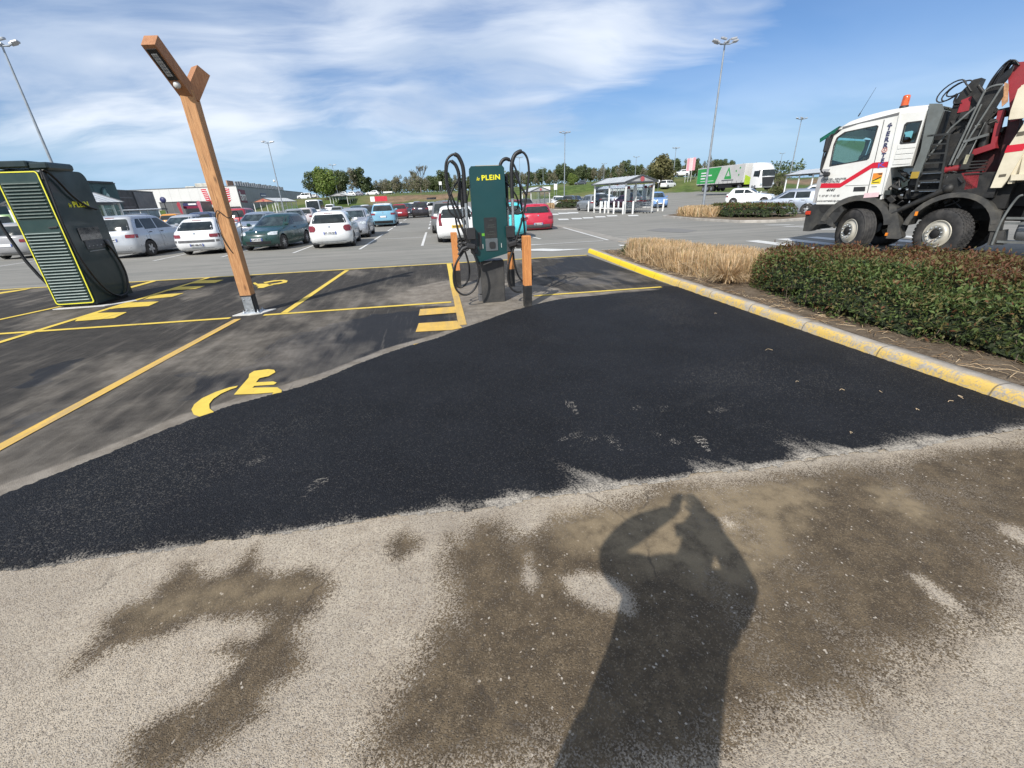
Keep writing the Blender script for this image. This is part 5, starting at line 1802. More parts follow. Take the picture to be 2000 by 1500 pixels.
make_car('white hatchback with round red tail lights, first beside the driving lane', (-4.60, 21.55, 0), R(4), (0.74, 0.75, 0.75), hatch(L=3.97, W=1.74, H=1.46, rb=-1.86, bowr=.16), group=G1, colour_name='pearl white', plate='ET-162-QF', lights='round', rim='five')
make_car('silver hatchback facing us behind the white one with round tail lights', (-4.62, 26.6, 0), R(182), (0.48, 0.50, 0.54), hatch(L=4.2, W=1.78, H=1.48, nose=.28, hood=.88, belt=1.0), group='cars parked in the second row', colour_name='cool silver', plate='DM-301-KN', metal=.4, bumper=None)
make_car('pale blue crossover with a white roof at the lane edge', (-4.05, 37.2, 0), R(2), (0.18, 0.38, 0.52), suv(), group='cars parked in the third row', colour_name='pale blue', roofcol=(.76, .77, .78), bumper='black', rail=True, plate_rear_z=.72)
make_car('black crossover driving away along the lane', (-1.75, 52.8, 0), R(1), (0.018, 0.014, 0.018), suv(H=1.6), group='cars on the driving lane', colour_name='black', bumper='black', lights='wide', plate_rear_z=.92, name='moving_car')
make_car('white hatchback with tall red tail lights and yellow plate behind the slim charger', (0.82, 21.05, 0), R(0), (0.76, 0.77, 0.77), hatch(L=4.05, W=1.78, H=1.47, rb=-1.82), group=G1, colour_name='bright white', lights='tall', yellow=True, plate='GX-905-ZL', plate_rear_z=.66)
make_car('grey people carrier in front of the white hatchback with yellow plate', (0.55, 26.9, 0), R(0), (0.13, 0.135, 0.14), mpv(H=1.66, L=4.4), group='cars parked in the second row', colour_name='mid grey', bumper='black')
make_car('turquoise city car half hidden by the slim charger', (3.03, 20.65, 0), R(-1), (0.085, 0.58, 0.64), hatch(L=3.5, W=1.64, H=1.50, ws=.92, rr=-1.40, rb=-1.62, hood=.88, belt=.98, bowr=.14), group=G1, colour_name='turquoise', bumper=None, plate_rear_z=.50)
make_car('red hatchback with a grey lower bumper beside the turquoise car', (5.42, 25.35, -0.12), R(-4), (0.48, 0.012, 0.040), hatch(L=4.05, W=1.73, H=1.45, rb=-1.78, bowr=.14), group='cars parked in the second row', colour_name='bright red', bumper='grey', plate='EB-413-VS', plate_rear_z=.46)
# ================================================================ crane tipper truck
M_TRWHITE = pbr('white truck paint', (0.70, 0.70, 0.67), 0.35, 0, 0.05, 1.2, coat=0.4, stain=((0.42, 0.36, 0.27), 0.20, 1.6))
M_TRCREAM = pbr('dirty cream truck paint', (0.66, 0.60, 0.46), 0.45, 0, 0.10, 1.2, stain=((0.36, 0.30, 0.20), 0.30, 2.0))
M_TRRED = pbr('faded red crane paint', (0.27, 0.021, 0.030), 0.45, 0, 0.18, 2.0, stain=((0.16, 0.05, 0.04), 0.30, 3.5))
M_TRRED_SHADED = pbr('grimy red crane paint with painted shade', (0.085, 0.010, 0.012), 0.55, 0, 0.3, 3.0, stain=((0.03, 0.02, 0.018), 0.4, 4))  # shade on the crane column put into the red, plus some grime
M_STRIPE = pbr('red stripe', (0.52, 0.012, 0.030), 0.4, 0, 0.06, 2)
M_MUD = pbr('muddy grey plastic', (0.038, 0.038, 0.037), 0.6, 0, 0.3, 4, bump=0.2, bscale=30, stain=((0.19, 0.17, 0.135), 0.26, 3))
M_BLK = pbr('sooty black', (0.010, 0.010, 0.010), 0.75, 0, 0.4, 6)
M_TGLASS = glass_mat('green tinted truck glass', (0.62, 0.88, 0.82), 0.04)
M_VISOR = pbr('green sun visor', (0.015, 0.17, 0.11), 0.3, 0, 0.1, 3, coat=0.5)
M_GREYP = pbr('green grey steel panel', (0.135, 0.15, 0.145), 0.5, 0.1, 0.15, 3, stain=((0.08, 0.08, 0.07), 0.3, 4))
M_BLUEINK = pbr('dark blue lettering', (0.035, 0.04, 0.10), 0.5)

def truck():
    rnd = random.Random(5)
    t = empty('crane_truck', (10.7, 10.1, 0.0), R(24), 'white tipper truck with a folded red loader crane behind its cab, driver inside', 'truck')
    U, V = (0, -1, 0), (0, 0, 1)       # on the left flank: u = -Y so that u x v = -X
    def flank(mb, loops, th=0.04, x=0.0, mi=0, ms=None):
        """loops of (y, z) on the plane x; slab thickness goes to +x"""
        mb.plate([[(-p[0], p[1]) for p in lp] for lp in loops], th, (x, 0, 0), U, V, mi, ms)
        return mb
    CW = 2.44
    # ---- cab
    cab = MB()
    door = [(1.00, 1.20), (0.42, 1.20), (0.26, 1.33), (0.06, 1.41), (-0.43, 1.41), (-0.435, 2.0), (-0.80, 2.02), (-0.795, 3.10), (-0.30, 3.12), (0.30, 3.06), (0.78, 2.98), (0.965, 2.80), (1.045, 2.05), (1.02, 1.75)]
    hole1 = [(0.875, 2.135), (0.895, 2.60), (0.86, 2.76), (0.71, 2.865), (0.10, 2.925), (0.06, 2.90), (0.075, 2.26), (0.11, 2.225)]
    hole2 = [(-0.50, 2.53), (-0.485, 2.86), (-0.52, 2.90), (-0.74, 2.90), (-0.74, 2.51), (-0.53, 2.51)]
    flank(cab, [door, hole1, hole2], 0.05)
    cab.plate([[(p[0], p[1]) for p in door], [(p[0], p[1]) for p in hole1]], 0.05, (CW, 0, 0), (0, 1, 0), V)
    # roof skin with rounded sides
    top = [(-0.80, 3.10, 3.235), (-0.30, 3.12, 3.265), (0.05, 3.09, 3.245), (0.40, 3.05, 3.20), (0.70, 2.995, 3.13), (0.90, 2.90, 3.02), (0.985, 2.76, 2.84)]
    rows = []
    for y_, z0, z1 in top:
        h_ = z1 - z0
        rows.append([(0, y_, z0), (0.015, y_, z0 + h_ * .45), (0.06, y_, z0 + h_ * .8), (0.16, y_, z1), (0.6, y_, z1 + .015), (CW / 2, y_, z1 + .02), (CW - .6, y_, z1 + .015), (CW - 0.16, y_, z1), (CW - 0.06, y_, z0 + h_ * .8), (CW - .015, y_, z0 + h_ * .45), (CW, y_, z0)])
    cab.grid(rows, 0, True)
    # back wall, front wall, floor
    cab.plate([[(0.03, 2.02), (CW - .03, 2.02), (CW - .03, 3.18), (0.03, 3.18)], [(0.7, 2.4), (1.75, 2.4), (1.75, 2.85), (0.7, 2.85)]], 0.04, (0, -0.797, 0), (1, 0, 0), V)
    cab.plate([[(0.02, 1.3), (CW - .02, 1.3), (CW - .02, 2.04), (0.02, 2.04)]], 0.04, (0, -0.432, 0), (1, 0, 0), V)
    cab.plate([[(0.02, -0.80), (CW - .02, -0.80), (CW - .02, -0.42), (0.02, -0.42)]], 0.03, (0, 0, 2.04), (1, 0, 0), (0, 1, 0))
    cab.add([(0.02, .99, 1.20), (CW - .02, .99, 1.20), (CW - .02, 1.04, 2.05), (0.02, 1.04, 2.05)], [(3, 2, 1, 0)])
    cb = cab.build('cab', M_TRWHITE, t)
    q = MB()
    q.add([(0.05, .98, 2.80), (CW - .05, .98, 2.80), (CW - .05, 1.045, 2.06), (0.05, 1.045, 2.06)], [(0, 1, 2, 3)])
    q.build('windscreen', M_TGLASS, t)
    def pane(loop, name='window', x=0.02, parent=t):
        q = MB()
        q.plate([[(-p[0], p[1]) for p in loop]], 0.0, (x, 0, 0), U, V)
        return q.build(name, M_TGLASS, parent)
    pane(hole1)
    pane(hole2)
    pane(hole1, 'window', CW - .02)
    q = MB()
    q.plate([[(0.7, 2.4), (1.75, 2.4), (1.75, 2.85), (0.7, 2.85)]], 0, (0, -0.81, 0), (1, 0, 0), V)
    q.build('window', M_TGLASS, t)
    # door lines, drip rail, window rubber, side ribs
    q = MB()
    flank(q, [[(0.80, 3.005), (-0.30, 3.155), (-0.30, 3.10), (0.45, 3.035), (0.80, 2.955)]], 0.012, -0.012)
    q.build('drip_rail', pbr('grey drip rail', (0.14, 0.14, 0.14), 0.5), cb)
    q = MB()
    def grow(lp, d):
        cy = sum(p[0] for p in lp) / len(lp); cz = sum(p[1] for p in lp) / len(lp)
        return [(p[0] + math.copysign(d, p[0] - cy), p[1] + math.copysign(d, p[1] - cz)) for p in lp]
    flank(q, [grow(hole1, .022), hole1], 0.02, -0.006)
    q.build('window_seal', M_TRIM, cb)
    q = MB()
    flank(q, [grow(hole2, .028), hole2], 0.02, -0.006)
    q.build('window_seal', M_TRIM, cb)
    q = MB()
    flank(q, [[(-0.035, 3.04), (-0.047, 3.04), (-0.115, 1.41), (-0.103, 1.41)]], 0.004, -0.004)
    flank(q, [[(0.42, 1.64), (-0.10, 1.64), (-0.10, 1.632), (0.42, 1.632)]], 0.004, -0.004)
    q.build('door_gap', M_TRIM, cb)
    q = MB()
    for z_ in (2.06, 2.17, 2.28, 2.39):
        flank(q, [[(-0.46, z_), (-0.79, z_), (-0.79, z_ + .085), (-0.46, z_ + .085)]], 0.014, -0.014)
    flank(q, [[(-0.33, 3.10), (-0.31, 3.10), (-0.42, 1.42), (-0.44, 1.42)]], 0.03, -0.03)
    q.build('side_rib', M_TRWHITE, cb)
    q = MB()
    flank(q, [[(1.00, 1.72), (0.54, 1.705), (-0.06, 2.135), (-0.385, 2.135), (-0.385, 2.01), (-0.055, 2.01), (0.53, 1.595), (1.00, 1.605)]], 0.003, -0.007)
    q.build('stripe', M_STRIPE, cb)
    q = MB()
    q.add([(CW + .004, y, z) for y, z in ((1.0, 1.72), (-0.385, 1.72), (-0.385, 1.60), (1.0, 1.60))], [(0, 3, 2, 1)])
    q.build('stripe', M_STRIPE, cb)
    q = MB()
    flank(q, [[(0.21, 1.60), (-0.03, 1.60), (-0.045, 1.50), (0.205, 1.50)]], 0.012, -0.012)
    q.build('door_handle', M_TRIM, cb)
    q = MB()
    flank(q, [[(-0.12, 1.895), (-0.31, 1.90), (-0.32, 1.655), (-0.13, 1.65)]], 0.003, -0.005, 0)
    st = q.build('warning_sticker', pbr('yellow sticker', (0.72, 0.55, 0.03), 0.4), cb)
    q = MB()
    flank(q, [[(-0.12, 1.895), (-0.31, 1.90), (-0.312, 1.80), (-0.128, 1.75)]], 0.002, -0.0075)
    q.build('warning_picture', pbr('orange sticker part', (0.62, 0.22, 0.03), 0.4), st)
    q = MB()
    flank(q, [[(-0.135, 1.73), (-0.15, 1.71), (-0.30, 1.79), (-0.30, 1.815)]], 0.002, -0.010)
    flank(q, [[(-0.20, 1.885), (-0.305, 1.888), (-0.305, 1.855), (-0.25, 1.86)]], 0.002, -0.010)
    flank(q, [[(-0.15, 1.695), (-0.29, 1.70), (-0.29, 1.685), (-0.15, 1.68)]], 0.002, -0.010)
    q.build('warning_picture', M_INK, st)
    q = MB()
    flank(q, [[(-0.16, 1.60), (-0.27, 1.60), (-0.27, 1.585), (-0.16, 1.585)]], 0.002, -0.006)
    q.build('model_plate', M_GREYTRIM, cb)
    q = MB()
    flank(q, [[(-0.06, 1.45), (-0.36, 1.46), (-0.36, 1.36), (-0.06, 1.34)]], 0.02, -0.03)
    q.build('side_marker', pbr('pale pink marker', (0.72, 0.52, 0.54), 0.3), cb)
    # lettering on the flank
    def fm(y, z, off=-0.010, tilt=0.0):
        u = Vector((0, -1, 0)) * math.cos(tilt) + Vector((0, 0, 1)) * math.sin(tilt)
        v = Vector((0, 0, 1)) * math.cos(tilt) - Vector((0, -1, 0)) * math.sin(tilt)
        return frame((off, y, z), u, v)
    zz = 2.90
    for i, ch in enumerate('TERR'):
        lettering('lettering', ch, 0.135, M_BLUEINK, cb, fm(-0.185 - i * 0.008, 2.855 - i * 0.123), .001, .006, sx=1.05)
    lettering('lettering', 'O', 0.155, pbr('red ring', (0.45, 0.16, 0.13), 0.4), cb, fm(-0.215, 2.385), .001, 0)
    lettering('lettering', 'A', 0.085, pbr('red ring', (0.45, 0.16, 0.13), 0.4), cb, fm(-0.215, 2.388), .001, 0)
    for i, ch in enumerate('TE'):
        lettering('lettering', ch, 0.125, M_BLUEINK, cb, fm(-0.225 - i * 0.008, 2.275 - i * 0.112), .001, .006, sx=1.05)
    lettering('lettering', 'K', 0.15, pbr('violet blue lettering', (0.10, 0.08, 0.36), 0.4), cb, fm(-0.235, 2.06, tilt=R(8)), .001, .002, sx=1.5)
    lettering('lettering', '^', 0.12, M_BLUEINK, cb, fm(-0.18, 2.915, tilt=R(-25)), .001, .002, sx=1.3)
    lettering('lettering', 'AMÉNAGER - RENOVER', 0.068, M_GREYTRIM, cb, fm(0.735, 1.805), .001, .001, sx=.86)
    lettering('lettering', 'CONSTRUIRE', 0.068, M_GREYTRIM, cb, fm(0.75, 1.745), .001, .001, sx=.9)
    lettering('lettering', '4141', 0.085, M_INK, cb, fm(0.73, 1.545), .001, .004, .35, sx=1.15)
    lettering('lettering', 'T. 07 87 17 45 45', 0.068, M_GREYTRIM, cb, fm(0.73, 1.405), .001, .001)
    lettering('lettering', 'www.terratek-tp.com', 0.066, M_GREYTRIM, cb, fm(0.70, 1.285), .001, .001)
    # front: corner trim, wind deflector, bumper, lamps, visor
    q = MB()
    flank(q, [[(1.045, 2.05), (0.955, 2.86), (0.80, 2.955), (0.90, 2.955), (1.02, 2.85), (1.10, 2.05)]], 0.08, -0.02)
    q.build('pillar_trim', M_TRIM, cb)
    q = MB()
    flank(q, [[(1.03, 1.24), (0.985, 1.72), (0.86, 2.06), (1.06, 2.06), (1.10, 1.75), (1.09, 1.24)]], 0.10, -0.015)
    q.build('wind_deflector', pbr('grey wind deflector', (0.36, 0.36, 0.37), 0.4), cb)
    q = MB()
    q.add([(-.02, 0.88, 3.03), (CW, 0.88, 3.03), (CW, 1.27, 2.80), (-.02, 1.27, 2.80)], [(0, 1, 2, 3), (3, 2, 1, 0)])
    q.add([(-.021, 0.88, 3.03), (-.021, 1.27, 2.80), (-.021, 1.25, 2.70), (-.021, 0.95, 2.88)], [(0, 1, 2, 3), (3, 2, 1, 0)])
    q.build('sun_visor', M_VISOR, t)
    q = MB()
    flank(q, [[(1.18, 0.50), (1.20, 1.05), (1.05, 1.20), (0.42, 1.20), (0.30, 1.05), (0.44, 0.74), (0.86, 0.68), (1.0, 0.50)]], 0.35, -0.005)
    q.box((CW / 2, 1.10, 0.85), (CW - .6, 0.16, 0.68))
    q.build('bumper', pbr('black dusty bumper', (.022, .022, .022), .55, 0, .3, 3, stain=((.16, .15, .12), .22, 2.5)), t)
    q = MB()
    flank(q, [[(0.90, 1.17), (0.44, 1.17), (0.38, 1.02), (0.80, 0.98), (0.88, 1.05)]], 0.01, -0.012)
    q.build('bumper_step', M_BLK, t)
    q = MB()
    q.box((-0.03, 1.14, 0.98), (0.06, 0.13, 0.10), None, 0, 0.015)
    q.build('side_lamp', pbr('orange red lamp', (0.42, 0.035, 0.012), 0.3), t)
    for x_ in (0.32, CW - .32):
        q = MB().box((x_, 1.19, 0.92), (0.42, 0.05, 0.20), None, 0, 0.02)
        q.build('headlight', M_HEAD, t)
    q = MB()
    q.box((CW / 2, 1.05, 1.60), (1.7, 0.05, 0.60))
    q.build('grille', M_TRIM, t)
    q = MB()
    q.tube(smooth_path([(0.02, 0.98, 2.86), (-0.10, 1.02, 2.80), (-0.16, 1.03, 2.40), (-0.14, 1.02, 2.05), (-0.05, 0.95, 1.95)], 5), .018, 8)
    q.box((-0.17, 1.00, 2.62), (0.10, 0.11, 0.34), Euler((0, 0, R(12))).to_matrix(), 0, .03)
    q.box((-0.13, 0.86, 1.93), (0.10, 0.15, 0.11), None, 0, .03)
    q.tube([(-0.02, .97, 2.0), (-0.13, .88, 1.96)], .016, 6)
    q.build('mirror', M_TRIM, t)
    # interior: dash, wheel, seats
    q = MB()
    q.box((CW / 2, 0.72, 2.07), (CW - .14, 0.50, 0.22), None, 0, .05)
    q.box((CW / 2, -0.1, 1.45), (CW - .12, 0.9, 0.10))
    for x_ in (0.55, CW - .55):
        q.box((x_, -0.20, 1.75), (0.50, 0.50, 0.14), None, 0, .05)
        q.box((x_, -0.47 + 0.10, 2.12), (0.48, 0.14, 0.66), Euler((R(8), 0, 0)).to_matrix(), 0, .05)
        q.box((x_, -0.42, 2.56), (0.26, 0.10, 0.20), None, 0, .04)
    q.build('cab_interior', pbr('dark cab plastic', (0.025, 0.032, 0.032), 0.7), t)
    q = MB()
    cw = Vector((0.58, 0.44, 2.20))
    rt = Euler((R(-42), 0, 0)).to_matrix()
    ring = [cw + rt @ Vector((0.22 * math.cos(R(a)), 0.22 * math.sin(R(a)), 0)) for a in range(0, 361, 20)]
    q.tube(ring, .017, 8)
    q.tube([cw + rt @ Vector((-.2, 0, 0)), cw + rt @ Vector((.2, 0, 0))], .016, 6)
    q.tube([cw, cw + rt @ Vector((0, 0, -.22))], .03, 8)
    q.build('steering_wheel', M_TRIM, t)
    q = MB()
    q.tube([(1.2, .93, 2.80), (1.2, .91, 2.68)], .002, 4)
    q.plate([[(-.035, -.06), (-.008, -.05), (-.012, -.075), (.012, -.075), (.008, -.05), (.035, -.06), (.018, 0), (.03, -.005), (0, .06), (-.03, -.005), (-.018, 0)]], .006, (0.45, 0.20, 2.72), (0, -1, 0), (0, 0, 1))
    q.build('air_freshener', M_INK, t)
    # beacon and aerial
    q = MB()
    q.lathe([(0.075, 0.0), (0.072, .14), (0.068, .20), (0.05, .215), (0, .22)], 18, (0.16, -0.30, 3.285))
    bcn = q.build('beacon', pbr('orange beacon glass', (0.62, 0.10, 0.015), 0.15, 0, .2, 10, coat=.8), t)
    q = MB()
    q.lathe([(0.085, -0.02), (0.085, .02), (0.0, .021)], 18, (0.16, -0.30, 3.27))
    q.build('beacon_base', M_TRIM, bcn)
    q = MB()
    q.tube([(0.10, 0.56, 3.20), (0.10, 0.53, 3.27)], .014, 8)
    q.tube([(0.10, 0.55, 3.22), (0.08, 0.33, 3.76)], [.006, .003], 6)
    q.build('aerial', M_TRIM, t)
    # ---- chassis and running gear
    q = MB()
    for x_ in (0.80, CW - .80):
        q.box((x_, -3.6, 0.95), (0.10, 8.6, 0.30))
    for y_ in (0.6, -0.9, -2.6, -4.4, -6.2):
        q.box((CW / 2, y_, 0.95), (0.80, 0.14, 0.22))
    q.box((CW / 2, -0.2, 1.15), (1.1, 1.5, 0.55), None, 0, .06)
    q.build('chassis', M_BLK, t)
    q = MB()
    for y_, x_ in ((0, .54), (-1.72, .54), (-5.3, .54), (-6.65, .54)):
        q.tube([(0.25, y_, .54), (CW - .25, y_, .54)], .09, 10)
        q.box((CW / 2, y_, .56), (.4, .36, .36), None, 0, .08)
    q.build('axle', M_DARKSTEEL, t)
    # wheels: heavy tyres with tread blocks
    def truck_wheel(y_, x_, sd, steer, lug, dual=False, name='wheel'):
        r, w_ = 0.535, 0.31
        ty = MB()
        ty.lathe([(r * .56, -w_ / 2 + .02), (r * .62, -w_ / 2), (r * .82, -w_ / 2 - .004), (r * .95, -w_ * .47), (r * .985, -w_ * .40), (r, -w_ * .30), (r, w_ * .30), (r * .985, w_ * .40), (r * .95, w_ * .47), (r * .82, w_ / 2 + .004), (r * .62, w_ / 2), (r * .56, w_ / 2 - .02), (r * .54, 0)], 48)
        if lug:
            for i in range(40):
                for k in range(5):
                    a = 2 * math.pi * (i + (.5 if k % 2 else 0)) / 40
                    z0 = -w_ * .47 + k * w_ * .94 / 5 + .006
                    z1 = z0 + w_ * .94 / 5 - .014
                    da = math.pi / 40 * .68
                    rr0, rr1 = r - .01, r + (.012 if 0 < k < 4 else .004)
                    vs = []
                    for aa, zz_ in ((a - da, z0), (a + da, z0), (a + da, z1), (a - da, z1)):
                        vs.append((rr1 * math.cos(aa), rr1 * math.sin(aa), zz_))
                    for aa, zz_ in ((a - da, z0), (a + da, z0), (a + da, z1), (a - da, z1)):
                        vs.append((rr0 * math.cos(aa), rr0 * math.sin(aa), zz_))
                    ty.add(vs, [(0, 1, 2, 3), (0, 4, 5, 1), (1, 5, 6, 2), (2, 6, 7, 3), (3, 7, 4, 0)])
        else:
            for k in range(5):
                z_ = (-.40 + .2 * k) * w_
                ty.lathe([(r + .001, z_ - .020), (r + .010, z_ - .016), (r + .010, z_ + .016), (r + .001, z_ + .020)], 48, mi=0)
        o = ty.build('wheel', M_TYRE, t)
        o.location = (x_, y_, r + .005)
        q3 = Matrix.Rotation(steer, 3, 'Z') @ Euler((0, R(-90) if sd < 0 else R(90), 0)).to_matrix()
        o.rotation_euler = q3.to_euler()
        rm = MB()
        rm.lathe([(r * .565, w_ / 2 - .02), (r * .55, w_ / 2 + .004), (r * .52, w_ / 2 - .015), (r * .47, w_ / 2 - .03), (r * .42, w_ / 2 + .045), (r * .36, w_ / 2 + .055), (r * .345, w_ / 2 + .050), (r * .20, w_ / 2 + .050), (r * .20, w_ / 2 + .02)], 36)
        for i in range(10):
            a = 2 * math.pi * i / 10
            rm.lathe([(.019, 0), (.019, .02), (.012, .04), (0, .045)], 6, (r * .285 * math.cos(a), r * .285 * math.sin(a), w_ / 2 + .045), None, 1)
        ro = rm.build('rim', [pbr('cream truck rim', (0.56, 0.53, 0.45), 0.45, 0.2, .15, 6, stain=((0.25, .22, .17), .3, 6)), M_GALV], o)
        hb = MB()
        hb.lathe([(r * .20, w_ / 2 + .02), (r * .19, w_ / 2 + .05), (r * .16, w_ / 2 + .075), (0, w_ / 2 + .08)], 20)
        hb.build('hub', M_BLK, o)
        return o
    truck_wheel(0.0, 0.17, -1, R(-36), False)
    truck_wheel(-1.72, 0.17, -1, R(-24), True)
    truck_wheel(0.0, CW - .17, 1, R(-30), False)
    truck_wheel(-1.72, CW - .17, 1, R(-20), False)
    for y_ in (-5.3, -6.65):
        truck_wheel(y_, 0.17, -1, 0, True)
        truck_wheel(y_, CW - .17, 1, 0, False)
    # mudguards
    def arch(cy, cz, r0, r1, a0, a1, x0, x1, mat_, name, lip=.035):
        n = 16
        o_ = MB()
        for i in range(n):
            b0, b1 = R(a0 + (a1 - a0) * i / n), R(a0 + (a1 - a0) * (i + 1) / n)
            def pt(rr, b, x): return (x, cy + rr * math.cos(b), cz + rr * math.sin(b))
            o_.quad(pt(r1, b0, x0), pt(r1, b1, x0), pt(r1, b1, x1), pt(r1, b0, x1))
            o_.quad(pt(r0, b0, x0 + .01), pt(r0, b1, x0 + .01), pt(r0, b1, x1), pt(r0, b0, x1))
            o_.quad(pt(r0, b0, x0), pt(r0, b1, x0), pt(r1, b1, x0), pt(r1, b0, x0))
        return o_.build(name, mat_, t)
    arch(0.02, 0.62, 0.66, 0.79, 12, 172, -0.02, 0.50, M_MUD, 'mudguard')
    q = MB()
    flank(q, [[(-0.62, 1.20), (-0.78, 1.12), (-1.06, 0.44), (-1.02, 0.40), (-0.76, 0.40), (-0.72, 0.75)]], 0.30, -0.01)
    q.build('mud_flap', M_MUD, t)
    q = MB()
    flank(q, [[(0.50, 0.80), (0.70, 0.95), (0.62, 0.70), (0.42, 0.60)]], 0.10, -0.01)
    q.build('mudguard_bracket', M_MUD, t)
    q = MB()
    q.box((-0.03, -0.755, 0.50), (0.03, 0.05, 0.07))
    q.box((-0.03, -1.20, 0.98), (0.03, 0.05, 0.09))
    q.build('side_marker', M_AMBER, t)
    arch(-1.80, 0.62, 0.70, 0.80, 8, 168, -0.02, 0.52, M_MUD, 'mudguard')
    q = MB()
    flank(q, [[(-2.38, 1.10), (-2.58, 1.02), (-2.63, 0.64), (-2.49, 0.64), (-2.44, 0.90)]], 0.42, -0.01)
    q.build('mudguard', M_MUD, t)
    q = MB()
    flank(q, [[(-2.52, 0.62), (-2.72, 0.66), (-2.78, 0.36), (-2.55, 0.34)]], 0.36, 0.02)
    q.build('mud_flap', M_MUD, t)
    # side tank, guard rails
    q = MB()
    q.lathe([(0.0, 0), (0.20, .01), (0.225, .05), (0.225, .95), (0.20, .99), (0, 1.0)], 24, (0.36, -2.85, 0.66), Euler((R(90), 0, 0)).to_matrix())
    q.build('air_tank', pbr('grey air tank', (0.27, 0.29, 0.31), .4, .4, .15, 4, stain=((.14, .12, .1), .3, 4)), t)
    q = MB()
    q.box((0.45, -3.6, 0.98), (0.62, 1.5, 0.30), None, 0, .05)
    q.build('battery_box', M_MUD, t)
    q = MB()
    for z_ in (0.43, 0.80, 0.90):
        q.beam((-0.0, -2.68, z_), (-0.0, -4.6, z_), .03, .045)
    q.tube(smooth_path([(0.0, -2.62, 0.36), (0.0, -2.62, 0.8), (0.02, -2.66, 1.1), (0.0, -2.72, 1.30), (0.0, -2.78, 1.34)], 5), .022, 8)
    q.build('side_guard', M_GREYSTEEL, t)
    # ---- between cab and tipper
    q = MB()
    flank(q, [[(-0.80, 3.24), (-1.00, 3.21), (-1.08, 3.05), (-1.02, 1.76), (-0.86, 1.76), (-0.90, 2.3)]], 0.10, 0.0)
    sp_ = q.build('exhaust_shield', M_GREYP, t)
    q = MB()
    flank(q, [[(-0.87, 1.88), (-1.01, 1.88), (-1.01, 1.74), (-0.87, 1.74)]], 0.01, -0.012)
    q.build('reflector_plate', pbr('ochre plate', (0.36, 0.24, 0.03), .5), sp_)
    q = MB()
    q.box((CW / 2 + .1, -0.93, 2.35), (CW - .5, 0.16, 1.5))
    q.box((CW / 2, -1.25, 1.55), (CW - .5, 0.9, 0.50))
    q.build('exhaust_stack', M_BLK, t)
    lad = MB()
    for x_ in (0.02,):
        lad.beam((x_, -0.94, 2.60), (x_, -1.04, 1.46), .035)
        lad.beam((x_, -1.31, 2.60), (x_, -1.46, 1.46), .035)
        for i in range(7):
            k = i / 6
            lad.beam((x_, -0.94 - .10 * k, 2.60 - 1.12 * k), (x_, -1.31 - .15 * k, 2.60 - 1.12 * k), .03 if i else .04)
    lad.build('ladder', pbr('black ladder steel', (.03, .031, .03), .5, .2, .2, 6), t)
    q = MB()
    for i in (4, 5, 6):
        k = i / 6
        q.box((0.10, -1.16 - .12 * k, 2.58 - 1.12 * k), (.16, .36, .02))
    q.build('ladder_tread', M_GALV, t)
    # pipes, valve block clutter
    q = MB()
    for i in range(34):
        y_ = -0.55 - rnd.random() * 1.25
        z_ = 1.20 + rnd.random() * .75
        p0 = Vector((.08 + rnd.random() * .5, y_, z_))
        q.tube(smooth_path([p0, p0 + Vector((rnd.uniform(-.1, .1), rnd.uniform(-.2, .2), rnd.uniform(-.2, .15))), p0 + Vector((rnd.uniform(-.1, .1), rnd.uniform(-.35, .35), rnd.uniform(-.3, .1)))], 3), rnd.uniform(.010, .022), 6)
    q.build('hydraulic_hose', M_RUBBER, t)
    q = MB()
    for i in range(22):
        q.box((.1 + rnd.random() * .5, -0.55 - rnd.random() * 1.1, 1.15 + rnd.random() * .7), (rnd.uniform(.05, .2), rnd.uniform(.05, .2), rnd.uniform(.05, .18)), Euler((rnd.random(), rnd.random(), 0)).to_matrix(), 0, .01)
    q.build('valve_gear', M_DARKSTEEL, t)
    q = MB()
    for i in range(9):
        q.box((.06, -0.70 - rnd.random() * .9, 1.2 + rnd.random() * .6), (.02, rnd.uniform(.02, .08), rnd.uniform(.02, .05)), None, 0, .005)
    q.build('pipe_fitting', M_GALV, t)
    q = MB()
    q.tube([(0.04, -0.72, 0.98), (0.05, -1.62, 1.52)], [.055, .07], 10)
    q.lathe([(0, -.06), (.09, -.06), (.09, .06), (0, .06)], 14, (0.04, -1.60, 1.50), Euler((0, R(90), 0)).to_matrix())
    q.build('outrigger_beam', M_DARKSTEEL, t)
    # crane
    cr = MB()
    flank(cr, [[(-1.72, 1.80), (-2.00, 1.83), (-2.05, 1.50), (-1.86, 1.47), (-1.84, 1.62)]], 0.30, 0.05)
    cr.tube([(0.18, -1.38, 1.88), (0.18, -1.72, 1.92)], .075, 14)
    flank(cr, [[(-1.80, 3.66), (-1.86, 3.79), (-2.06, 3.77), (-2.18, 3.70), (-2.24, 3.25), (-2.22, 2.75), (-2.12, 2.72), (-2.02, 3.02)]], 0.34, 0.36)
    flank(cr, [[(-1.22, 3.26), (-1.37, 3.31), (-1.40, 3.04), (-1.22, 3.02)]], 0.3, 0.40)
    flank(cr, [[(-1.90, 2.95), (-2.00, 2.95), (-2.06, 2.3), (-1.98, 2.3)]], 0.14, 0.22)
    cr.box((0.30, -1.90, 2.25), (.25, .35, .12), Euler((R(-20), 0, 0)).to_matrix())
    crane = cr.build('crane', M_TRRED, t)
    q = MB()
    flank(q, [[(-1.50, 2.55), (-2.20, 2.70), (-2.28, 1.85), (-2.05, 1.55), (-1.70, 1.90), (-1.55, 2.15)]], 0.9, 0.55)
    flank(q, [[(-2.02, 3.02), (-2.14, 2.75), (-2.25, 2.75), (-2.32, 1.95), (-2.17, 1.95), (-2.10, 2.6)]], 0.34, 0.38)
    q.build('crane_column', M_TRRED_SHADED, crane)
    q = MB()
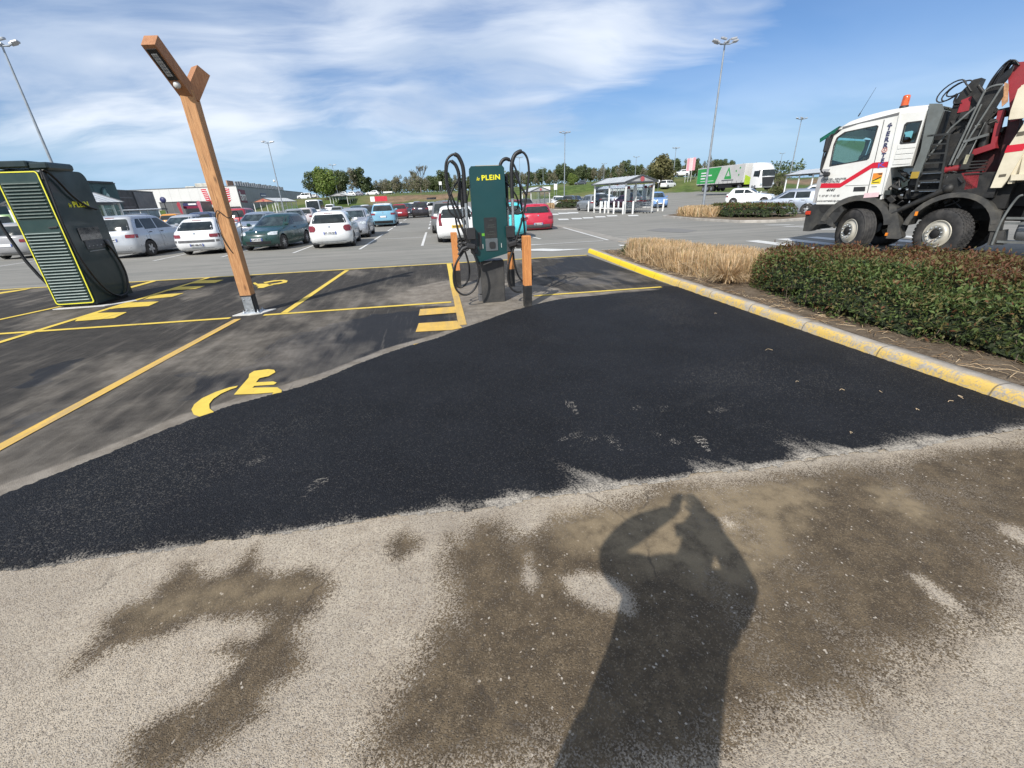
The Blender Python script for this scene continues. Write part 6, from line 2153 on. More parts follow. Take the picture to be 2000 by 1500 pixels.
    flank(q, [[(-1.16, 3.42), (-1.30, 3.62), (-1.42, 3.63), (-1.40, 3.45), (-1.52, 3.35), (-1.48, 2.5), (-1.12, 2.5), (-1.10, 3.2)]], 0.35, 0.42)
    flank(q, [[(-1.62, 3.36), (-1.85, 3.39), (-1.90, 3.20), (-1.68, 2.20), (-1.48, 2.20)]], 0.05, 0.20)
    q.box((0.5, -1.30, 2.1), (.7, .9, 1.0))
    q.box((0.5, -1.9, 1.55), (.9, .9, .5))
    q.tube([(0.22, -1.60, 3.30), (0.22, -1.46, 3.47)], .03, 8)
    q.tube([(0.25, -1.79, 2.75), (0.25, -1.86, 2.30)], .08, 12)
    for i in range(5):
        q.box((.08, -1.92, 2.02 - i * .06), (.10, .28, .025))
    q.box((.06, -1.74, 2.02), (.08, .14, .30), None, 0, .01)
    for i in range(26):
        y_, z_ = -1.15 - rnd.random() * .9, 2.3 + rnd.random() * .95
        q.box((.25 + rnd.random() * .3, y_, z_), (rnd.uniform(.05, .2), rnd.uniform(.06, .24), rnd.uniform(.06, .22)), Euler((rnd.random() * 2, rnd.random(), 0)).to_matrix(), 0, .01)
    q.build('crane_mechanism', M_DARKSTEEL, crane)
    q = MB()
    flank(q, [[(-1.70, 2.16), (-1.76, 2.16), (-1.75, 1.98), (-1.70, 1.98)]], .01, .012)
    q.build('scale_plate', pbr('worn pale plate', (.34, .32, .22), .5, 0, .3, 30), crane)
    q = MB()
    flank(q, [[(-1.83, 3.46), (-1.90, 3.42), (-1.98, 3.10), (-1.92, 3.02), (-1.86, 3.2)]], .02, .30)
    q.build('rubbed_patch', pbr('rubbed orange steel', (.46, .25, .13), .6, 0, .3, 12), crane)
    # galvanised stand frame
    q = MB()
    for x_ in (0.10,):
        q.tube(smooth_path([(x_, -1.46, 1.98), (x_, -1.60, 3.20), (x_, -1.65, 3.36), (x_, -1.74, 3.40), (x_, -1.86, 3.40)], 5), .022, 8)
        q.tube([(x_, -1.52, 1.98), (x_, -1.64, 3.10)], .016, 8)
        q.tube([(x_, -1.86, 3.38), (x_, -1.66, 2.60), (x_, -1.55, 2.1)], .020, 8)
        q.tube([(x_, -1.02, 2.10), (x_, -1.28, 2.72), (x_, -1.56, 3.06)], .022, 8)
        q.tube([(x_, -1.66, 2.70), (x_, -1.80, 2.76), (x_, -1.72, 2.10)], .014, 8)
        q.beam((x_, -1.56, 2.42), (x_, -1.92, 2.52), .05)
    q.build('crane_stand', M_GREYSTEEL, crane)
    # hose bundles
    q = MB()
    for i in range(16):
        x_ = .28 + .03 * i * .7
        y_ = rnd.uniform(0, .10)
        q.tube(smooth_path([(x_, -1.62 - y_ * .6, 3.02), (x_, -1.58 - y_, 3.28), (x_, -1.62 - y_, 3.55), (x_, -1.74 - y_ * .4, 3.76 + rnd.uniform(0, .08)), (x_, -1.86, 3.80 + rnd.uniform(-.04, .03)), (x_, -1.95, 3.72)], 5), .013, 6)
    for i in range(7):
        q.tube(smooth_path([(.3 + .02 * i, -1.70 + .02 * i, 3.1), (.3, -1.72 - .02 * i, 3.5), (.3, -1.88, 3.72)], 4), .02, 6)
    for k, (cy, cz, ry, rz_) in enumerate(((-1.00, 3.46, .17, .19), (-1.04, 3.45, .13, .16), (-1.10, 3.50, .15, .13))):
        x_ = .35 + .06 * k
        ring = [(x_ + .02 * math.sin(R(a)), cy + ry * math.cos(R(a)) - .10 * math.sin(R(a)), cz + rz_ * math.sin(R(a))) for a in range(-160, 150, 20)]
        q.tube(ring, .014, 6)
        q.tube(smooth_path([ring[0], (x_, -1.12, 3.22), (x_, -1.25, 3.20)], 4), .014, 6)
        q.tube(smooth_path([ring[-1], (x_, -1.25, 3.52), (x_, -1.34, 3.40)], 4), .014, 6)
    q.build('crane_hose', M_RUBBER, crane)
    # tipper body
    tp = MB()
    tp.plate([[(0.02, 1.56), (0.0, 3.05), (CW, 3.05), (CW - .02, 1.56)]], .06, (0, -2.55, 0), (1, 0, 0), (0, 0, 1))
    body_side = [(-2.48, 1.62), (-2.24, 2.72), (-2.24, 3.06), (-7.6, 3.06), (-7.6, 1.62)]
    flank(tp, [[(-2.60, 1.72), (-2.42, 2.9), (-7.6, 2.9), (-7.6, 1.72)]], .06, 0.03)
    tp.plate([[(2.60 * -1, 1.72), (-2.42, 2.9), (-7.6, 2.9), (-7.6, 1.72)]], .06, (CW - .03, 0, 0), (0, 1, 0), (0, 0, 1))
    tp.box((CW / 2, -5.1, 1.66), (CW - .1, 5.0, .10))
    # front post and canopy plate
    flank(tp, [[(-2.27, 1.49), (-2.43, 1.49), (-2.47, 1.62), (-2.66, 2.76), (-2.42, 2.76), (-2.29, 2.2)]], .08, -0.03)
    flank(tp, [[(-2.16, 2.74), (-2.14, 2.90), (-2.13, 3.26), (-2.19, 3.33), (-2.9, 3.45), (-2.9, 2.74)]], .06, -0.05)
    tp.box((CW / 2, -2.5, 3.30), (CW, .7, .05))
    for y_ in (-3.6, -4.7, -5.8, -6.9):
        tp.box((0.0, y_, 2.3), (.08, .14, 1.2))
    flank(tp, [[(-2.52, 1.62), (-7.6, 1.62), (-7.6, 1.73), (-2.50, 1.73)]], .08, -0.02)
    tip = tp.build('tipper_body', M_TRCREAM, t)
    q = MB()
    flank(q, [[(-2.285, 2.275), (-2.28, 2.14), (-2.53, 2.16), (-2.55, 2.29)]], .003, -.034)
    flank(q, [[(-2.55, 2.29), (-2.53, 2.16), (-7.5, 2.2), (-7.5, 2.33)]], .003, .025)
    q.build('stripe', M_STRIPE, tip)
    q = MB()
    flank(q, [[(-2.36, 2.50), (-2.45, 2.51), (-2.46, 2.44), (-2.36, 2.43)]], .01, -.04)
    flank(q, [[(-2.33, 1.74), (-2.43, 1.75), (-2.43, 1.70), (-2.33, 1.69)]], .004, -.036, 0)
    q.build('tipper_fitting', pbr('dark worn plate', (.10, .085, .06), .6), tip)
    # dark silhouette fillers that exist on the machine: subframe
    q = MB()
    q.box((CW / 2, -4.0, 1.32), (1.3, 6.4, .42))
    q.box((CW / 2, -2.3, 1.35), (CW - .5, .5, .55))
    q.build('subframe', M_BLK, t)
    return t
TRUCK = truck()
# ================================================================ places by bearing and depth
FH = Vector((_f.x, _f.y, 0)).normalized()
def far(px, depth, py=380):
    """ground point on the bearing of image column px, at a forward distance"""
    d = cray(px, py)
    t = depth / (d.x * FH.x + d.y * FH.y)
    x, y = d.x * t, d.y * t
    return Vector((x, y, terr(x, y)))

# ================================================================ floodlight poles
def flood_pole(x, y, label, heads=4, top=12.0, rz=0.0):
    z0 = terr(x, y)
    t = empty('floodlight_pole', (x, y, z0), rz, label, 'street lamp', 'floodlight poles of the car park')
    h = top - z0
    q = MB().tube([(0, 0, 0), (0, 0, h * .5), (0, 0, h)], [.11, .085, .055], 10)
    q.build('pole', M_POLE, t)
    hb = MB()
    hb.tube([(-.75, 0, h + .12), (-.45, 0, h - .02), (0, 0, h - .06), (.45, 0, h - .02), (.75, 0, h + .12)], .045, 6)
    hb.tube([(0, -.6, h + .10), (0, 0, h - .04), (0, .6, h + .10)], .045, 6)
    hb.build('cross_arm', M_POLE, t)
    sp = [(-.85, 0, .16), (.85, 0, .16), (-.42, -.45, .20), (.42, .45, .20), (-.42, .45, .2), (.42, -.45, .2)][:heads]
    for (a, b, c) in sp:
        l = MB()
        l.box((a, b, h + c), (.42, .30, .14), Euler((R(14 * (1 if b < 0 else -1)), R(-12 * (1 if a > 0 else -1)), 0)).to_matrix(), 0, .03)
        l.build('floodlight', pbr('pale floodlight', (.42, .43, .45), .4, .3), t)
    return t
for x, y, lab, hd in [
    (23.51, 37.41, 'tallest floodlight pole, standing on the island with the dry grass', 6),
    (24.64, 86.1, 'floodlight pole behind the dark grey crossover, straight above the red car', 4),
    (25.25, 135.5, 'distant floodlight pole seen through the cable loop of the slim charger', 4),
    (-26.81, 38.97, 'floodlight pole rising behind the big green charging cabinet', 6),
    (-27.92, 90.47, 'floodlight pole with a small white globe in front of the grey store wall', 4),
    (-28.24, 143.2, 'floodlight pole in front of the bright green tree', 4),
    (-29.0, 202.7, 'small faraway floodlight pole standing before the wood', 4),
    (65.65, 120.75, 'floodlight pole beside the pink banners on the bank', 4),
    (63.44, 75.1, 'floodlight pole between the lorry and the crane truck', 4),
    (43.68, 183.7, 'thin faraway pole above the small shelter', 2),
    (65.59, 174.0, 'thin faraway pole above the far end of the big shelter', 2),
    (66.0, 146.35, 'thin faraway pole above the big shelter gable', 2),
    (104.1, 178.3, 'thin faraway pole above the back of the lorry trailer', 2),
    (121.7, 149.7, 'thin faraway pole above the shrubs beside the lorry cab', 2)]:
    p_ = flood_pole(x, y, lab, hd)
    if y == 90.47:
        g_ = MB()
        g_.lathe([(0, -.22), (.15, -.17), (.22, 0), (.15, .17), (0, .22)], 12, (-.45, 0, 5.9))
        g_.tube([(0, 0, 5.7), (-.45, 0, 5.75)], .04, 6)
        g_.build('globe', M_WHITE, p_)
    if y == 37.41:
        g_ = MB()
        g_.box((0, 0, .16), (1.25, 0.9, .34), None, 0, .05)
        g_.build('plinth', M_TERRAZZO, p_)

# ================================================================ trolley shelters
M_ROOFSH = pbr('pale shelter roof', (.52, .54, .55), .35, .2, .08, 1.0)
M_SHGLASS = glass_mat('shelter glass', (.90, .94, .93), 0.02)
M_GABLE = pbr('smoky gable panel', (.36, .36, .36), .4, 0, .2, 2)
M_POSTER = pbr('paper poster', (.70, .70, .68), .6)
M_TROLRED = pbr('dark red plastic', (.20, .012, .02), .4)
def trolley_mesh():
    """supermarket trolley in its own frame: faces +Y"""
    w_ = MB()
    for z in (.42, .55, .70, .86):
        k = (z - .42) / .44
        x0, y0, y1 = .20 + .05 * k, -.42 - .02 * k, .34 + .12 * k
        w_.tube([(-x0, y0, z), (x0, y0, z), (x0 - .03, y1, z), (-x0 + .03, y1, z), (-x0, y0, z)], .008, 4)
    for i in range(9):
        y = -.40 + i * .1
        for sx in (-1, 1):
            w_.tube([(sx * .20, y, .42), (sx * .25, y * 1.12, .88)], .005, 4)
    for i in range(5):
        x = -.16 + .08 * i
        w_.tube([(x, .33, .42), (x, .46, .88)], .005, 4)
        w_.tube([(x, -.42, .42), (x, .34, .40)], .005, 4)
    return w_
TROL = None
def trolley(loc, rz, label, group='trolleys in the big shelter'):
    global TROL
    if TROL is None:
        t = empty('shopping_trolley', loc, rz, label, 'shopping trolley', group)
        trolley_mesh().build('basket', M_GALV, t)
        q = MB()
        for sx in (-1, 1):
            q.tube([(sx * .25, -.45, .95), (sx * .22, -.40, .5), (sx * .22, -.30, .14), (sx * .16, .38, .14)], .012, 6)
        q.build('frame', M_GALV, t)
        q = MB().tube([(-.26, -.47, .97), (.26, -.47, .97)], .022, 8)
        q.build('handle', M_TROLRED, t)
        for sx, sy in ((-1, -1), (1, -1), (1, 1), (-1, 1)):
            q = MB().lathe([(.06, -.015), (.06, .015), (0, .016)], 10, (sx * (.21 if sy < 0 else .15), -.28 if sy < 0 else .36, .062), Euler((0, R(90), 0)).to_matrix())
            q.build('castor', M_TRIM, t)
        TROL = t
        return t
    c = copy_tree(TROL)
    c.location = loc
    c.rotation_euler = (0, 0, rz)
    c['label'] = label
    c['group'] = group
    return c

def shelter(loc, rz, L, W, label, h=2.45, rise=.75, gable=M_GABLE, rail=True, posters=0, emblem=True, base=True):
    """ridge along local Y, origin at the front left foot, gable towards -Y"""
    t = empty('trolley_shelter', loc, rz, label, 'trolley shelter', 'trolley shelters')
    n = max(2, round(L / 2.7))
    for i in range(n + 1):
        for sx in (0, 1):
            q = MB().box((sx * W, i * L / n, h / 2), (.11, .11, h))
            q.build('post', M_WHITE, t)
    ov = .25
    r = MB()
    a, b, c = (-ov, h + .02), (W / 2, h + rise), (W + ov, h + .02)
    for p0, p1 in ((a, b), (b, c)):
        r.add([(p0[0], -ov, p0[1]), (p1[0], -ov, p1[1]), (p1[0], L + ov, p1[1]), (p0[0], L + ov, p0[1])], [(0, 1, 2, 3)])
        r.add([(p0[0], -ov, p0[1] - .05), (p1[0], -ov, p1[1] - .05), (p1[0], L + ov, p1[1] - .05), (p0[0], L + ov, p0[1] - .05)], [(3, 2, 1, 0)])
    for i in range(int(L / .6) + 1):
        y = i * .6
        for p0, p1 in ((a, b), (b, c)):
            r.beam((p0[0], y, p0[1] + .012), (p1[0], y, p1[1] + .012), .03, .025)
    rf = r.build('roof', M_ROOFSH, t)
    f = MB()
    for y in (-ov - .01, L + ov + .01):
        f.beam((a[0], y, a[1] - .01), (b[0], y, b[1] - .01), .05, .12)
        f.beam((b[0], y, b[1] - .01), (c[0], y, c[1] - .01), .05, .12)
        f.beam((a[0], y, a[1] - .02), (c[0], y, c[1] - .02), .05, .10)
    for x in (a[0], c[0]):
        f.beam((x, -ov, h - .01), (x, L + ov, h - .01), .05, .10)
    f.build('fascia', pbr('dark grey fascia', (.07, .075, .08), .4), rf)
    g = MB()
    g.plate([[(a[0] + .1, h + .03), (c[0] - .1, h + .03), (b[0], h + rise - .06)]], .02, (0, -ov + .02, 0), (1, 0, 0), (0, 0, 1))
    g.build('gable', gable, rf)
    if emblem:
        e = MB().lathe([(.19, 0), (.19, .02), (0, .021)], 20, (W / 2, -ov - .02, h + rise * .42), Euler((R(90), 0, 0)).to_matrix(), 0, False)
        e.build('round_sign', pbr('red round sign', (.42, .09, .10), .4), rf)
    gl = MB()
    for x in (0.0, W):
        gl.quad((x, .06, .5), (x, L - .06, .5), (x, L - .06, h - .15), (x, .06, h - .15))
    gl.quad((.06, L, .5), (W - .06, L, .5), (W - .06, L, h - .15), (.06, L, h - .15))
    gl.build('glass_wall', M_SHGLASS, t)
    if rail:
        for x in (0.0, W):
            q = MB()
            q.beam((x - .02, 0, .42), (x - .02, L, .42), .06, .10)
            q.build('rail', M_WHITE, t)
    for k in range(posters):
        q = MB().box((W * .55 + (k - 1) * .02, .9 + k * 1.1, 1.45), (.03, .55, 1.05))
        p = q.build('poster', M_POSTER, t)
        q = MB().box((W * .55 - .02 + (k - 1) * .02, .9 + k * 1.1, 2.08), (.03, .42, .22))
        q.build('poster_head', M_TROLRED if k else M_POSTER, p)
    return t

SH1 = shelter((15.85, 36.75, 0.0), R(7), 5.7, 2.65, 'big trolley shelter with posters, ringed by white bollards', posters=3, rise=.52)
for row in range(2):
    for k in range(10 - row * 3):
        trolley((16.55 + row * .85, 37.6 + k * .36 + row * .3, 0.0), R(10), 'nested shopping trolley with a dark red handle in the big shelter')
trolley((17.7, 36.2, 0.0), R(-75), 'single shopping trolley standing at the open gable of the big shelter')
BOLM = None
def white_bollard(x, y, h, rx, label, group='white bollards around the big shelter'):
    global BOLM
    if BOLM is None:
        t = MB().lathe([(.075, 0), (.075, h - .06), (.06, h - .015), (.03, h), (0, h)], 12).build('white_bollard', M_WHITE, None)
        BOLM = t
    else:
        t = BOLM.copy()
        COL.objects.link(t)
    t.location = (x, y, terr(x, y))
    t.rotation_euler = (0, R(rx), 0)
    tag(t, label, 'bollard', group)
for i, (x, y) in enumerate([(15.36, 44.7), (15.26, 41.0), (15.34, 40.05), (15.46, 38.2), (15.6, 36.5)]):
    white_bollard(x, y, 1.0, 0, ['white bollard behind the far corner of the big shelter', 'white bollard at the rear post of the big shelter', 'white bollard in front of the rear glass of the big shelter', 'white bollard along the long side of the big shelter', 'white bollard at the front post of the big shelter'][i])
white_bollard(16.3, 36.1, 1.0, 0, 'white bollard standing just outside the gable of the big shelter')
white_bollard(20.0, 38.9, 1.0, -9, 'tilted white bollard in front of the blue people carrier')
white_bollard(20.3, 38.6, 1.0, 3, 'straight white bollard in front of the blue people carrier')
shelter(far(1037, 84), R(6), 5.5, 3.6, 'small shelter with a dark gable between the slim charger and the white cars')
shelter(far(491, 92), R(-3), 12.0, 4.0, 'shelter with reddish gable in front of the grey store wall', gable=pbr('orange gable panel', (.42, .17, .11), .5, 0, .3, 1))
shelter(far(643, 128), R(-3), 9.0, 4.6, 'faraway shelter with an open white frame below the bright green tree', emblem=False)
shelter(far(118, 38), R(-3), 2.4, 1.9, 'shelter half hidden by the green charging cabinet', emblem=False)
shelter(far(240, 78), R(-80), 5.2, 3.0, 'long low shelter roof behind the silver people carrier', h=2.05, rise=.18, emblem=False)
shelter(far(1640, 50), R(-7.8), 10.0, 3.4, 'shelter with posters behind the silver estate car', posters=2, emblem=False, rise=.55)
shelter(far(5, 30), R(-3), 5.0, 3.2, 'shelter full of trolleys behind the big charging cabinet', emblem=False)
for k in range(6):
    p_ = far(5, 30)
    trolley((p_.x + .5 + (k % 2) * .8, p_.y - 1.5 + (k // 2) * .5, 0), R(-4), 'shopping trolley in the shelter behind the charging cabinet', 'trolleys behind the charging cabinet')

# ================================================================ buildings
M_STWHITE = pbr('white store cladding', (.62, .62, .60), .5, 0, .05, .12, stain=((.40, .39, .36), .15, .25))
M_STGREY = pbr('grey store cladding', (.27, .275, .285), .5, 0, .05, .15)
M_DKGREEN = pbr('dark green cladding', (.035, .075, .075), .5, 0, .12, .3)
M_CHAR = pbr('charcoal cladding', (.035, .035, .038), .5, 0, .15, .4)
M_MIDGREY = pbr('mid grey cladding', (.115, .12, .125), .5, 0, .1, .4)
M_MAROON = pbr('maroon sign', (.17, .012, .045), .45)
M_SIGNWHITE = pbr('white sign letters', (.78, .78, .77), .5)
M_SIGNRED = pbr('red sign paint', (.52, .03, .05), .45)

def building(name, foot, z0, z1, mats, label, cat='building', mat_of=None):
    t = empty(name, (foot[0][0], foot[0][1], 0), 0, label, cat)
    o = Vector((foot[0][0], foot[0][1], 0))
    n = len(foot)
    w_ = MB()
    for i in range(n):
        a, b = Vector((*foot[i], 0)) - o, Vector((*foot[(i + 1) % n], 0)) - o
        mi = mat_of[i] if mat_of else 0
        w_.quad((a.x, a.y, z0), (b.x, b.y, z0), (b.x, b.y, z1), (a.x, a.y, z1), mi)
        d = (b - a)
        L = d.length
        d.normalize()
        nr = Vector((d.y, -d.x, 0))
        k = int(L / 2.4)
        for j in range(1, k):          # panel joints
            p = a + d * (L * j / k) + nr * .012
            w_.add([p - d * .03 + Vector((0, 0, z0)), p + d * .03 + Vector((0, 0, z0)), p + d * .03 + Vector((0, 0, z1 - .1)), p - d * .03 + Vector((0, 0, z1 - .1))], [(0, 1, 2, 3)], len(mats) - 1)
    w_.build('wall', mats, t)
    r = MB()
    r.add([(p[0] - o.x, p[1] - o.y, z1 - .25) for p in foot], [tuple(range(n))])
    for i in range(n):
        a, b = Vector((*foot[i], 0)) - o, Vector((*foot[(i + 1) % n], 0)) - o
        r.beam((a.x, a.y, z1 + .04), (b.x, b.y, z1 + .04), .22, .12)
    r.build('roof', pbr('grey roof edge', (.16, .165, .17), .5), t)
    return t, o

M_JOINT = pbr('panel joint', (.50, .50, .49), .6)
M_JOINTD = pbr('dark panel joint', (.20, .20, .205), .6)
foot = [(-80.0, 138.5), (-51.9, 134.1), (-59.2, 223.9), (-140, 230), (-140, 147.5)]
st, so = building('store_building', foot, -.6, 7.2, [M_STWHITE, M_STGREY, M_JOINT], 'long white and grey discount store with a maroon lettered sign', mat_of=[0, 1, 1, 0, 0])
def wallframe(a, b, s_, z, off=.05):
    a, b = Vector((*a, 0)), Vector((*b, 0))
    d = (b - a).normalized()
    n_ = Vector((d.y, -d.x, 0))
    p = a + d * s_ + n_ * off + Vector((0, 0, z))
    return frame(p - so, d, (0, 0, 1)), p, d, n_
A_, B_, C_ = foot[0], foot[1], foot[2]
Lw = (Vector(B_) - Vector(A_)).length
# maroon square with white letters near the corner on the grey wall
fr, p, d, n_ = wallframe(B_, C_, 3.6, 4.75)
sq = MB()
sq.plate([[(-2.7, -1.55), (2.7, -1.75), (2.7, 1.55), (-2.7, 1.7)]], .15, fr.translation, d, (0, 0, 1))
sg = sq.build('sign', M_MAROON, st)
lettering('sign_lettering', 'bm', 3.2, M_SIGNWHITE, sg, fr @ Matrix.Translation((0, -.1, .03)), .02, .05, 0, .85, sx=1.3)
# striped shield sign on the white wall
fr, p, d, n_ = wallframe(A_, B_, Lw - 5.6, 4.85)
sq = MB()
sq.plate([[(-3.9, 1.9), (-3.4, -1.2), (-2.2, -1.9), (2.2, -1.9), (3.2, -1.2), (3.6, 1.9), (2.3, 1.9), (1.9, -.9), (-2.2, -.9), (-2.6, 1.9)]], .15, fr.translation, d, (0, 0, 1))
sg2 = sq.build('sign', M_SIGNRED, st)
sq = MB()
for i in range(6):
    for sx in (-1, 1):
        c_ = fr.translation + d * (sx * 3.0 - .1) + Vector((0, 0, 1.6 - i * .52)) + n_ * .02
        sq.plate([[(-.62, -.09), (.62, -.09 + sx * .16), (.62, .06 + sx * .16), (-.62, .06)]], .03, c_, d, (0, 0, 1))
sq.build('sign_stripe', M_SIGNWHITE, sg2)
# entrance band, ground-level glass, red strip
sq = MB()
fr, p, d, n_ = wallframe(A_, B_, Lw / 2 + 3, 1.3)
sq.plate([[(-10, -1.6), (11, -1.6), (11, .9), (-10, .9)]], .2, fr.translation + n_ * .3, d, (0, 0, 1))
sq.build('entrance_band', M_CHAR, st)
fr, p, d, n_ = wallframe(B_, C_, 24, 5.1)
sq = MB()
sq.plate([[(-3.2, -.5), (3.2, -.5), (3.2, .65), (-3.2, .65)]], .12, fr.translation, d, (0, 0, 1))
sg3 = sq.build('sign', pbr('dark blue sign', (.03, .05, .16), .45), st)
sq = MB()
sq.plate([[(-2.6, -.15), (2.6, -.15), (2.6, .25), (-2.6, .25)]], .05, fr.translation + n_ * .04, d, (0, 0, 1))
sq.build('sign_lettering', M_SIGNWHITE, sg3)
fr, p, d, n_ = wallframe(B_, C_, 25, 3.3)
sq = MB()
for i in range(7):
    sq.plate([[(-3.0 + i * .88, -.25), (-2.4 + i * .88, -.25), (-2.4 + i * .88, .30), (-3.0 + i * .88, .30)]], .06, fr.translation, d, (0, 0, 1))
sq.build('sign_lettering', M_SIGNRED, st)
# roof machines
rm_ = MB()
for sx_, y_, w_, h_ in ((-66, 148, 3.2, 1.5), (-62.5, 148, 2.2, 1.6), (-70, 150, 2.5, .9)):
    rm_.box((sx_ - so.x, y_ - so.y, 7.2 + h_ / 2), (w_, 2.4, h_), None, 0, .08)
rm_.build('roof_machine', pbr('cream roof machine', (.50, .48, .42), .6, 0, .2, .6), st)
for i in range(26):
    rm_ = MB()
    y_ = 139 + i * 2.1
    rm_.box((-53.2 - .08 * (y_ - 134) - so.x, y_ - so.y, 7.9), (.3, 1.35, 1.15 + .2 * (i % 3)))
    rm_.build('roof_screen', pbr('grey roof screen', (.33, .34, .35), .6, 0, .3, .5), st)
for i in range(5):
    rm_ = MB()
    y_ = 136 + i * 1.5 if i < 3 else 176 + i * 2
    rm_.box((-54.2 - .08 * (y_ - 134) - so.x, y_ - so.y, 7.9), (.3, 1.6, 1.5))
    rm_.build('roof_screen', pbr('rusty roof screen', (.36, .22, .15), .7, 0, .3, .5), st)
# dark green shop with a round emblem
gb, go = building('green_shop_building', [(-75, 60), (-56.2, 60), (-54.0, 90.2), (-75, 91)], -.3, 6.4, [M_DKGREEN, M_DKGREEN, M_CHAR], 'dark green shop front with a round emblem behind the charging cabinet')
q = MB()
q.beam((-56.4 - go.x, 60 - go.y, 6.5), (-54.2 - go.x, 89.6 - go.y, 6.5), .9, .30)
q.build('cornice', M_CHAR, gb)
e0 = Vector((-54.22 - go.x, 87.6 - go.y, 4.55))
q = MB().lathe([(1.25, 0), (1.25, .10), (1.0, .12)], 28, e0, Euler((0, R(90), R(4))).to_matrix())
q.build('emblem_ring', pbr('dark teal ring', (.020, .05, .052), .4), gb)
q = MB().lathe([(1.0, .05), (.0, .06)], 28, e0, Euler((0, R(90), R(4))).to_matrix())
q.build('emblem_disc', pbr('teal emblem', (.10, .20, .19), .4), gb)
q = MB().lathe([(.45, .10), (.35, .16), (0, .18)], 18, e0 + Vector((0, 0, -.15)), Euler((0, R(90), R(4))).to_matrix())
q.build('emblem_mark', pbr('pale emblem mark', (.42, .52, .46), .4), gb)
q = MB()
q.plate([[(10, .1), (28, .1), (28, 2.6), (10, 2.6)]], .1, (-56.2 + .25 - go.x, 60 - go.y, -.2), Vector((2.2, 30.2, 0)).normalized(), (0, 0, 1))
q.build('shop_window', M_GLASS, gb)
pb, po = building('panel_building', [(-75, 91.6), (-55.6, 91.6), (-58.2, 108), (-75, 108)], -.3, 5.5, [M_CHAR, M_MIDGREY, M_CHAR], 'charcoal and grey panelled shop block beside the white store', mat_of=[0, 0, 1, 0])
q = MB()
dv = Vector((-2.6, 16.4, 0)).normalized()
q.plate([[(7.5, 0), (16.2, 0), (16.2, 5.35), (7.5, 5.35)]], .1, Vector((-55.6 + .12, 91.6, 0)) - po, dv, (0, 0, 1))
q.build('grey_cladding', M_MIDGREY, pb)
q = MB()
for z_ in (1.6, 2.6, 4.2):
    q.plate([[(1, z_), (6.4, z_), (6.4, z_ + .18), (1, z_ + .18)]], .04, Vector((-55.6 + .06, 91.6, 0)) - po, dv, (0, 0, 1))
q.build('sign_strip', M_MIDGREY, pb)
lb, lo = building('low_annex', [(-63, 118), (-57.4, 117), (-58.6, 133), (-64, 134)], -.3, 3.6, [M_MIDGREY, M_JOINTD], 'low grey annex in front of the white store wall')

# banners and boards at the shop entrance
for px_, lab in ((346, 'red feather flag beside the shop entrance board'), (386, 'pink feather flag beside the shop entrance board')):
    p_ = far(px_, 98)
    t = empty('feather_flag', p_, R(-12), lab, 'flag', 'feather flags at the shop entrance')
    MB().tube([(0, 0, 0), (0, 0, 3.2), (-.25, 0, 3.5)], .03, 6).build('flag_pole', M_GALV, t)
    q = MB()
    q.plate([[(-.02, .9), (-.55, 1.2), (-.85, 2.9), (-.5, 3.35), (-.02, 3.2)]], .03, (0, 0, 0), (1, 0, 0), (0, 0, 1))
    q.build('flag_cloth', pbr('red flag cloth ' + lab[:4], (.34, .04, .06) if 'red' in lab else (.40, .10, .15), .6), t)
t = empty('notice_board', far(367, 99), R(-8), 'maroon and blue board over the shop entrance', 'sign')
MB().box((0, 0, 2.75), (3.4, .12, .55)).build('board', pbr('navy board', (.03, .035, .11), .5), t)
MB().box((0, -.02, 2.20), (3.6, .12, .5)).build('lower_board', M_MAROON, t)
MB().box((.3, -.09, 2.78), (1.7, .05, .30)).build('board_lettering', M_SIGNWHITE, t)
q = MB()
for x in (-1.5, 1.5):
    q.box((x, 0, 1.0), (.1, .1, 2.0))
q.build('leg', M_GALV, t)

# signs on the bank
def board(px, D, w_, h_, z, mat_, label, name='advertising_board', cat='sign', legs=True, top=None):
    p = far(px, D)
    t = empty(name, p, R(-6), label, cat)
    MB().box((0, 0, z + h_ / 2), (w_, .10, h_), None, 0, .02).build('board', mat_, t)
    if legs:
        for sx in (-1, 1):
            MB().box((sx * w_ * .36, .08, z / 2 + .1), (.09, .07, z + .4)).build('leg', M_GALV, t)
    return t
rb_ = board(742, 128, 3.6, 1.3, .9, M_SIGNRED, 'red and white advertising board on the grass bank')
MB().box((-2.2, -.02, 1.55), (1.2, .12, 1.3)).build('white_board', M_SIGNWHITE, rb_)
board(1061, 128, 3.9, .9, 2.2, M_SIGNWHITE, 'long white board above the small shelter')
board(1085, 128, .9, 1.5, 2.0, M_SIGNWHITE, 'narrow upright white board next to the long white one')
board(862, 150, .9, 1.0, 2.2, M_SIGNWHITE, 'small white traffic board before the wood')
board(758, 152, 3.0, .4, .6, M_SIGNWHITE, 'flat white board lying along the bank road')
for k, px_ in enumerate((1334.5, 1340, 1345.5)):
    p_ = far(px_, 120)
    t = empty('banner_flag', p_, 0, ['left one of the three upright pink and white banners', 'middle one of the three upright pink and white banners', 'right one of the three upright pink and white banners'][k], 'flag', 'pink banners on the bank')
    MB().tube([(0, 0, 0), (0, 0, 5.6)], .05, 6).build('flag_pole', M_WHITE, t)
    q = MB()
    q.plate([[(.06, 2.6), (.72, 2.6), (.72, 5.5), (.06, 5.5)]], .03, (0, 0, 0), (1, -.15, 0), (0, 0, 1))
    q.build('flag_cloth', pbr('pink banner cloth %d' % (k % 2), ((.66, .30, .36), (.70, .52, .54))[k % 2], .6), t)
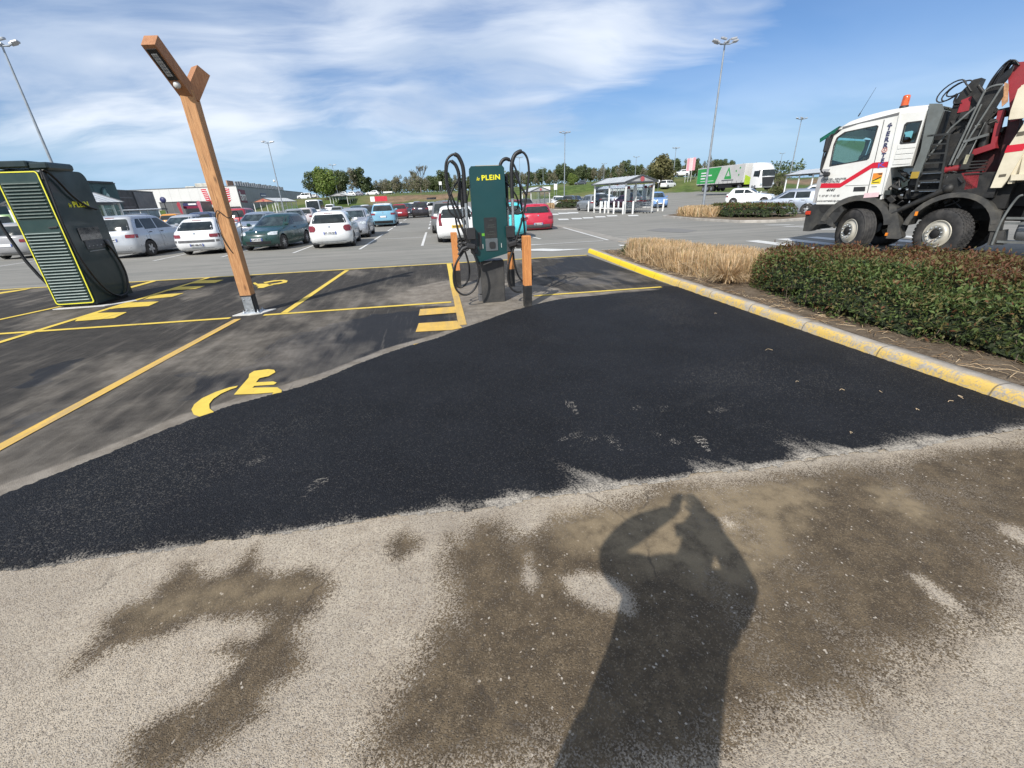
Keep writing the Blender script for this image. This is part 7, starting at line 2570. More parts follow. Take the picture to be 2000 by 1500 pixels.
for px_, D, lab in ((1198, 118, 'round road sign on the bank behind the big shelter'), (1284, 108, 'small round road sign before the willow bush')):
    p_ = far(px_, D)
    t = empty('road_sign', p_, 0, lab, 'road sign')
    MB().tube([(0, 0, 0), (0, 0, 2.6)], .04, 6).build('sign_pole', M_GALV, t)
    MB().lathe([(.38, 0), (.38, .03), (0, .031)], 16, (0, -.05, 2.7), Euler((R(90), 0, 0)).to_matrix()).build('sign_disc', M_SIGNWHITE, t)
t = empty('road_sign', far(315, 70), 0, 'dark round sign on a tall post in front of the white store', 'road sign')
MB().tube([(0, 0, 0), (0, 0, 3.2)], .07, 6).build('sign_pole', M_CHAR, t)
MB().lathe([(.42, -.03), (.42, .03), (0, .031)], 16, (0, -.05, 3.3), Euler((R(90), 0, 0)).to_matrix()).build('sign_disc', pbr('navy board', (.03, .035, .11), .5), t)

# ================================================================ lorry
def lorry():
    a, b = far(1461, 74), far(1372, 87)
    d = Vector((a.x - b.x, a.y - b.y, 0)).normalized()
    rz = math.atan2(-d.x, d.y)
    z0 = 1.22
    t = empty('articulated_lorry', (a.x, a.y, z0), rz, 'articulated lorry with a green and white curtain trailer and white cab', 'lorry')
    W, L = 2.5, 13.6
    M_TGREEN = pbr('green curtain', (.035, .32, .075), .5, 0, .08, .6)
    M_TWHITE = pbr('pale grey curtain', (.55, .54, .52), .5, 0, .06, .6)
    q = MB()
    q.box((0, -L / 2, 2.55), (W, L, 2.75), None, 0, .04)
    tr = q.build('trailer', M_TWHITE, t)
    for sd in (-1, 1):
        q = MB()
        pts = [(-L + .1, 1.35), (-L * .52 - .6, 1.35), (-L * .52 + .8, 3.80), (-L + .1, 3.80)]
        q.plate([[(sd * p[0], p[1]) for p in pts]], .02, (sd * (W / 2 + .012), 0, 0), (0, sd, 0), (0, 0, 1))
        q.build('green_curtain', M_TGREEN, tr)
        q = MB()
        for i in range(11):
            y = -.5 - i * 1.2
            q.box((sd * (W / 2 + .01), y, 1.35), (.03, .06, .35))
        q.build('curtain_strap', M_CHAR, tr)
        q = MB()
        o = (sd * (W / 2 + .012), -4.2, 2.75)
        q.plate([[(-.95, -.75), (.95, -.75), (.1, .85), (-.1, .85)], [(-.50, -.45), (.50, -.45), (.0, .42)]], .02, o, (0, sd, 0), (0, 0, 1))
        q.plate([[(-.9, -.9), (.95, -.9), (.95, -.72), (-.9, -.72)]], .02, o, (0, sd, 0), (0, 0, 1))
        for k in range(3):
            c_, s_ = math.cos(R(120 * k)), math.sin(R(120 * k))
            u0 = [(.15, .42), (.42, .30), (.55, .55), (.28, .62)]
            q.plate([[(2.6 + x * c_ - y * s_, .15 + x * s_ + y * c_) for x, y in u0]], .02, o, (0, sd, 0), (0, 0, 1))
        q.build('recycling_mark', M_TGREEN, tr)
        q = MB()
        o2 = (sd * (W / 2 + .02), -10.4, 3.0)
        for k, w_ in enumerate((2.2, 3.4, 1.4)):
            q.plate([[(-1.9, -.45 * k), (-1.9 + w_, -.45 * k), (-1.9 + w_, -.45 * k + .2), (-1.9, -.45 * k + .2)]], .01, o2, (0, sd, 0), (0, 0, 1))
        q.plate([[(-1.9, -1.3), (2.2, -1.3), (2.2, -1.22), (-1.9, -1.22)]], .01, o2, (0, sd, 0), (0, 0, 1))
        q.build('curtain_lettering', M_SIGNWHITE, tr)
        q = MB()
        q.plate([[(-1.6, -1.15), (1.6, -1.15), (1.6, -1.0), (-1.6, -1.0)]], .01, (sd * (W / 2 + .02), -4.2, 2.75), (0, sd, 0), (0, 0, 1))
        q.build('curtain_lettering', M_MIDGREY, tr)
    q = MB()
    q.box((0, -L / 2, 1.05), (W - .3, L - .4, .22))
    q.box((0, -4.9, .75), (W - .2, 3.6, .5))
    q.box((0, 1.0, .75), (1.2, 4.5, .35))
    q.build('chassis', M_BLK, t)
    for y in (-8.6, -9.9, -11.2, 2.6, -1.0):
        for sd in (-1, 1):
            add_wheel(t, (sd * (W / 2 - .18), y, .5), .5, .32, sd, 'hub')
    q = MB()
    rows = []
    for z, y1, hw in ((.35, 3.85, 1.2), (.9, 3.95, 1.24), (1.9, 3.92, 1.24), (2.0, 3.9, 1.24), (2.85, 3.68, 1.22), (3.3, 3.35, 1.2), (3.75, 2.7, 1.15), (3.85, 2.2, 1.05)):
        rows.append([(-hw, 1.65, z), (-hw, y1 - .35, z), (-hw + .15, y1 - .06, z), (0, y1 + .03, z), (hw - .15, y1 - .06, z), (hw, y1 - .35, z), (hw, 1.65, z)])
    q.grid(rows, 0, True)
    q.add(rows[-1], [tuple(range(7))[::-1]])
    q.quad(rows[0][0], rows[-1][0], rows[-1][6], rows[0][6])
    cb = q.build('cab', pbr('white lorry paint', (.78, .78, .77), .3, 0, .03, 1, coat=.5), t)
    q = MB()
    q.add([(-1.1, 3.99, 1.98), (1.1, 3.99, 1.98), (1.05, 3.76, 2.80), (-1.05, 3.76, 2.80)], [(0, 3, 2, 1)])
    q.build('windscreen', M_GLASS, cb)
    q = MB()
    for sd in (-1, 1):
        q.plate([[(sd * 2.2, 1.95), (sd * 3.55, 1.85), (sd * 3.35, 2.7), (sd * 2.3, 2.7)]], .02, (sd * 1.252, 0, 0), (0, sd, 0), (0, 0, 1))
    q.build('window', M_GLASS, cb)
    q = MB()
    q.plate([[(-.75, .5), (.75, .5), (1.05, 1.8), (-1.05, 1.8)]], .03, (0, 4.02, 0), (-1, 0, 0), (0, 0, 1))
    q.build('grille', M_TRIM, cb)
    for sd in (-1, 1):
        q = MB().box((sd * 1.0, 3.93, .85), (.35, .1, .25), None, 0, .03)
        q.build('headlight', M_HEAD, cb)
    for sd in (-1, 1):
        q = MB().box((sd * 1.42, 3.75, 2.45), (.18, .12, .75), None, 0, .04)
        q.build('mirror', M_TRIM, cb)
    for sd in (-1, 1):
        q = MB()
        q.plate([[(sd * .2, .9), (sd * 1.5, .9), (sd * 1.5, 1.9), (sd * .2, 2.3)]], .04, (sd * 1.2, 0, 0), (0, sd, 0), (0, 0, 1))
        q.build('side_fairing', pbr('lime fairing', (.45, .62, .04), .4), t)
lorry()
# ================================================================ the other cars
def put(label, px, D, rz, colr, s, group='cars further back in the car park', dz=0.0, **k):
    p = far(px, D)
    k.setdefault('detail', 1)
    k.setdefault('badge', False)
    return make_car(label, (p.x, p.y, p.z + dz), R(rz), colr, s, group=group, **k)

def van(**k):
    d = dict(L=4.6, W=1.9, H=1.95, ws=1.35, rf=.75, rr=-2.1, rb=-2.2, hood=1.05, belt=1.15, r=.33, tw=.42, nose=.22)
    d.update(k)
    return CarShape(**d)

make_car('white hatchback seen from its side on the far side of the island hedge', (28.6, 38.2, .22), R(-137), (.77, .78, .78), hatch(L=4.05, W=1.78, H=1.44, nose=.26), group='cars around the island', colour_name='clean white', plate=None, rim='five', detail=2)
make_car('silver blue estate car behind the green island hedge', (21.95, 25.95, .02), R(42), (.30, .34, .41), CarShape(L=4.5, W=1.72, H=1.46, ws=.72, rf=.05, rr=-1.78, rb=-2.05, hood=.80, belt=.93, r=.31, nose=.28), group='cars around the island', colour_name='silver blue', metal=.3, rim='five', detail=2, rail=False)
make_car('white crossover behind the silver blue estate', (26.6, 29.2, .05), R(38), (.76, .77, .77), suv(L=4.4, H=1.66), group='cars around the island', colour_name='cold white', bumper='black', rail=True, detail=1)
make_car('light blue people carrier coming towards us beside the big shelter', (24.55, 48.3, .0), R(164), (.16, .30, .58), mpv(L=4.26, W=1.81, H=1.64, bow=.24), group='cars around the island', colour_name='light blue', detail=2, rim='ten', name='moving_car')
put('small white van parked at the foot of the bank', 1303, 118, -62, (.76, .77, .77), van(H=1.85), dz=-.1)
put('white crossover driving up the ramp on the bank', 1325, 128, 86, (.78, .79, .79), suv(L=4.5), name='moving_car', dz=.6)
put('white car parked beside the dark grey crossover', 1093, 72, 150, (.76, .77, .77), hatch(H=1.55))
put('second white car further behind, mostly hidden by the first', 1088, 80, 160, (.78, .79, .79), hatch(H=1.6))
put('dark grey crossover parked behind the small far hedge', 1113, 70, -28, (.055, .058, .065), suv(H=1.6), bumper='black', plate_rear_z=.75)
put('black hatchback at the edge of the grass, next to the dark grey crossover', 1127, 83, -40, (.02, .022, .03), hatch(H=1.5))
put('dark car passing on the bank road above the dark grey crossover', 1133, 158, 92, (.05, .06, .08), hatch(H=1.5), name='moving_car')
put('grey car half hidden behind the far end of the big shelter', 1154, 50, 5, (.20, .22, .24), mpv())
# left half, second and third rows
put('orange hatchback behind the silver people carrier', 330, 43, 4, (.62, .26, .03), hatch(H=1.5))
put('light grey hatchback between the silver people carrier and the white hatchback', 336, 27.8, 178, (.40, .42, .45), hatch(H=1.47))
put('dark blue car behind the roof of the white hatchback with bumper strip', 397, 30.5, 3, (.035, .055, .11), hatch(H=1.58))
put('red crossover with dark rear window beside the wooden lamp post', 468, 35, -2, (.36, .02, .035), suv(H=1.72), plate_rear_z=.75)
put('grey blue hatchback facing us close behind the dark green one', 487, 28.2, 176, (.20, .24, .30), hatch(H=1.46))
put('grey hatchback facing us between the dark green and the white hatchback', 566, 38, 195, (.30, .32, .34), hatch(H=1.5, L=4.1))
put('silver pink hatchback seen from behind near the white van', 597, 45, -4, (.50, .46, .47), hatch(H=1.52), bumper=None)
put('white panel van with a tall roof behind the first row', 613, 60, 2, (.78, .79, .79), van(H=2.35, L=5.0))
put('grey car below the faraway open shelter', 655, 66, 4, (.32, .34, .35), hatch())
put('dark green car roof behind the silver hatchback', 690, 58, 178, (.05, .07, .07), hatch())
put('white estate beside the faraway open shelter', 642, 90, 2, (.74, .75, .75), suv())
put('black car roof beside the pale blue crossover', 718, 44, 2, (.03, .03, .035), hatch(H=1.5))
put('white car beyond the black one at the lane edge', 707, 75, 178, (.74, .74, .74), hatch())
put('dark red hatchback beyond the pale blue crossover', 777, 51, 3, (.25, .012, .02), hatch(H=1.5))
put('navy hatchback facing us beyond the dark red one', 791, 58, 186, (.03, .04, .055), hatch(H=1.5))
put('white hatchback beyond the navy one', 802, 76, 4, (.74, .75, .75), hatch(H=1.5))
put('grey car far down the lane beyond the black crossover', 812, 96, 3, (.20, .22, .24), hatch())
put('dark hatchback beyond the black crossover', 828, 88, 180, (.03, .035, .04), hatch())
oh = put('white hatchback with its tailgate open', 841, 66, 2, (.74, .75, .75), hatch(H=1.5))
q = MB()
q.box((0, -2.15, 1.95), (1.30, 1.0, .05), Euler((R(-12), 0, 0)).to_matrix(), 0, .02)
q.build('open_tailgate', M_TRIM, oh)
put('silver car next to the open tailgate', 853, 72, 178, (.40, .42, .44), hatch())
put('dark car beyond the grey people carrier', 868, 62, 2, (.04, .045, .05), suv())
put('grey car behind the yellow trim of the charging cabinet', 36, 21.6, 3, (.30, .30, .31), hatch(H=1.5), plate_rear_z=.6)
put('pale green van behind the charging cabinet', 20, 34, 4, (.20, .34, .12), van())
put('dark grey car roof rising behind the silver people carrier', 262, 46, 4, (.07, .075, .085), suv())
put('light silver car in front of the long low shelter roof', 235, 38, 176, (.42, .44, .46), hatch())
put('maroon car between the slim charger and the turquoise car', 1000, 48, 3, (.16, .015, .03), hatch(), bumper=None)
put('black car seen through the cables by the turquoise car', 1022, 60, 3, (.03, .03, .035), hatch())
# along the bank road, behind the green trees
for px_, D, c_, lab in ((594, 152, (.76, .77, .77), 'white van on the bank road at the end of the store'), (609, 155, (.6, .6, .6), 'pale car on the bank road beside the bright green tree'), (667, 152, (.78, .79, .79), 'white pickup on the bank road beyond the dark green tree'), (683, 153, (.74, .75, .76), 'white hatchback on the bank road below the tall poles'), (697, 154, (.20, .20, .24), 'grey car on the bank road behind the white hatchback'), (728, 150, (.80, .80, .80), 'long white car on the bank road beside the red board')):
    put(lab, px_, D, 88, c_, (van(H=1.9) if 'van' in lab else hatch(L=4.4)), group='vehicles on the bank road')
# ================================================================ plants
def leaf_mat(name, c, t_=0.36, rough=.55):
    if name in MATS:
        return MATS[name]
    m = bpy.data.materials.new(name)
    m.use_nodes = True
    t = NT(m.node_tree)
    b = t.node('ShaderNodeBsdfPrincipled')
    o = t.node('ShaderNodeOutputMaterial')
    oi = t.node('ShaderNodeTexCoord').outputs['Object']
    n = t.noise(oi, 2.2, 4, .6)
    n2 = t.noise(oi, 31.0, 2, .6)
    col = t.mix(t.ramp(n, .3, .7), tuple(x * .72 for x in c), tuple(min(1, x * 1.30) for x in c))
    col = t.mix(t.ramp(n2, .35, .7, 0, .45), col, tuple(min(1, x * k) for x, k in zip(c, (1.6, 1.35, 1.1))))
    t.put(b.inputs['Base Color'], col)
    b.inputs['Roughness'].default_value = rough
    b.inputs['Specular IOR Level'].default_value = .4
    tl = t.node('ShaderNodeBsdfTranslucent')
    t.put(tl.inputs[0], col)
    mx = t.node('ShaderNodeMixShader')
    mx.inputs[0].default_value = t_
    t.put(mx.inputs[1], b.outputs[0])
    t.put(mx.inputs[2], tl.outputs[0])
    t.put(o.inputs[0], mx.outputs[0])
    MATS[name] = m
    return m
L_DARK = leaf_mat('dark hedge leaf', (.040, .066, .022))
L_MID = leaf_mat('green hedge leaf', (.080, .120, .034))
L_LIGHT = leaf_mat('young green leaf', (.120, .180, .055))
L_RED = leaf_mat('red brown shoot leaf', (.135, .062, .032))
L_OLIVE = leaf_mat('olive shoot leaf', (.145, .135, .052))
L_STRAW = leaf_mat('straw blade', (.52, .385, .220), .3)
L_STRAW2 = leaf_mat('pale straw blade', (.66, .53, .36), .3)
L_STRAWD = leaf_mat('old straw blade', (.28, .195, .115), .2)
L_GRASSG = leaf_mat('green grass blade', (.10, .13, .035), .3)
M_TWIG = pbr('grey brown twig', (.13, .10, .075), .85, 0, .25, 6)
M_BARK = pbr('bark', (.10, .085, .07), .9, 0, .25, 3)
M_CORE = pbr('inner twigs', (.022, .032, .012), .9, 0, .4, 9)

def in_poly(x, y, poly):
    c = False
    n = len(poly)
    for i in range(n):
        x0, y0 = poly[i]
        x1, y1 = poly[(i + 1) % n]
        if (y0 > y) != (y1 > y) and x < (x1 - x0) * (y - y0) / (y1 - y0) + x0:
            c = not c
    return c

def edge_dist(x, y, poly):
    d = 1e9
    n = len(poly)
    for i in range(n):
        x0, y0 = poly[i]
        x1, y1 = poly[(i + 1) % n]
        ex, ey = x1 - x0, y1 - y0
        t = max(0, min(1, ((x - x0) * ex + (y - y0) * ey) / (ex * ex + ey * ey)))
        d = min(d, math.hypot(x - x0 - t * ex, y - y0 - t * ey))
    return d

def leaf_quad(mb, p, d, up, l, w_, mi):
    """pointed leaf: two triangles folded along the rib"""
    s = d.cross(up)
    if s.length < 1e-4:
        s = d.orthogonal()
    s.normalize()
    n = s.cross(d)
    a, b = p, p + d * l
    m = p + d * (l * .45)
    k = len(mb.v)
    mb.v.extend([tuple(a), tuple(m + s * w_ + n * w_ * .35), tuple(b), tuple(m - s * w_ + n * w_ * .35)])
    mb.f.extend([(k, k + 1, k + 2), (k, k + 2, k + 3)])
    mb.m.extend([mi, mi])
    mb.s.extend([False, False])

def hedge(name, poly, h, n, leaf, mats, pick, label, cat='hedge', group=None, z0=.10, soft=.30, seed=1, lump=.12, dens_side=1.0):
    """clipped bush: leaves over a rounded volume standing on poly"""
    rd = random.Random(seed)
    xs = [p[0] for p in poly]
    ys = [p[1] for p in poly]
    t = empty(name, (sum(xs) / len(xs), sum(ys) / len(ys), terr(xs[0], ys[0])), 0, label, cat, group)
    O = t.location
    base = terr(sum(xs) / len(xs), sum(ys) / len(ys)) + z0
    mb = MB()
    def top(x, y):
        d = edge_dist(x, y, poly)
        k = min(1.0, d / soft)
        hh = (h(x, y) if callable(h) else h)
        hh *= 1 - lump + 2 * lump * float(vnoise(np.array([x * 2.3]), np.array([y * 2.3]), seed)[0])
        return hh * (.42 + .58 * math.sqrt(max(0, 1 - (1 - k) ** 2))), d
    c = 0
    while c < n:
        x, y = rd.uniform(min(xs) - .05, max(xs) + .05), rd.uniform(min(ys) - .05, max(ys) + .05)
        if not in_poly(x, y, poly) or y < rd.uniform(-.9, 1.9) and len(poly) > 12:
            continue
        hh, d = top(x, y)
        if d < soft * .55 and rd.random() < .85 * dens_side:
            z = rd.random() ** .9 * hh
        else:
            z = hh - abs(rd.gauss(0, .045)) * (1 if d < soft else .8)
            if rd.random() < .10:
                z = hh + rd.random() * .075
        z = max(0.02, z)
        p = Vector((x, y, base + z)) - O
        az = rd.uniform(0, 2 * math.pi)
        el = rd.gauss(.45, .5)
        dv = Vector((math.cos(az) * math.cos(el), math.sin(az) * math.cos(el), math.sin(el)))
        l = leaf * rd.uniform(.55, 1.5)
        leaf_quad(mb, p, dv, Vector((rd.uniform(-1, 1), rd.uniform(-1, 1), 1.2)), l, l * rd.uniform(.16, .26), pick(rd, x, y, z / max(.05, hh)))
        c += 1
    fo = mb.build('foliage', mats, t)
    # inner twigs so the bush is not hollow
    core = MB()
    tw = MB()
    for i in range(max(20, n // 90)):
        for _ in range(20):
            x, y = rd.uniform(min(xs), max(xs)), rd.uniform(min(ys), max(ys))
            if in_poly(x, y, poly):
                break
        hh, d = top(x, y)
        p0 = Vector((x, y, base - .06)) - O
        p1 = p0 + Vector((rd.uniform(-.12, .12), rd.uniform(-.12, .12), hh * rd.uniform(.6, .95)))
        tw.tube([p0, (p0 + p1) / 2 + Vector((rd.uniform(-.04, .04), rd.uniform(-.04, .04), 0)), p1], [.008, .005, .003], 4, caps=False)
    tw.build('twigs', M_TWIG, t)
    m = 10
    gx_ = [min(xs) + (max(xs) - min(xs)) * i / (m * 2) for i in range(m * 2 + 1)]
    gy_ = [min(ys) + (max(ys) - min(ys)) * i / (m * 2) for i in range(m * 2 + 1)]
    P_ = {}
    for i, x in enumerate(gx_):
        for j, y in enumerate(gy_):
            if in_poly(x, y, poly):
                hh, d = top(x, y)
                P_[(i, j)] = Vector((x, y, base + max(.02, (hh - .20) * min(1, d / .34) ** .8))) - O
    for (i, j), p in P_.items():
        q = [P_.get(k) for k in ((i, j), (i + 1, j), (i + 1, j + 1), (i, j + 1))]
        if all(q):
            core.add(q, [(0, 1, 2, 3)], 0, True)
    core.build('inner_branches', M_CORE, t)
    return t

def pick_front(rd, x, y, k):
    r = rd.random()
    redz = (k > .72) and (x > 5.85 or y > 5.2) and y < 7
    if redz and r < .80 * sstep(5.5, 6.5, x + .15 * (y - 3)):
        return 3 if rd.random() < .62 else 4
    if r < .22: return 0
    if r < .54: return 1
    if r < .70: return 2
    return 4 if r < .94 else 3
HP = [(5.18, 6.55), (4.98, 5.3), (4.86, 4.7), (5.0, 3.6), (5.15, 2.85), (5.25, 1.0), (5.25, -1.5), (8.35, -1.5), (8.35, 2.8), (8.15, 4.4), (7.55, 5.6), (6.85, 6.65), (6.3, 7.15), (5.6, 7.1)]
def hfront(x, y):
    return .575 - .17 * (1 - sstep(5.1, 6.5, x)) * (1 - sstep(3.6, 5.2, y)) + .03 * math.sin(x * 5) * math.sin(y * 4.2)
hedge('hedge', HP, hfront, 76000, .050, [L_DARK, L_MID, L_LIGHT, L_RED, L_OLIVE], pick_front, 'big green hedge with red brown shoots along the yellow kerb', soft=.38, seed=3, lump=.17)

def dry_hedge(poly, h, n, label, group=None, z0=.10, seed=5, w_=.004, far_=False):
    rd = random.Random(seed)
    xs = [p[0] for p in poly]
    ys = [p[1] for p in poly]
    cx_, cy_ = sum(xs) / len(xs), sum(ys) / len(ys)
    g0 = terr(cx_, cy_)
    t = empty('dry_grass_hedge', (cx_, cy_, g0), 0, label, 'hedge', group)
    mb = MB()
    c = 0
    while c < n:
        x, y = rd.uniform(min(xs), max(xs)), rd.uniform(min(ys), max(ys))
        if not in_poly(x, y, poly):
            continue
        d = edge_dist(x, y, poly)
        if d > .22 and rd.random() < .45:
            continue
        hh = h * rd.uniform(.80, 1.02) * (.9 + .2 * float(vnoise(np.array([x * 1.7]), np.array([y * 1.7]), 3)[0]))
        if rd.random() < .22:
            hh *= rd.uniform(.3, .8)
        p = Vector((x - cx_, y - cy_, z0 - .02))
        lean = Vector((rd.gauss(0, .07), rd.gauss(0, .07), 1)) if rd.random() < .82 else Vector((rd.gauss(0, .4), rd.gauss(0, .4), .8))
        lean.normalize()
        a = rd.uniform(0, math.pi)
        ww = w_ * rd.uniform(.7, 1.9)
        s = Vector((math.cos(a), math.sin(a), 0)) * ww
        r = rd.random()
        g = float(vnoise(np.array([x * 1.1 + 5]), np.array([y * 1.1]), 11)[0])
        mi = 0 if r < .46 else 1 if r < .74 else 2 if r < (.97 - .25 * max(0, g - .55)) else 3
        k = len(mb.v)
        e = p + lean * hh
        m_ = p + lean * hh * .55 + Vector((rd.gauss(0, .012), rd.gauss(0, .012), 0))
        mb.v.extend([tuple(p - s), tuple(p + s), tuple(m_ + s * .9), tuple(m_ - s * .9), tuple(e + s * .5), tuple(e - s * .5)])
        mb.f.extend([(k, k + 1, k + 2, k + 3), (k + 3, k + 2, k + 4, k + 5)])
        mb.m.extend([mi, mi])
        mb.s.extend([False, False])
        c += 1
    # broken stalks lying against the front
    for i in range(n // 60):
        k = rd.randrange(len(poly))
        q = rd.random()
        x = poly[k][0] + (poly[(k + 1) % len(poly)][0] - poly[k][0]) * q
        y = poly[k][1] + (poly[(k + 1) % len(poly)][1] - poly[k][1]) * q
        p = Vector((x - cx_, y - cy_, z0 + rd.uniform(0, .35)))
        mb.tube([p, p + Vector((rd.gauss(0, .12), rd.gauss(0, .12), rd.uniform(-.1, .15))), p + Vector((rd.gauss(0, .22), rd.gauss(0, .22), rd.uniform(-.25, .1)))], .003, 3, 1, caps=False)
    mb.build('foliage', [L_STRAW, L_STRAW2, L_STRAWD, L_GRASSG], t)
    core = MB()
    sc = .80
    ring = [((p[0] - cx_) * sc, (p[1] - cy_) * sc) for p in poly]
    core.add([(x, y, z0 - .05) for x, y in ring] + [(x * .96, y * .96, z0 + h * .62) for x, y in ring], [(i, (i + 1) % len(ring), len(ring) + (i + 1) % len(ring), len(ring) + i) for i in range(len(ring))] + [tuple(range(len(ring), 2 * len(ring)))])
    core.build('inner_stalks', pbr('dense old stalks', (.20, .145, .090), .95, 0, .5, 18, bump=.8, bscale=30), t)
    return t
dry_hedge([(4.98, 11.25), (4.82, 10.2), (4.80, 8.9), (4.86, 7.9), (5.15, 7.0), (6.1, 6.95), (6.5, 7.7), (6.2, 8.8), (5.75, 10.2), (5.4, 11.2)], .52, 15000, 'clipped block of dry straw coloured grass at the end of the planting bed')

def fountain(loc, n, r, label, seed=2, mats=None, name='grass_clump', wid=.0022):
    rd = random.Random(seed)
    t = empty(name, loc, 0, label, 'plant')
    mb = MB()
    for i in range(n):
        a = rd.uniform(0, 2 * math.pi)
        L = r * rd.uniform(.5, 1.15)
        d = Vector((math.cos(a), math.sin(a), 0))
        s = Vector((-d.y, d.x, 0)) * wid * rd.uniform(.7, 1.4)
        p = d * rd.uniform(0, .05)
        k = rd.uniform(.35, 1.2)
        pts = [p + d * (L * q * k) + Vector((0, 0, L * (1.5 * q - 1.05 * q * q * k))) for q in (0, .25, .5, .75, 1)]
        mi = rd.choice((0, 0, 1, 2))
        for u, v in zip(pts[:-1], pts[1:]):
            mb.quad(u - s, u + s, v + s, v - s, mi)
    mb.build('blades', mats or [L_STRAW, L_STRAW2, L_STRAWD], t)
    return t
fountain((5.08, 7.02, .10), 900, .42, 'arching clump of dry grass between the straw block and the green hedge')
fountain((5.12, 11.55, .08), 260, .26, 'small green tuft at the far end of the planting bed', 4, [L_MID, L_GRASSG, L_DARK], 'green_tuft', .006)
# dry stalks fallen on the soil
rd = random.Random(9)
mb = MB()
for i in range(420):
    y = rd.uniform(1.5, 12.5)
    x = kerb_path(y) + .20 + abs(rd.gauss(0, .22))
    a = rd.uniform(0, math.pi)
    l = rd.uniform(.03, .22)
    z = .12 + rd.uniform(0, .03)
    mb.tube([(x, y, z), (x + math.cos(a) * l * .5, y + math.sin(a) * l * .5, z + rd.uniform(.0, .03)), (x + math.cos(a) * l, y + math.sin(a) * l, z)], rd.uniform(.0015, .004), 3, rd.randrange(2), caps=False)
mb.build('straw_litter', [L_STRAW2, L_STRAWD], None, kind='stuff')
mb = MB()
for px_, py_, l in ((1495, 684, .10), (1400, 612, .05), (1880, 775, .09), (1862, 783, .06), (1640, 762, .05), (1700, 690, .04), (1560, 745, .04), (1720, 765, .05), (1790, 800, .04), (1665, 845, .04)):
    p = on_ground(px_, py_, .028)
    a = rd.uniform(0, 3)
    mb.tube(smooth_path([p, p + Vector((math.cos(a) * l * .6, math.sin(a) * l * .3, .006)), p + Vector((math.cos(a) * l, -math.sin(a) * l * .3, 0))], 3), .0022, 4, 0)
mb.build('straw_litter', [L_STRAW2], None, kind='stuff')

# islands
def pick_far(rd, x, y, k):
    r = rd.random()
    if k > .82 and r < .35: return 3
    return 0 if r < .45 else 1 if r < .85 else 2
hedge('hedge', [(16.75, 25.2), (16.9, 23.6), (17.6, 22.4), (19.3, 21.8), (20.2, 22.8), (20.0, 24.6), (19.2, 27.2), (17.6, 27.6)], .62, 9000, .10, [L_DARK, L_MID, L_LIGHT, L_RED], pick_far, 'dark green island hedge in front of the white and silver cars', soft=.4, seed=8, z0=.12)
dry_hedge([(16.05, 28.4), (16.0, 26.8), (16.5, 25.0), (17.3, 25.4), (17.9, 27.9), (17.4, 29.6)], .62, 3600, 'dry straw block on the island below the tallest pole', z0=.12, seed=12, w_=.012)
hedge('hedge', [(15.6, 59.5), (15.7, 56.6), (16.6, 55.0), (18.0, 55.2), (18.3, 57.2), (17.6, 60.0)], .85, 2600, .16, [L_DARK, L_MID, L_LIGHT, L_RED], pick_far, 'small rounded hedge on the far island before the dark grey crossover', soft=.5, seed=18, z0=.12)
dry_hedge([(14.8, 61.0), (14.8, 58.8), (15.5, 58.6), (15.6, 61.2)], .7, 700, 'small dry straw block on the far island', z0=.12, seed=13, w_=.02)

# ---------------------------------------------------------------- trees
def tree_mesh(H, crown, seed, leaf, n, trunk_h, lean=.0, slender=1.0):
    """crown: list of (x, y, z, r) lumps; returns (trunk MB, crown MB)"""
    rd = random.Random(seed)
    tr = MB()
    tr.tube([(0, 0, -.3), (lean * .3, 0, trunk_h * .6), (lean, 0, trunk_h), (lean, 0, H * .8)], [.035 * H * .6, .03 * H * .5, .022 * H * .5, .006 * H], 8)
    for (x, y, z, r) in crown:
        tr.tube([(lean * .8, 0, max(trunk_h * .7, z - r * 1.2)), ((x + lean) * .5, y * .5, z - r * .5), (x, y, z + r * .2)], [.012 * H * .6, .007 * H * .6, .003 * H], 5, caps=False)
    cr = MB()
    vol = sum(r ** 2 for *_, r in crown)
    for (x, y, z, r) in crown:
        k = int(n * r * r / vol)
        for i in range(k):
            while True:
                v = Vector((rd.gauss(0, 1), rd.gauss(0, 1), rd.gauss(0, 1)))
                if v.length > .01:
                    break
            v.normalize()
            rr = r * (rd.uniform(.35, 1.0) ** .5) * rd.uniform(.85, 1.12)
            p = Vector((x, y, z)) + Vector((v.x, v.y, v.z * slender)) * rr
            if p.z < trunk_h * .45:
                continue
            vv = (v + Vector((rd.gauss(0, .45), rd.gauss(0, .45), rd.gauss(.1, .45)))).normalized()
            d = vv.cross(Vector((rd.gauss(0, 1), rd.gauss(0, 1), rd.gauss(0, 1)))).normalized()
            l = leaf * rd.uniform(.5, 1.4)
            leaf_quad(cr, p, d, vv, l, l * rd.uniform(.3, .5), rd.choices((0, 1, 2), (3, 4, 2))[0])
    return tr, cr

def lumps(H, W, trunk_h, n, seed):
    rd = random.Random(seed)
    res = []
    for i in range(n):
        q = (i + .5) / n
        z = trunk_h + (H - trunk_h) * (.12 + .78 * q)
        env = W / 2 * math.sin(math.pi * min(1, .18 + .82 * (1 - q)) * .62 + .35)
        a = rd.uniform(0, 6.28)
        rad = env * rd.uniform(.15, .75)
        res.append((rad * math.cos(a), rad * math.sin(a), z, max(.35, env * rd.uniform(.40, .62))))
    return res

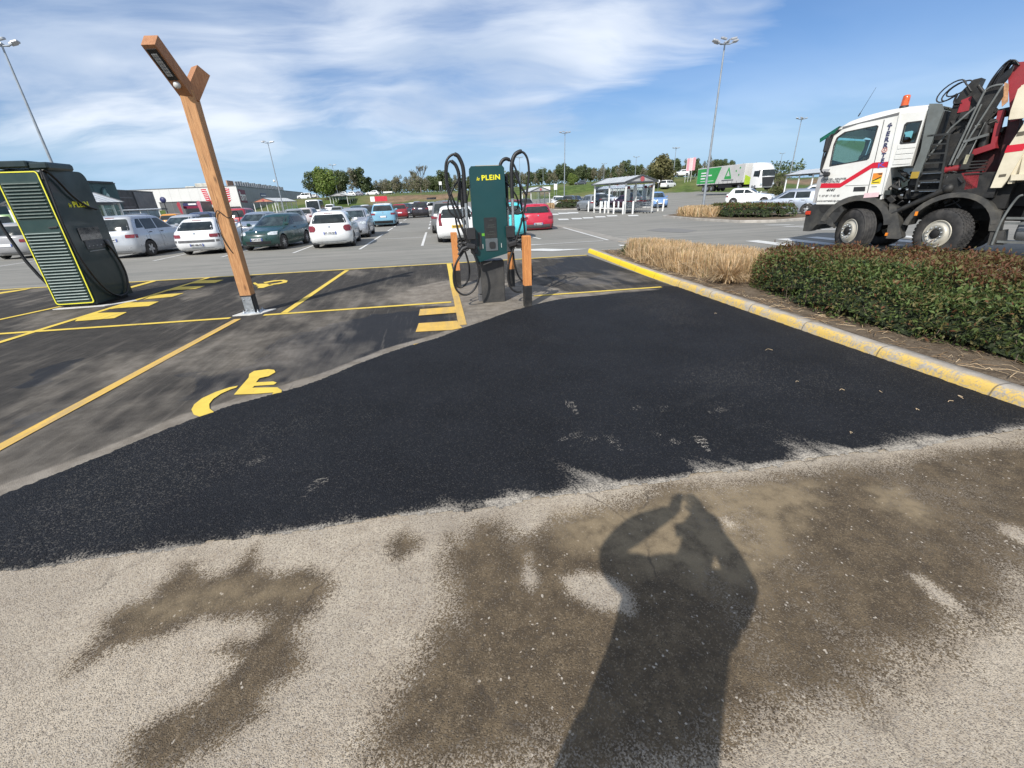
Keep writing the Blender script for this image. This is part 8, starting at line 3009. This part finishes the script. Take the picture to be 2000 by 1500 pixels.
T_GREEN = [leaf_mat('spring leaf', (.150, .215, .045)), leaf_mat('spring leaf deep', (.105, .165, .034)), leaf_mat('spring leaf pale', (.200, .255, .070))]
T_DARK = [leaf_mat('summer leaf', (.100, .138, .058)), leaf_mat('summer leaf deep', (.076, .108, .050)), leaf_mat('summer leaf pale', (.135, .168, .078))]
T_BROWN = [leaf_mat('budding twig', (.235, .225, .165)), leaf_mat('budding twig deep', (.190, .180, .130)), leaf_mat('budding green', (.180, .200, .105))]  # light grey-brown buds, paled further in place of distance haze
T_OLIVE = [leaf_mat('willow leaf', (.165, .165, .070)), leaf_mat('willow leaf deep', (.120, .120, .055)), leaf_mat('willow leaf pale', (.205, .195, .090))]

def make_tree(loc, proto, label, group, s=1.0, rz=0.0, sz=None):
    c = copy_tree(proto) if proto.get('used') else proto
    proto['used'] = 1
    c.location = loc
    c.rotation_euler = (0, 0, rz)
    c.scale = (s, s, sz or s)
    tag(c, label, 'tree', group)
    if 'used' in c and c is not proto:
        del c['used']
    return c

def proto_tree(name, H, W, th, nl, seed, leaf, n, mats, slender=1.0):
    t = empty(name, (0, 0, -50))
    tr, cr = tree_mesh(H, lumps(H, W, th, nl, seed), seed, leaf, n, th, slender=slender)
    tr.build('trunk', M_BARK, t)
    cr.build('crown', mats, t)
    return t

def bare_tree(name, H, seed, mats, leaf_n=0):
    rd = random.Random(seed)
    t = empty(name, (0, 0, -50))
    mb = MB()
    lf = MB()
    def grow(p, d, L, r, lev):
        e = p + d * L
        m = (p + e) / 2 + Vector((rd.gauss(0, .04), rd.gauss(0, .04), 0)) * L
        mb.tube([p, m, e], [r, r * .8, r * .6], 4 if lev > 1 else 6, caps=False)
        if lev >= 5:
            for _ in range(leaf_n):
                dd = Vector((rd.gauss(0, 1), rd.gauss(0, 1), rd.gauss(0, 1))).normalized()
                leaf_quad(lf, p + (e - p) * rd.random(), dd, Vector((0, 0, 1)), .25, .09, rd.randrange(3))
            return
        for i in range(3 if lev < 4 else 2):
            a = rd.uniform(0, 6.28)
            k = rd.uniform(.30, .62)
            nd = (d + (Vector((math.cos(a), math.sin(a), 0)) * k) + Vector((0, 0, .10))).normalized()
            grow(p + (e - p) * rd.uniform(.65, 1.0), nd, L * rd.uniform(.62, .80), max(.030, r * .60), lev + 1)
    grow(Vector((0, 0, -.3)), Vector((0, 0, 1)), H * .30, H * .022, 0)
    mb.build('trunk', pbr('pale grey bark', (.17, .145, .12), .9, 0, .2, 3), t)
    if leaf_n:
        lf.build('crown', mats, t)
    return t

PT = [proto_tree('leafy_tree', 9.5, 8.5, 1.6, 12, 21, .55, 4200, T_GREEN),
      proto_tree('leafy_tree', 10.0, 7.5, 1.8, 11, 22, .55, 3600, T_DARK),
      proto_tree('leafy_tree', 9.0, 6.0, 1.5, 9, 23, .55, 2400, T_DARK),
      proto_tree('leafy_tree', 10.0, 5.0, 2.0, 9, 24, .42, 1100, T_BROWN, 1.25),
      proto_tree('leafy_tree', 8.0, 7.0, 1.0, 10, 25, .55, 2600, T_OLIVE),
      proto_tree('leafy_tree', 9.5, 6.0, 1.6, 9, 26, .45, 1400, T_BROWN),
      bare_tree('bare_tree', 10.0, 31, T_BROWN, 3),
      bare_tree('bare_tree', 9.0, 34, T_GREEN, 2)]
GT = 'trees along the grass bank'
def tput(px, D, k, s, label, sz=None, rz=0.0, dz=0.0):
    p = far(px, D)
    make_tree((p.x, p.y, p.z - .2 + dz), PT[k], label, GT, s, rz, sz)
tput(637, 137, 0, .86, 'bright green spring tree behind the end of the grey store wall', .92)
tput(618, 150, 1, .80, 'dark tree close behind the bright green one')
tput(667, 160, 1, .98, 'big dark green tree beside the bright green one', .86)
tput(650, 142, 4, .75, 'low olive bush at the foot of the bright green tree')
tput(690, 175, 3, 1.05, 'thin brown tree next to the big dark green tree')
tput(706, 178, 2, 1.15, 'pointed dark tree behind the small faraway pole')
tput(722, 182, 2, .80, 'small dark tree behind the long white car')
tput(823, 178, 6, 1.42, 'tall bare tree standing out above the wood', rz=1.0)
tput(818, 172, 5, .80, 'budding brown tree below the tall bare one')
tput(1291, 118, 4, 1.0, 'olive willow bush on the bank behind the big shelter gable')
tput(1116, 150, 0, .42, 'small light green bush beside the bank road', dz=-.3)
rd = random.Random(44)
KIND = {1: 'dark leafy tree', 2: 'dark rounded tree', 3: 'thin brown budding tree', 5: 'brown budding tree', 7: 'bare branched tree', 4: 'olive tree', 0: 'fresh green tree'}
px = 734.0
i = 0
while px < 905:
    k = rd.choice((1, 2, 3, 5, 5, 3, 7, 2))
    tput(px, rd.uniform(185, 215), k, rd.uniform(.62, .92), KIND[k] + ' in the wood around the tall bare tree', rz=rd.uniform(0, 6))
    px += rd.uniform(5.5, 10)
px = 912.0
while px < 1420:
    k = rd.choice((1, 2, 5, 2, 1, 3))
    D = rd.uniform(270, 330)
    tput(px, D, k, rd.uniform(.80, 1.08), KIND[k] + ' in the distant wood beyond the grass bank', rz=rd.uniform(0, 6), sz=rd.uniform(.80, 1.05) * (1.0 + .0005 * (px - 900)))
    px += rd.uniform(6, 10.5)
# the far wood that reads as one mass
mb = MB()
for i in range(9000):
    q = rd.uniform(560, 1560)
    D = rd.uniform(330, 420)
    p = far(q, D)
    hh = 9.5 * (.70 + .35 * float(vnoise(np.array([q * .06]), np.array([.5]), 9)[0])) * (1.15 if q > 900 else .8)
    z = rd.random() ** .7 * hh
    d = Vector((rd.gauss(0, 1), rd.gauss(0, 1), rd.gauss(0, 1))).normalized()
    leaf_quad(mb, Vector((p.x, p.y, p.z + z)), d, Vector((0, 0, 1)), rd.uniform(1.2, 2.6), rd.uniform(.5, 1.0), rd.randrange(3))
mb.build('far_wood', T_DARK, None, kind='stuff')
# scrub behind the right-hand cars
def pick_scrub(rd, x, y, k):
    return rd.choices((0, 1, 2), (3, 4, 3))[0]
for j, (px_, D, w_, h_, lab) in enumerate(((1524, 88, 3.0, 2.6, 'shrub bank beside the lorry cab'), (1542, 84, 3.0, 2.2, 'shrub bank behind the shelter with posters'), (1524, 64, 1.6, .8, 'low shrub at the road edge beside the lorry'))):
    p = far(px_, D)
    poly = [(p.x + w_ * math.cos(R(a)) * (1.2 if a < 180 else 1), p.y + w_ * .8 * math.sin(R(a))) for a in range(0, 360, 40)]
    hedge('shrub', poly, h_, 2600, .22, [T_OLIVE[0], T_DARK[0], T_OLIVE[1]], pick_scrub, lab, 'shrub', 'scrub beside the lorry', soft=1.2, seed=50 + j, z0=0, lump=.25)
for px_, D, s_, lab in ((1519, 80, .36, 'thin bare sapling beside the lorry cab'), (1529, 80, .40, 'taller bare sapling before the shelter with posters'), (1511, 84, .32, 'short bare sapling at the lorry bumper')):
    tput(px_, D, 7, s_, lab, rz=rd.uniform(0, 6))
# ================================================================ people
M_SKIN = pbr('skin', (.48, .27, .19), .55, 0, .08, 6)
M_COAT = pbr('dark jacket cloth', (.022, .024, .030), .85, 0, .2, 9, bump=.2)
M_HAIR = pbr('dark brown hair', (.035, .022, .014), .6)

def skin_mesh(name, joints, edges, mats, mat_fn=None, root=0, sub=2, parent=None, M_=None):
    """one continuous body grown over connected joints: (x, y, z, rx, ry)"""
    me = bpy.data.meshes.new(name + '_frame')
    me.from_pydata([j[:3] for j in joints], edges, [])
    tmp = bpy.data.objects.new(name + '_tmp', me)
    COL.objects.link(tmp)
    md = tmp.modifiers.new('skin', 'SKIN')
    md.use_smooth_shade = True
    for i, j in enumerate(joints):
        sv = me.skin_vertices[0].data[i]
        sv.radius = (j[3], j[4] if len(j) > 4 else j[3])
        sv.use_root = (i == root)
    ss = tmp.modifiers.new('sub', 'SUBSURF')
    ss.levels = sub
    ss.render_levels = sub
    dg = bpy.context.evaluated_depsgraph_get()
    res = bpy.data.meshes.new_from_object(tmp.evaluated_get(dg))
    bpy.data.objects.remove(tmp)
    res.name = name
    res.materials.clear()
    for m_ in mats:
        res.materials.append(m_)
    if mat_fn:
        for p in res.polygons:
            p.material_index = mat_fn(p.center)
    for p in res.polygons:
        p.use_smooth = True
    if M_ is not None:
        res.transform(M_)
    o = bpy.data.objects.new(name, res)
    COL.objects.link(o)
    if parent is not None:
        o.parent = parent
    return o

def chain(joints, edges, start, pts):
    k = start
    for p in pts:
        joints.append(p)
        edges.append((k, len(joints) - 1))
        k = len(joints) - 1
    return k

def fingers(J, E, palm, tip_dir, side, curl, n=4):
    """four fingers and a thumb leaving the palm joint"""
    base = Vector(J[palm][:3])
    td, sd, cu = Vector(tip_dir).normalized(), Vector(side).normalized(), Vector(curl).normalized()
    for i, L in enumerate((.070, .080, .075, .058)):
        o = base + td * .05 + sd * (.030 - .020 * i)
        a = o + td * L * .5 + cu * .005
        b = o + td * L * .85 + cu * .022
        c = o + td * L + cu * .040
        chain(J, E, palm, [(*o, .0095), (*a, .009), (*b, .0085), (*c, .0075)])
    th = base + sd * .045 + td * .005
    chain(J, E, palm, [(*(base + sd * .03), .013), (*(th + td * .03 + cu * .01), .011), (*(th + td * .055 + cu * .025), .009)])

def head_verts(c, f, r=.085):
    return c

# ---- the photographer, standing behind the camera; only the shadow is in the picture
J, E = [], []
J.append((-.29, -.36, 1.00, .32, .19))
top_ = chain(J, E, 0, [(-.26, -.35, 1.18, .27, .17), (-.235, -.34, 1.42, .25, .16), (-.19, -.32, 1.68, .22, .15)])
chest = len(J) - 1
neck = chain(J, E, chest, [(-.13, -.28, 1.75, .10, .09), (-.08, -.24, 1.79, .085, .08), (-.045, -.20, 1.83, .105, .108), (-.035, -.18, 1.91, .10, .10), (-.03, -.17, 1.96, .055, .06)])
ls = chain(J, E, chest, [(-.38, -.30, 1.74, .12, .11), (-.50, -.25, 1.77, .10, .095), (-.555, -.19, 1.83, .09, .085), (-.41, -.12, 1.87, .085, .08), (-.25, -.06, 1.88, .066, .06), (-.13, -.030, 1.865, .046, .026)])
lpalm = len(J) - 1
rs = chain(J, E, chest, [(-.02, -.31, 1.63, .10, .095), (.11, -.27, 1.55, .095, .09), (.215, -.20, 1.485, .078, .075), (.175, -.12, 1.62, .064, .062), (.11, -.055, 1.76, .044, .044), (.05, -.030, 1.85, .048, .026)])
rpalm = len(J) - 1
fingers(J, E, lpalm, (.35, .10, .9), (.8, .0, -.3), (.3, .6, 0))
fingers(J, E, rpalm, (-.35, .10, .85), (-.8, 0, -.2), (-.3, .6, 0))
chain(J, E, 0, [(-.43, -.36, 1.04, .15, .15), (-.47, -.36, .92, .14, .14)])
for sx, fx in ((-1, -.36), (1, -.13)):
    chain(J, E, 0, [(-.25 + sx * .11, -.36, .88, .115, .115), (fx, -.36, .50, .078, .078), (fx, -.38, .12, .052, .052), (fx, -.36, .05, .048, .045), (fx + .01, -.24, .035, .045, .035), (fx + .01, -.16, .03, .035, .025)])
def who_mat(c):
    if c.z > 1.74 and abs(c.x + .04) < .13 and c.y < -.10:
        return 1
    if c.y > -.075:
        return 1
    return 0
ph = skin_mesh('person', J, E, [M_COAT, M_SKIN], who_mat)
tag(ph, 'photographer in a dark jacket with raised arms, seen only as a shadow', 'person')
q = MB()
q.lathe([(0, .095), (.05, .088), (.085, .055), (.097, .0), (.090, -.05)], 16, (-.03, -.195, 1.895), Euler((R(12), 0, 0)).to_matrix())
q.build('hair', M_HAIR, ph)
t = MB()
t.box((0.0, -.030, 1.735), (.155, .009, .076), Euler((R(-24), 0, 0)).to_matrix(), 0, .004)
ph2 = t.build('phone', M_TRIM, None)
tag(ph2, 'black phone held up by the photographer above the shadow', 'phone')

# ---- the driver in the truck cab
J, E = [], []
J.append((.55, -.24, 1.86, .17, .14))
c_ = chain(J, E, 0, [(.55, -.28, 2.05, .16, .12), (.55, -.31, 2.24, .17, .12), (.55, -.31, 2.36, .15, .10)])
chest = len(J) - 1
chain(J, E, chest, [(.55, -.29, 2.46, .058, .058), (.55, -.27, 2.54, .075, .088), (.55, -.26, 2.64, .078, .092), (.55, -.26, 2.71, .05, .06)])
chain(J, E, chest, [(.36, -.29, 2.36, .065, .065), (.30, -.10, 2.20, .050, .050), (.30, .08, 2.14, .044, .044), (.38, .26, 2.22, .034, .034), (.42, .35, 2.27, .036, .022)])
lp = len(J) - 1
chain(J, E, chest, [(.74, -.29, 2.36, .065, .065), (.82, -.10, 2.20, .050, .050), (.82, .08, 2.14, .044, .044), (.78, .26, 2.22, .034, .034), (.76, .35, 2.26, .036, .022)])
rp = len(J) - 1
fingers(J, E, lp, (.2, .5, .3), (0, -.2, .6), (.5, .2, -.5))
fingers(J, E, rp, (-.2, .5, .3), (0, -.2, .6), (-.5, .2, -.5))
for sx in (-1, 1):
    chain(J, E, 0, [(.55 + sx * .10, -.12, 1.84, .095, .095), (.55 + sx * .13, .28, 1.86, .068, .068), (.55 + sx * .12, .42, 1.50, .050, .050), (.55 + sx * .12, .55, 1.46, .04, .03)])
MT = Matrix.Translation(Vector((10.7, 10.1, 0))) @ Matrix.Rotation(R(24), 4, 'Z')
def drv_mat(c):
    return 1 if (c.z > 2.44 or (c.y > .14 and c.z > 2.1)) else 0
dr = skin_mesh('person', J, E, [M_COAT, M_SKIN], drv_mat)
dr.matrix_world = MT
tag(dr, 'driver in dark clothes behind the truck window with hands on the wheel', 'person')
q = MB()
q.lathe([(0, .10), (.05, .092), (.085, .055), (.094, .0), (.088, -.04)], 16, (.55, -.275, 2.655))
q.build('hair', M_HAIR, dr)
q = MB()
q.lathe([(0, .03), (.012, .01), (.016, -.012), (0, -.02)], 8, (.55, -.165, 2.59), Euler((R(-90), 0, 0)).to_matrix())
q.build('nose', M_SKIN, dr)
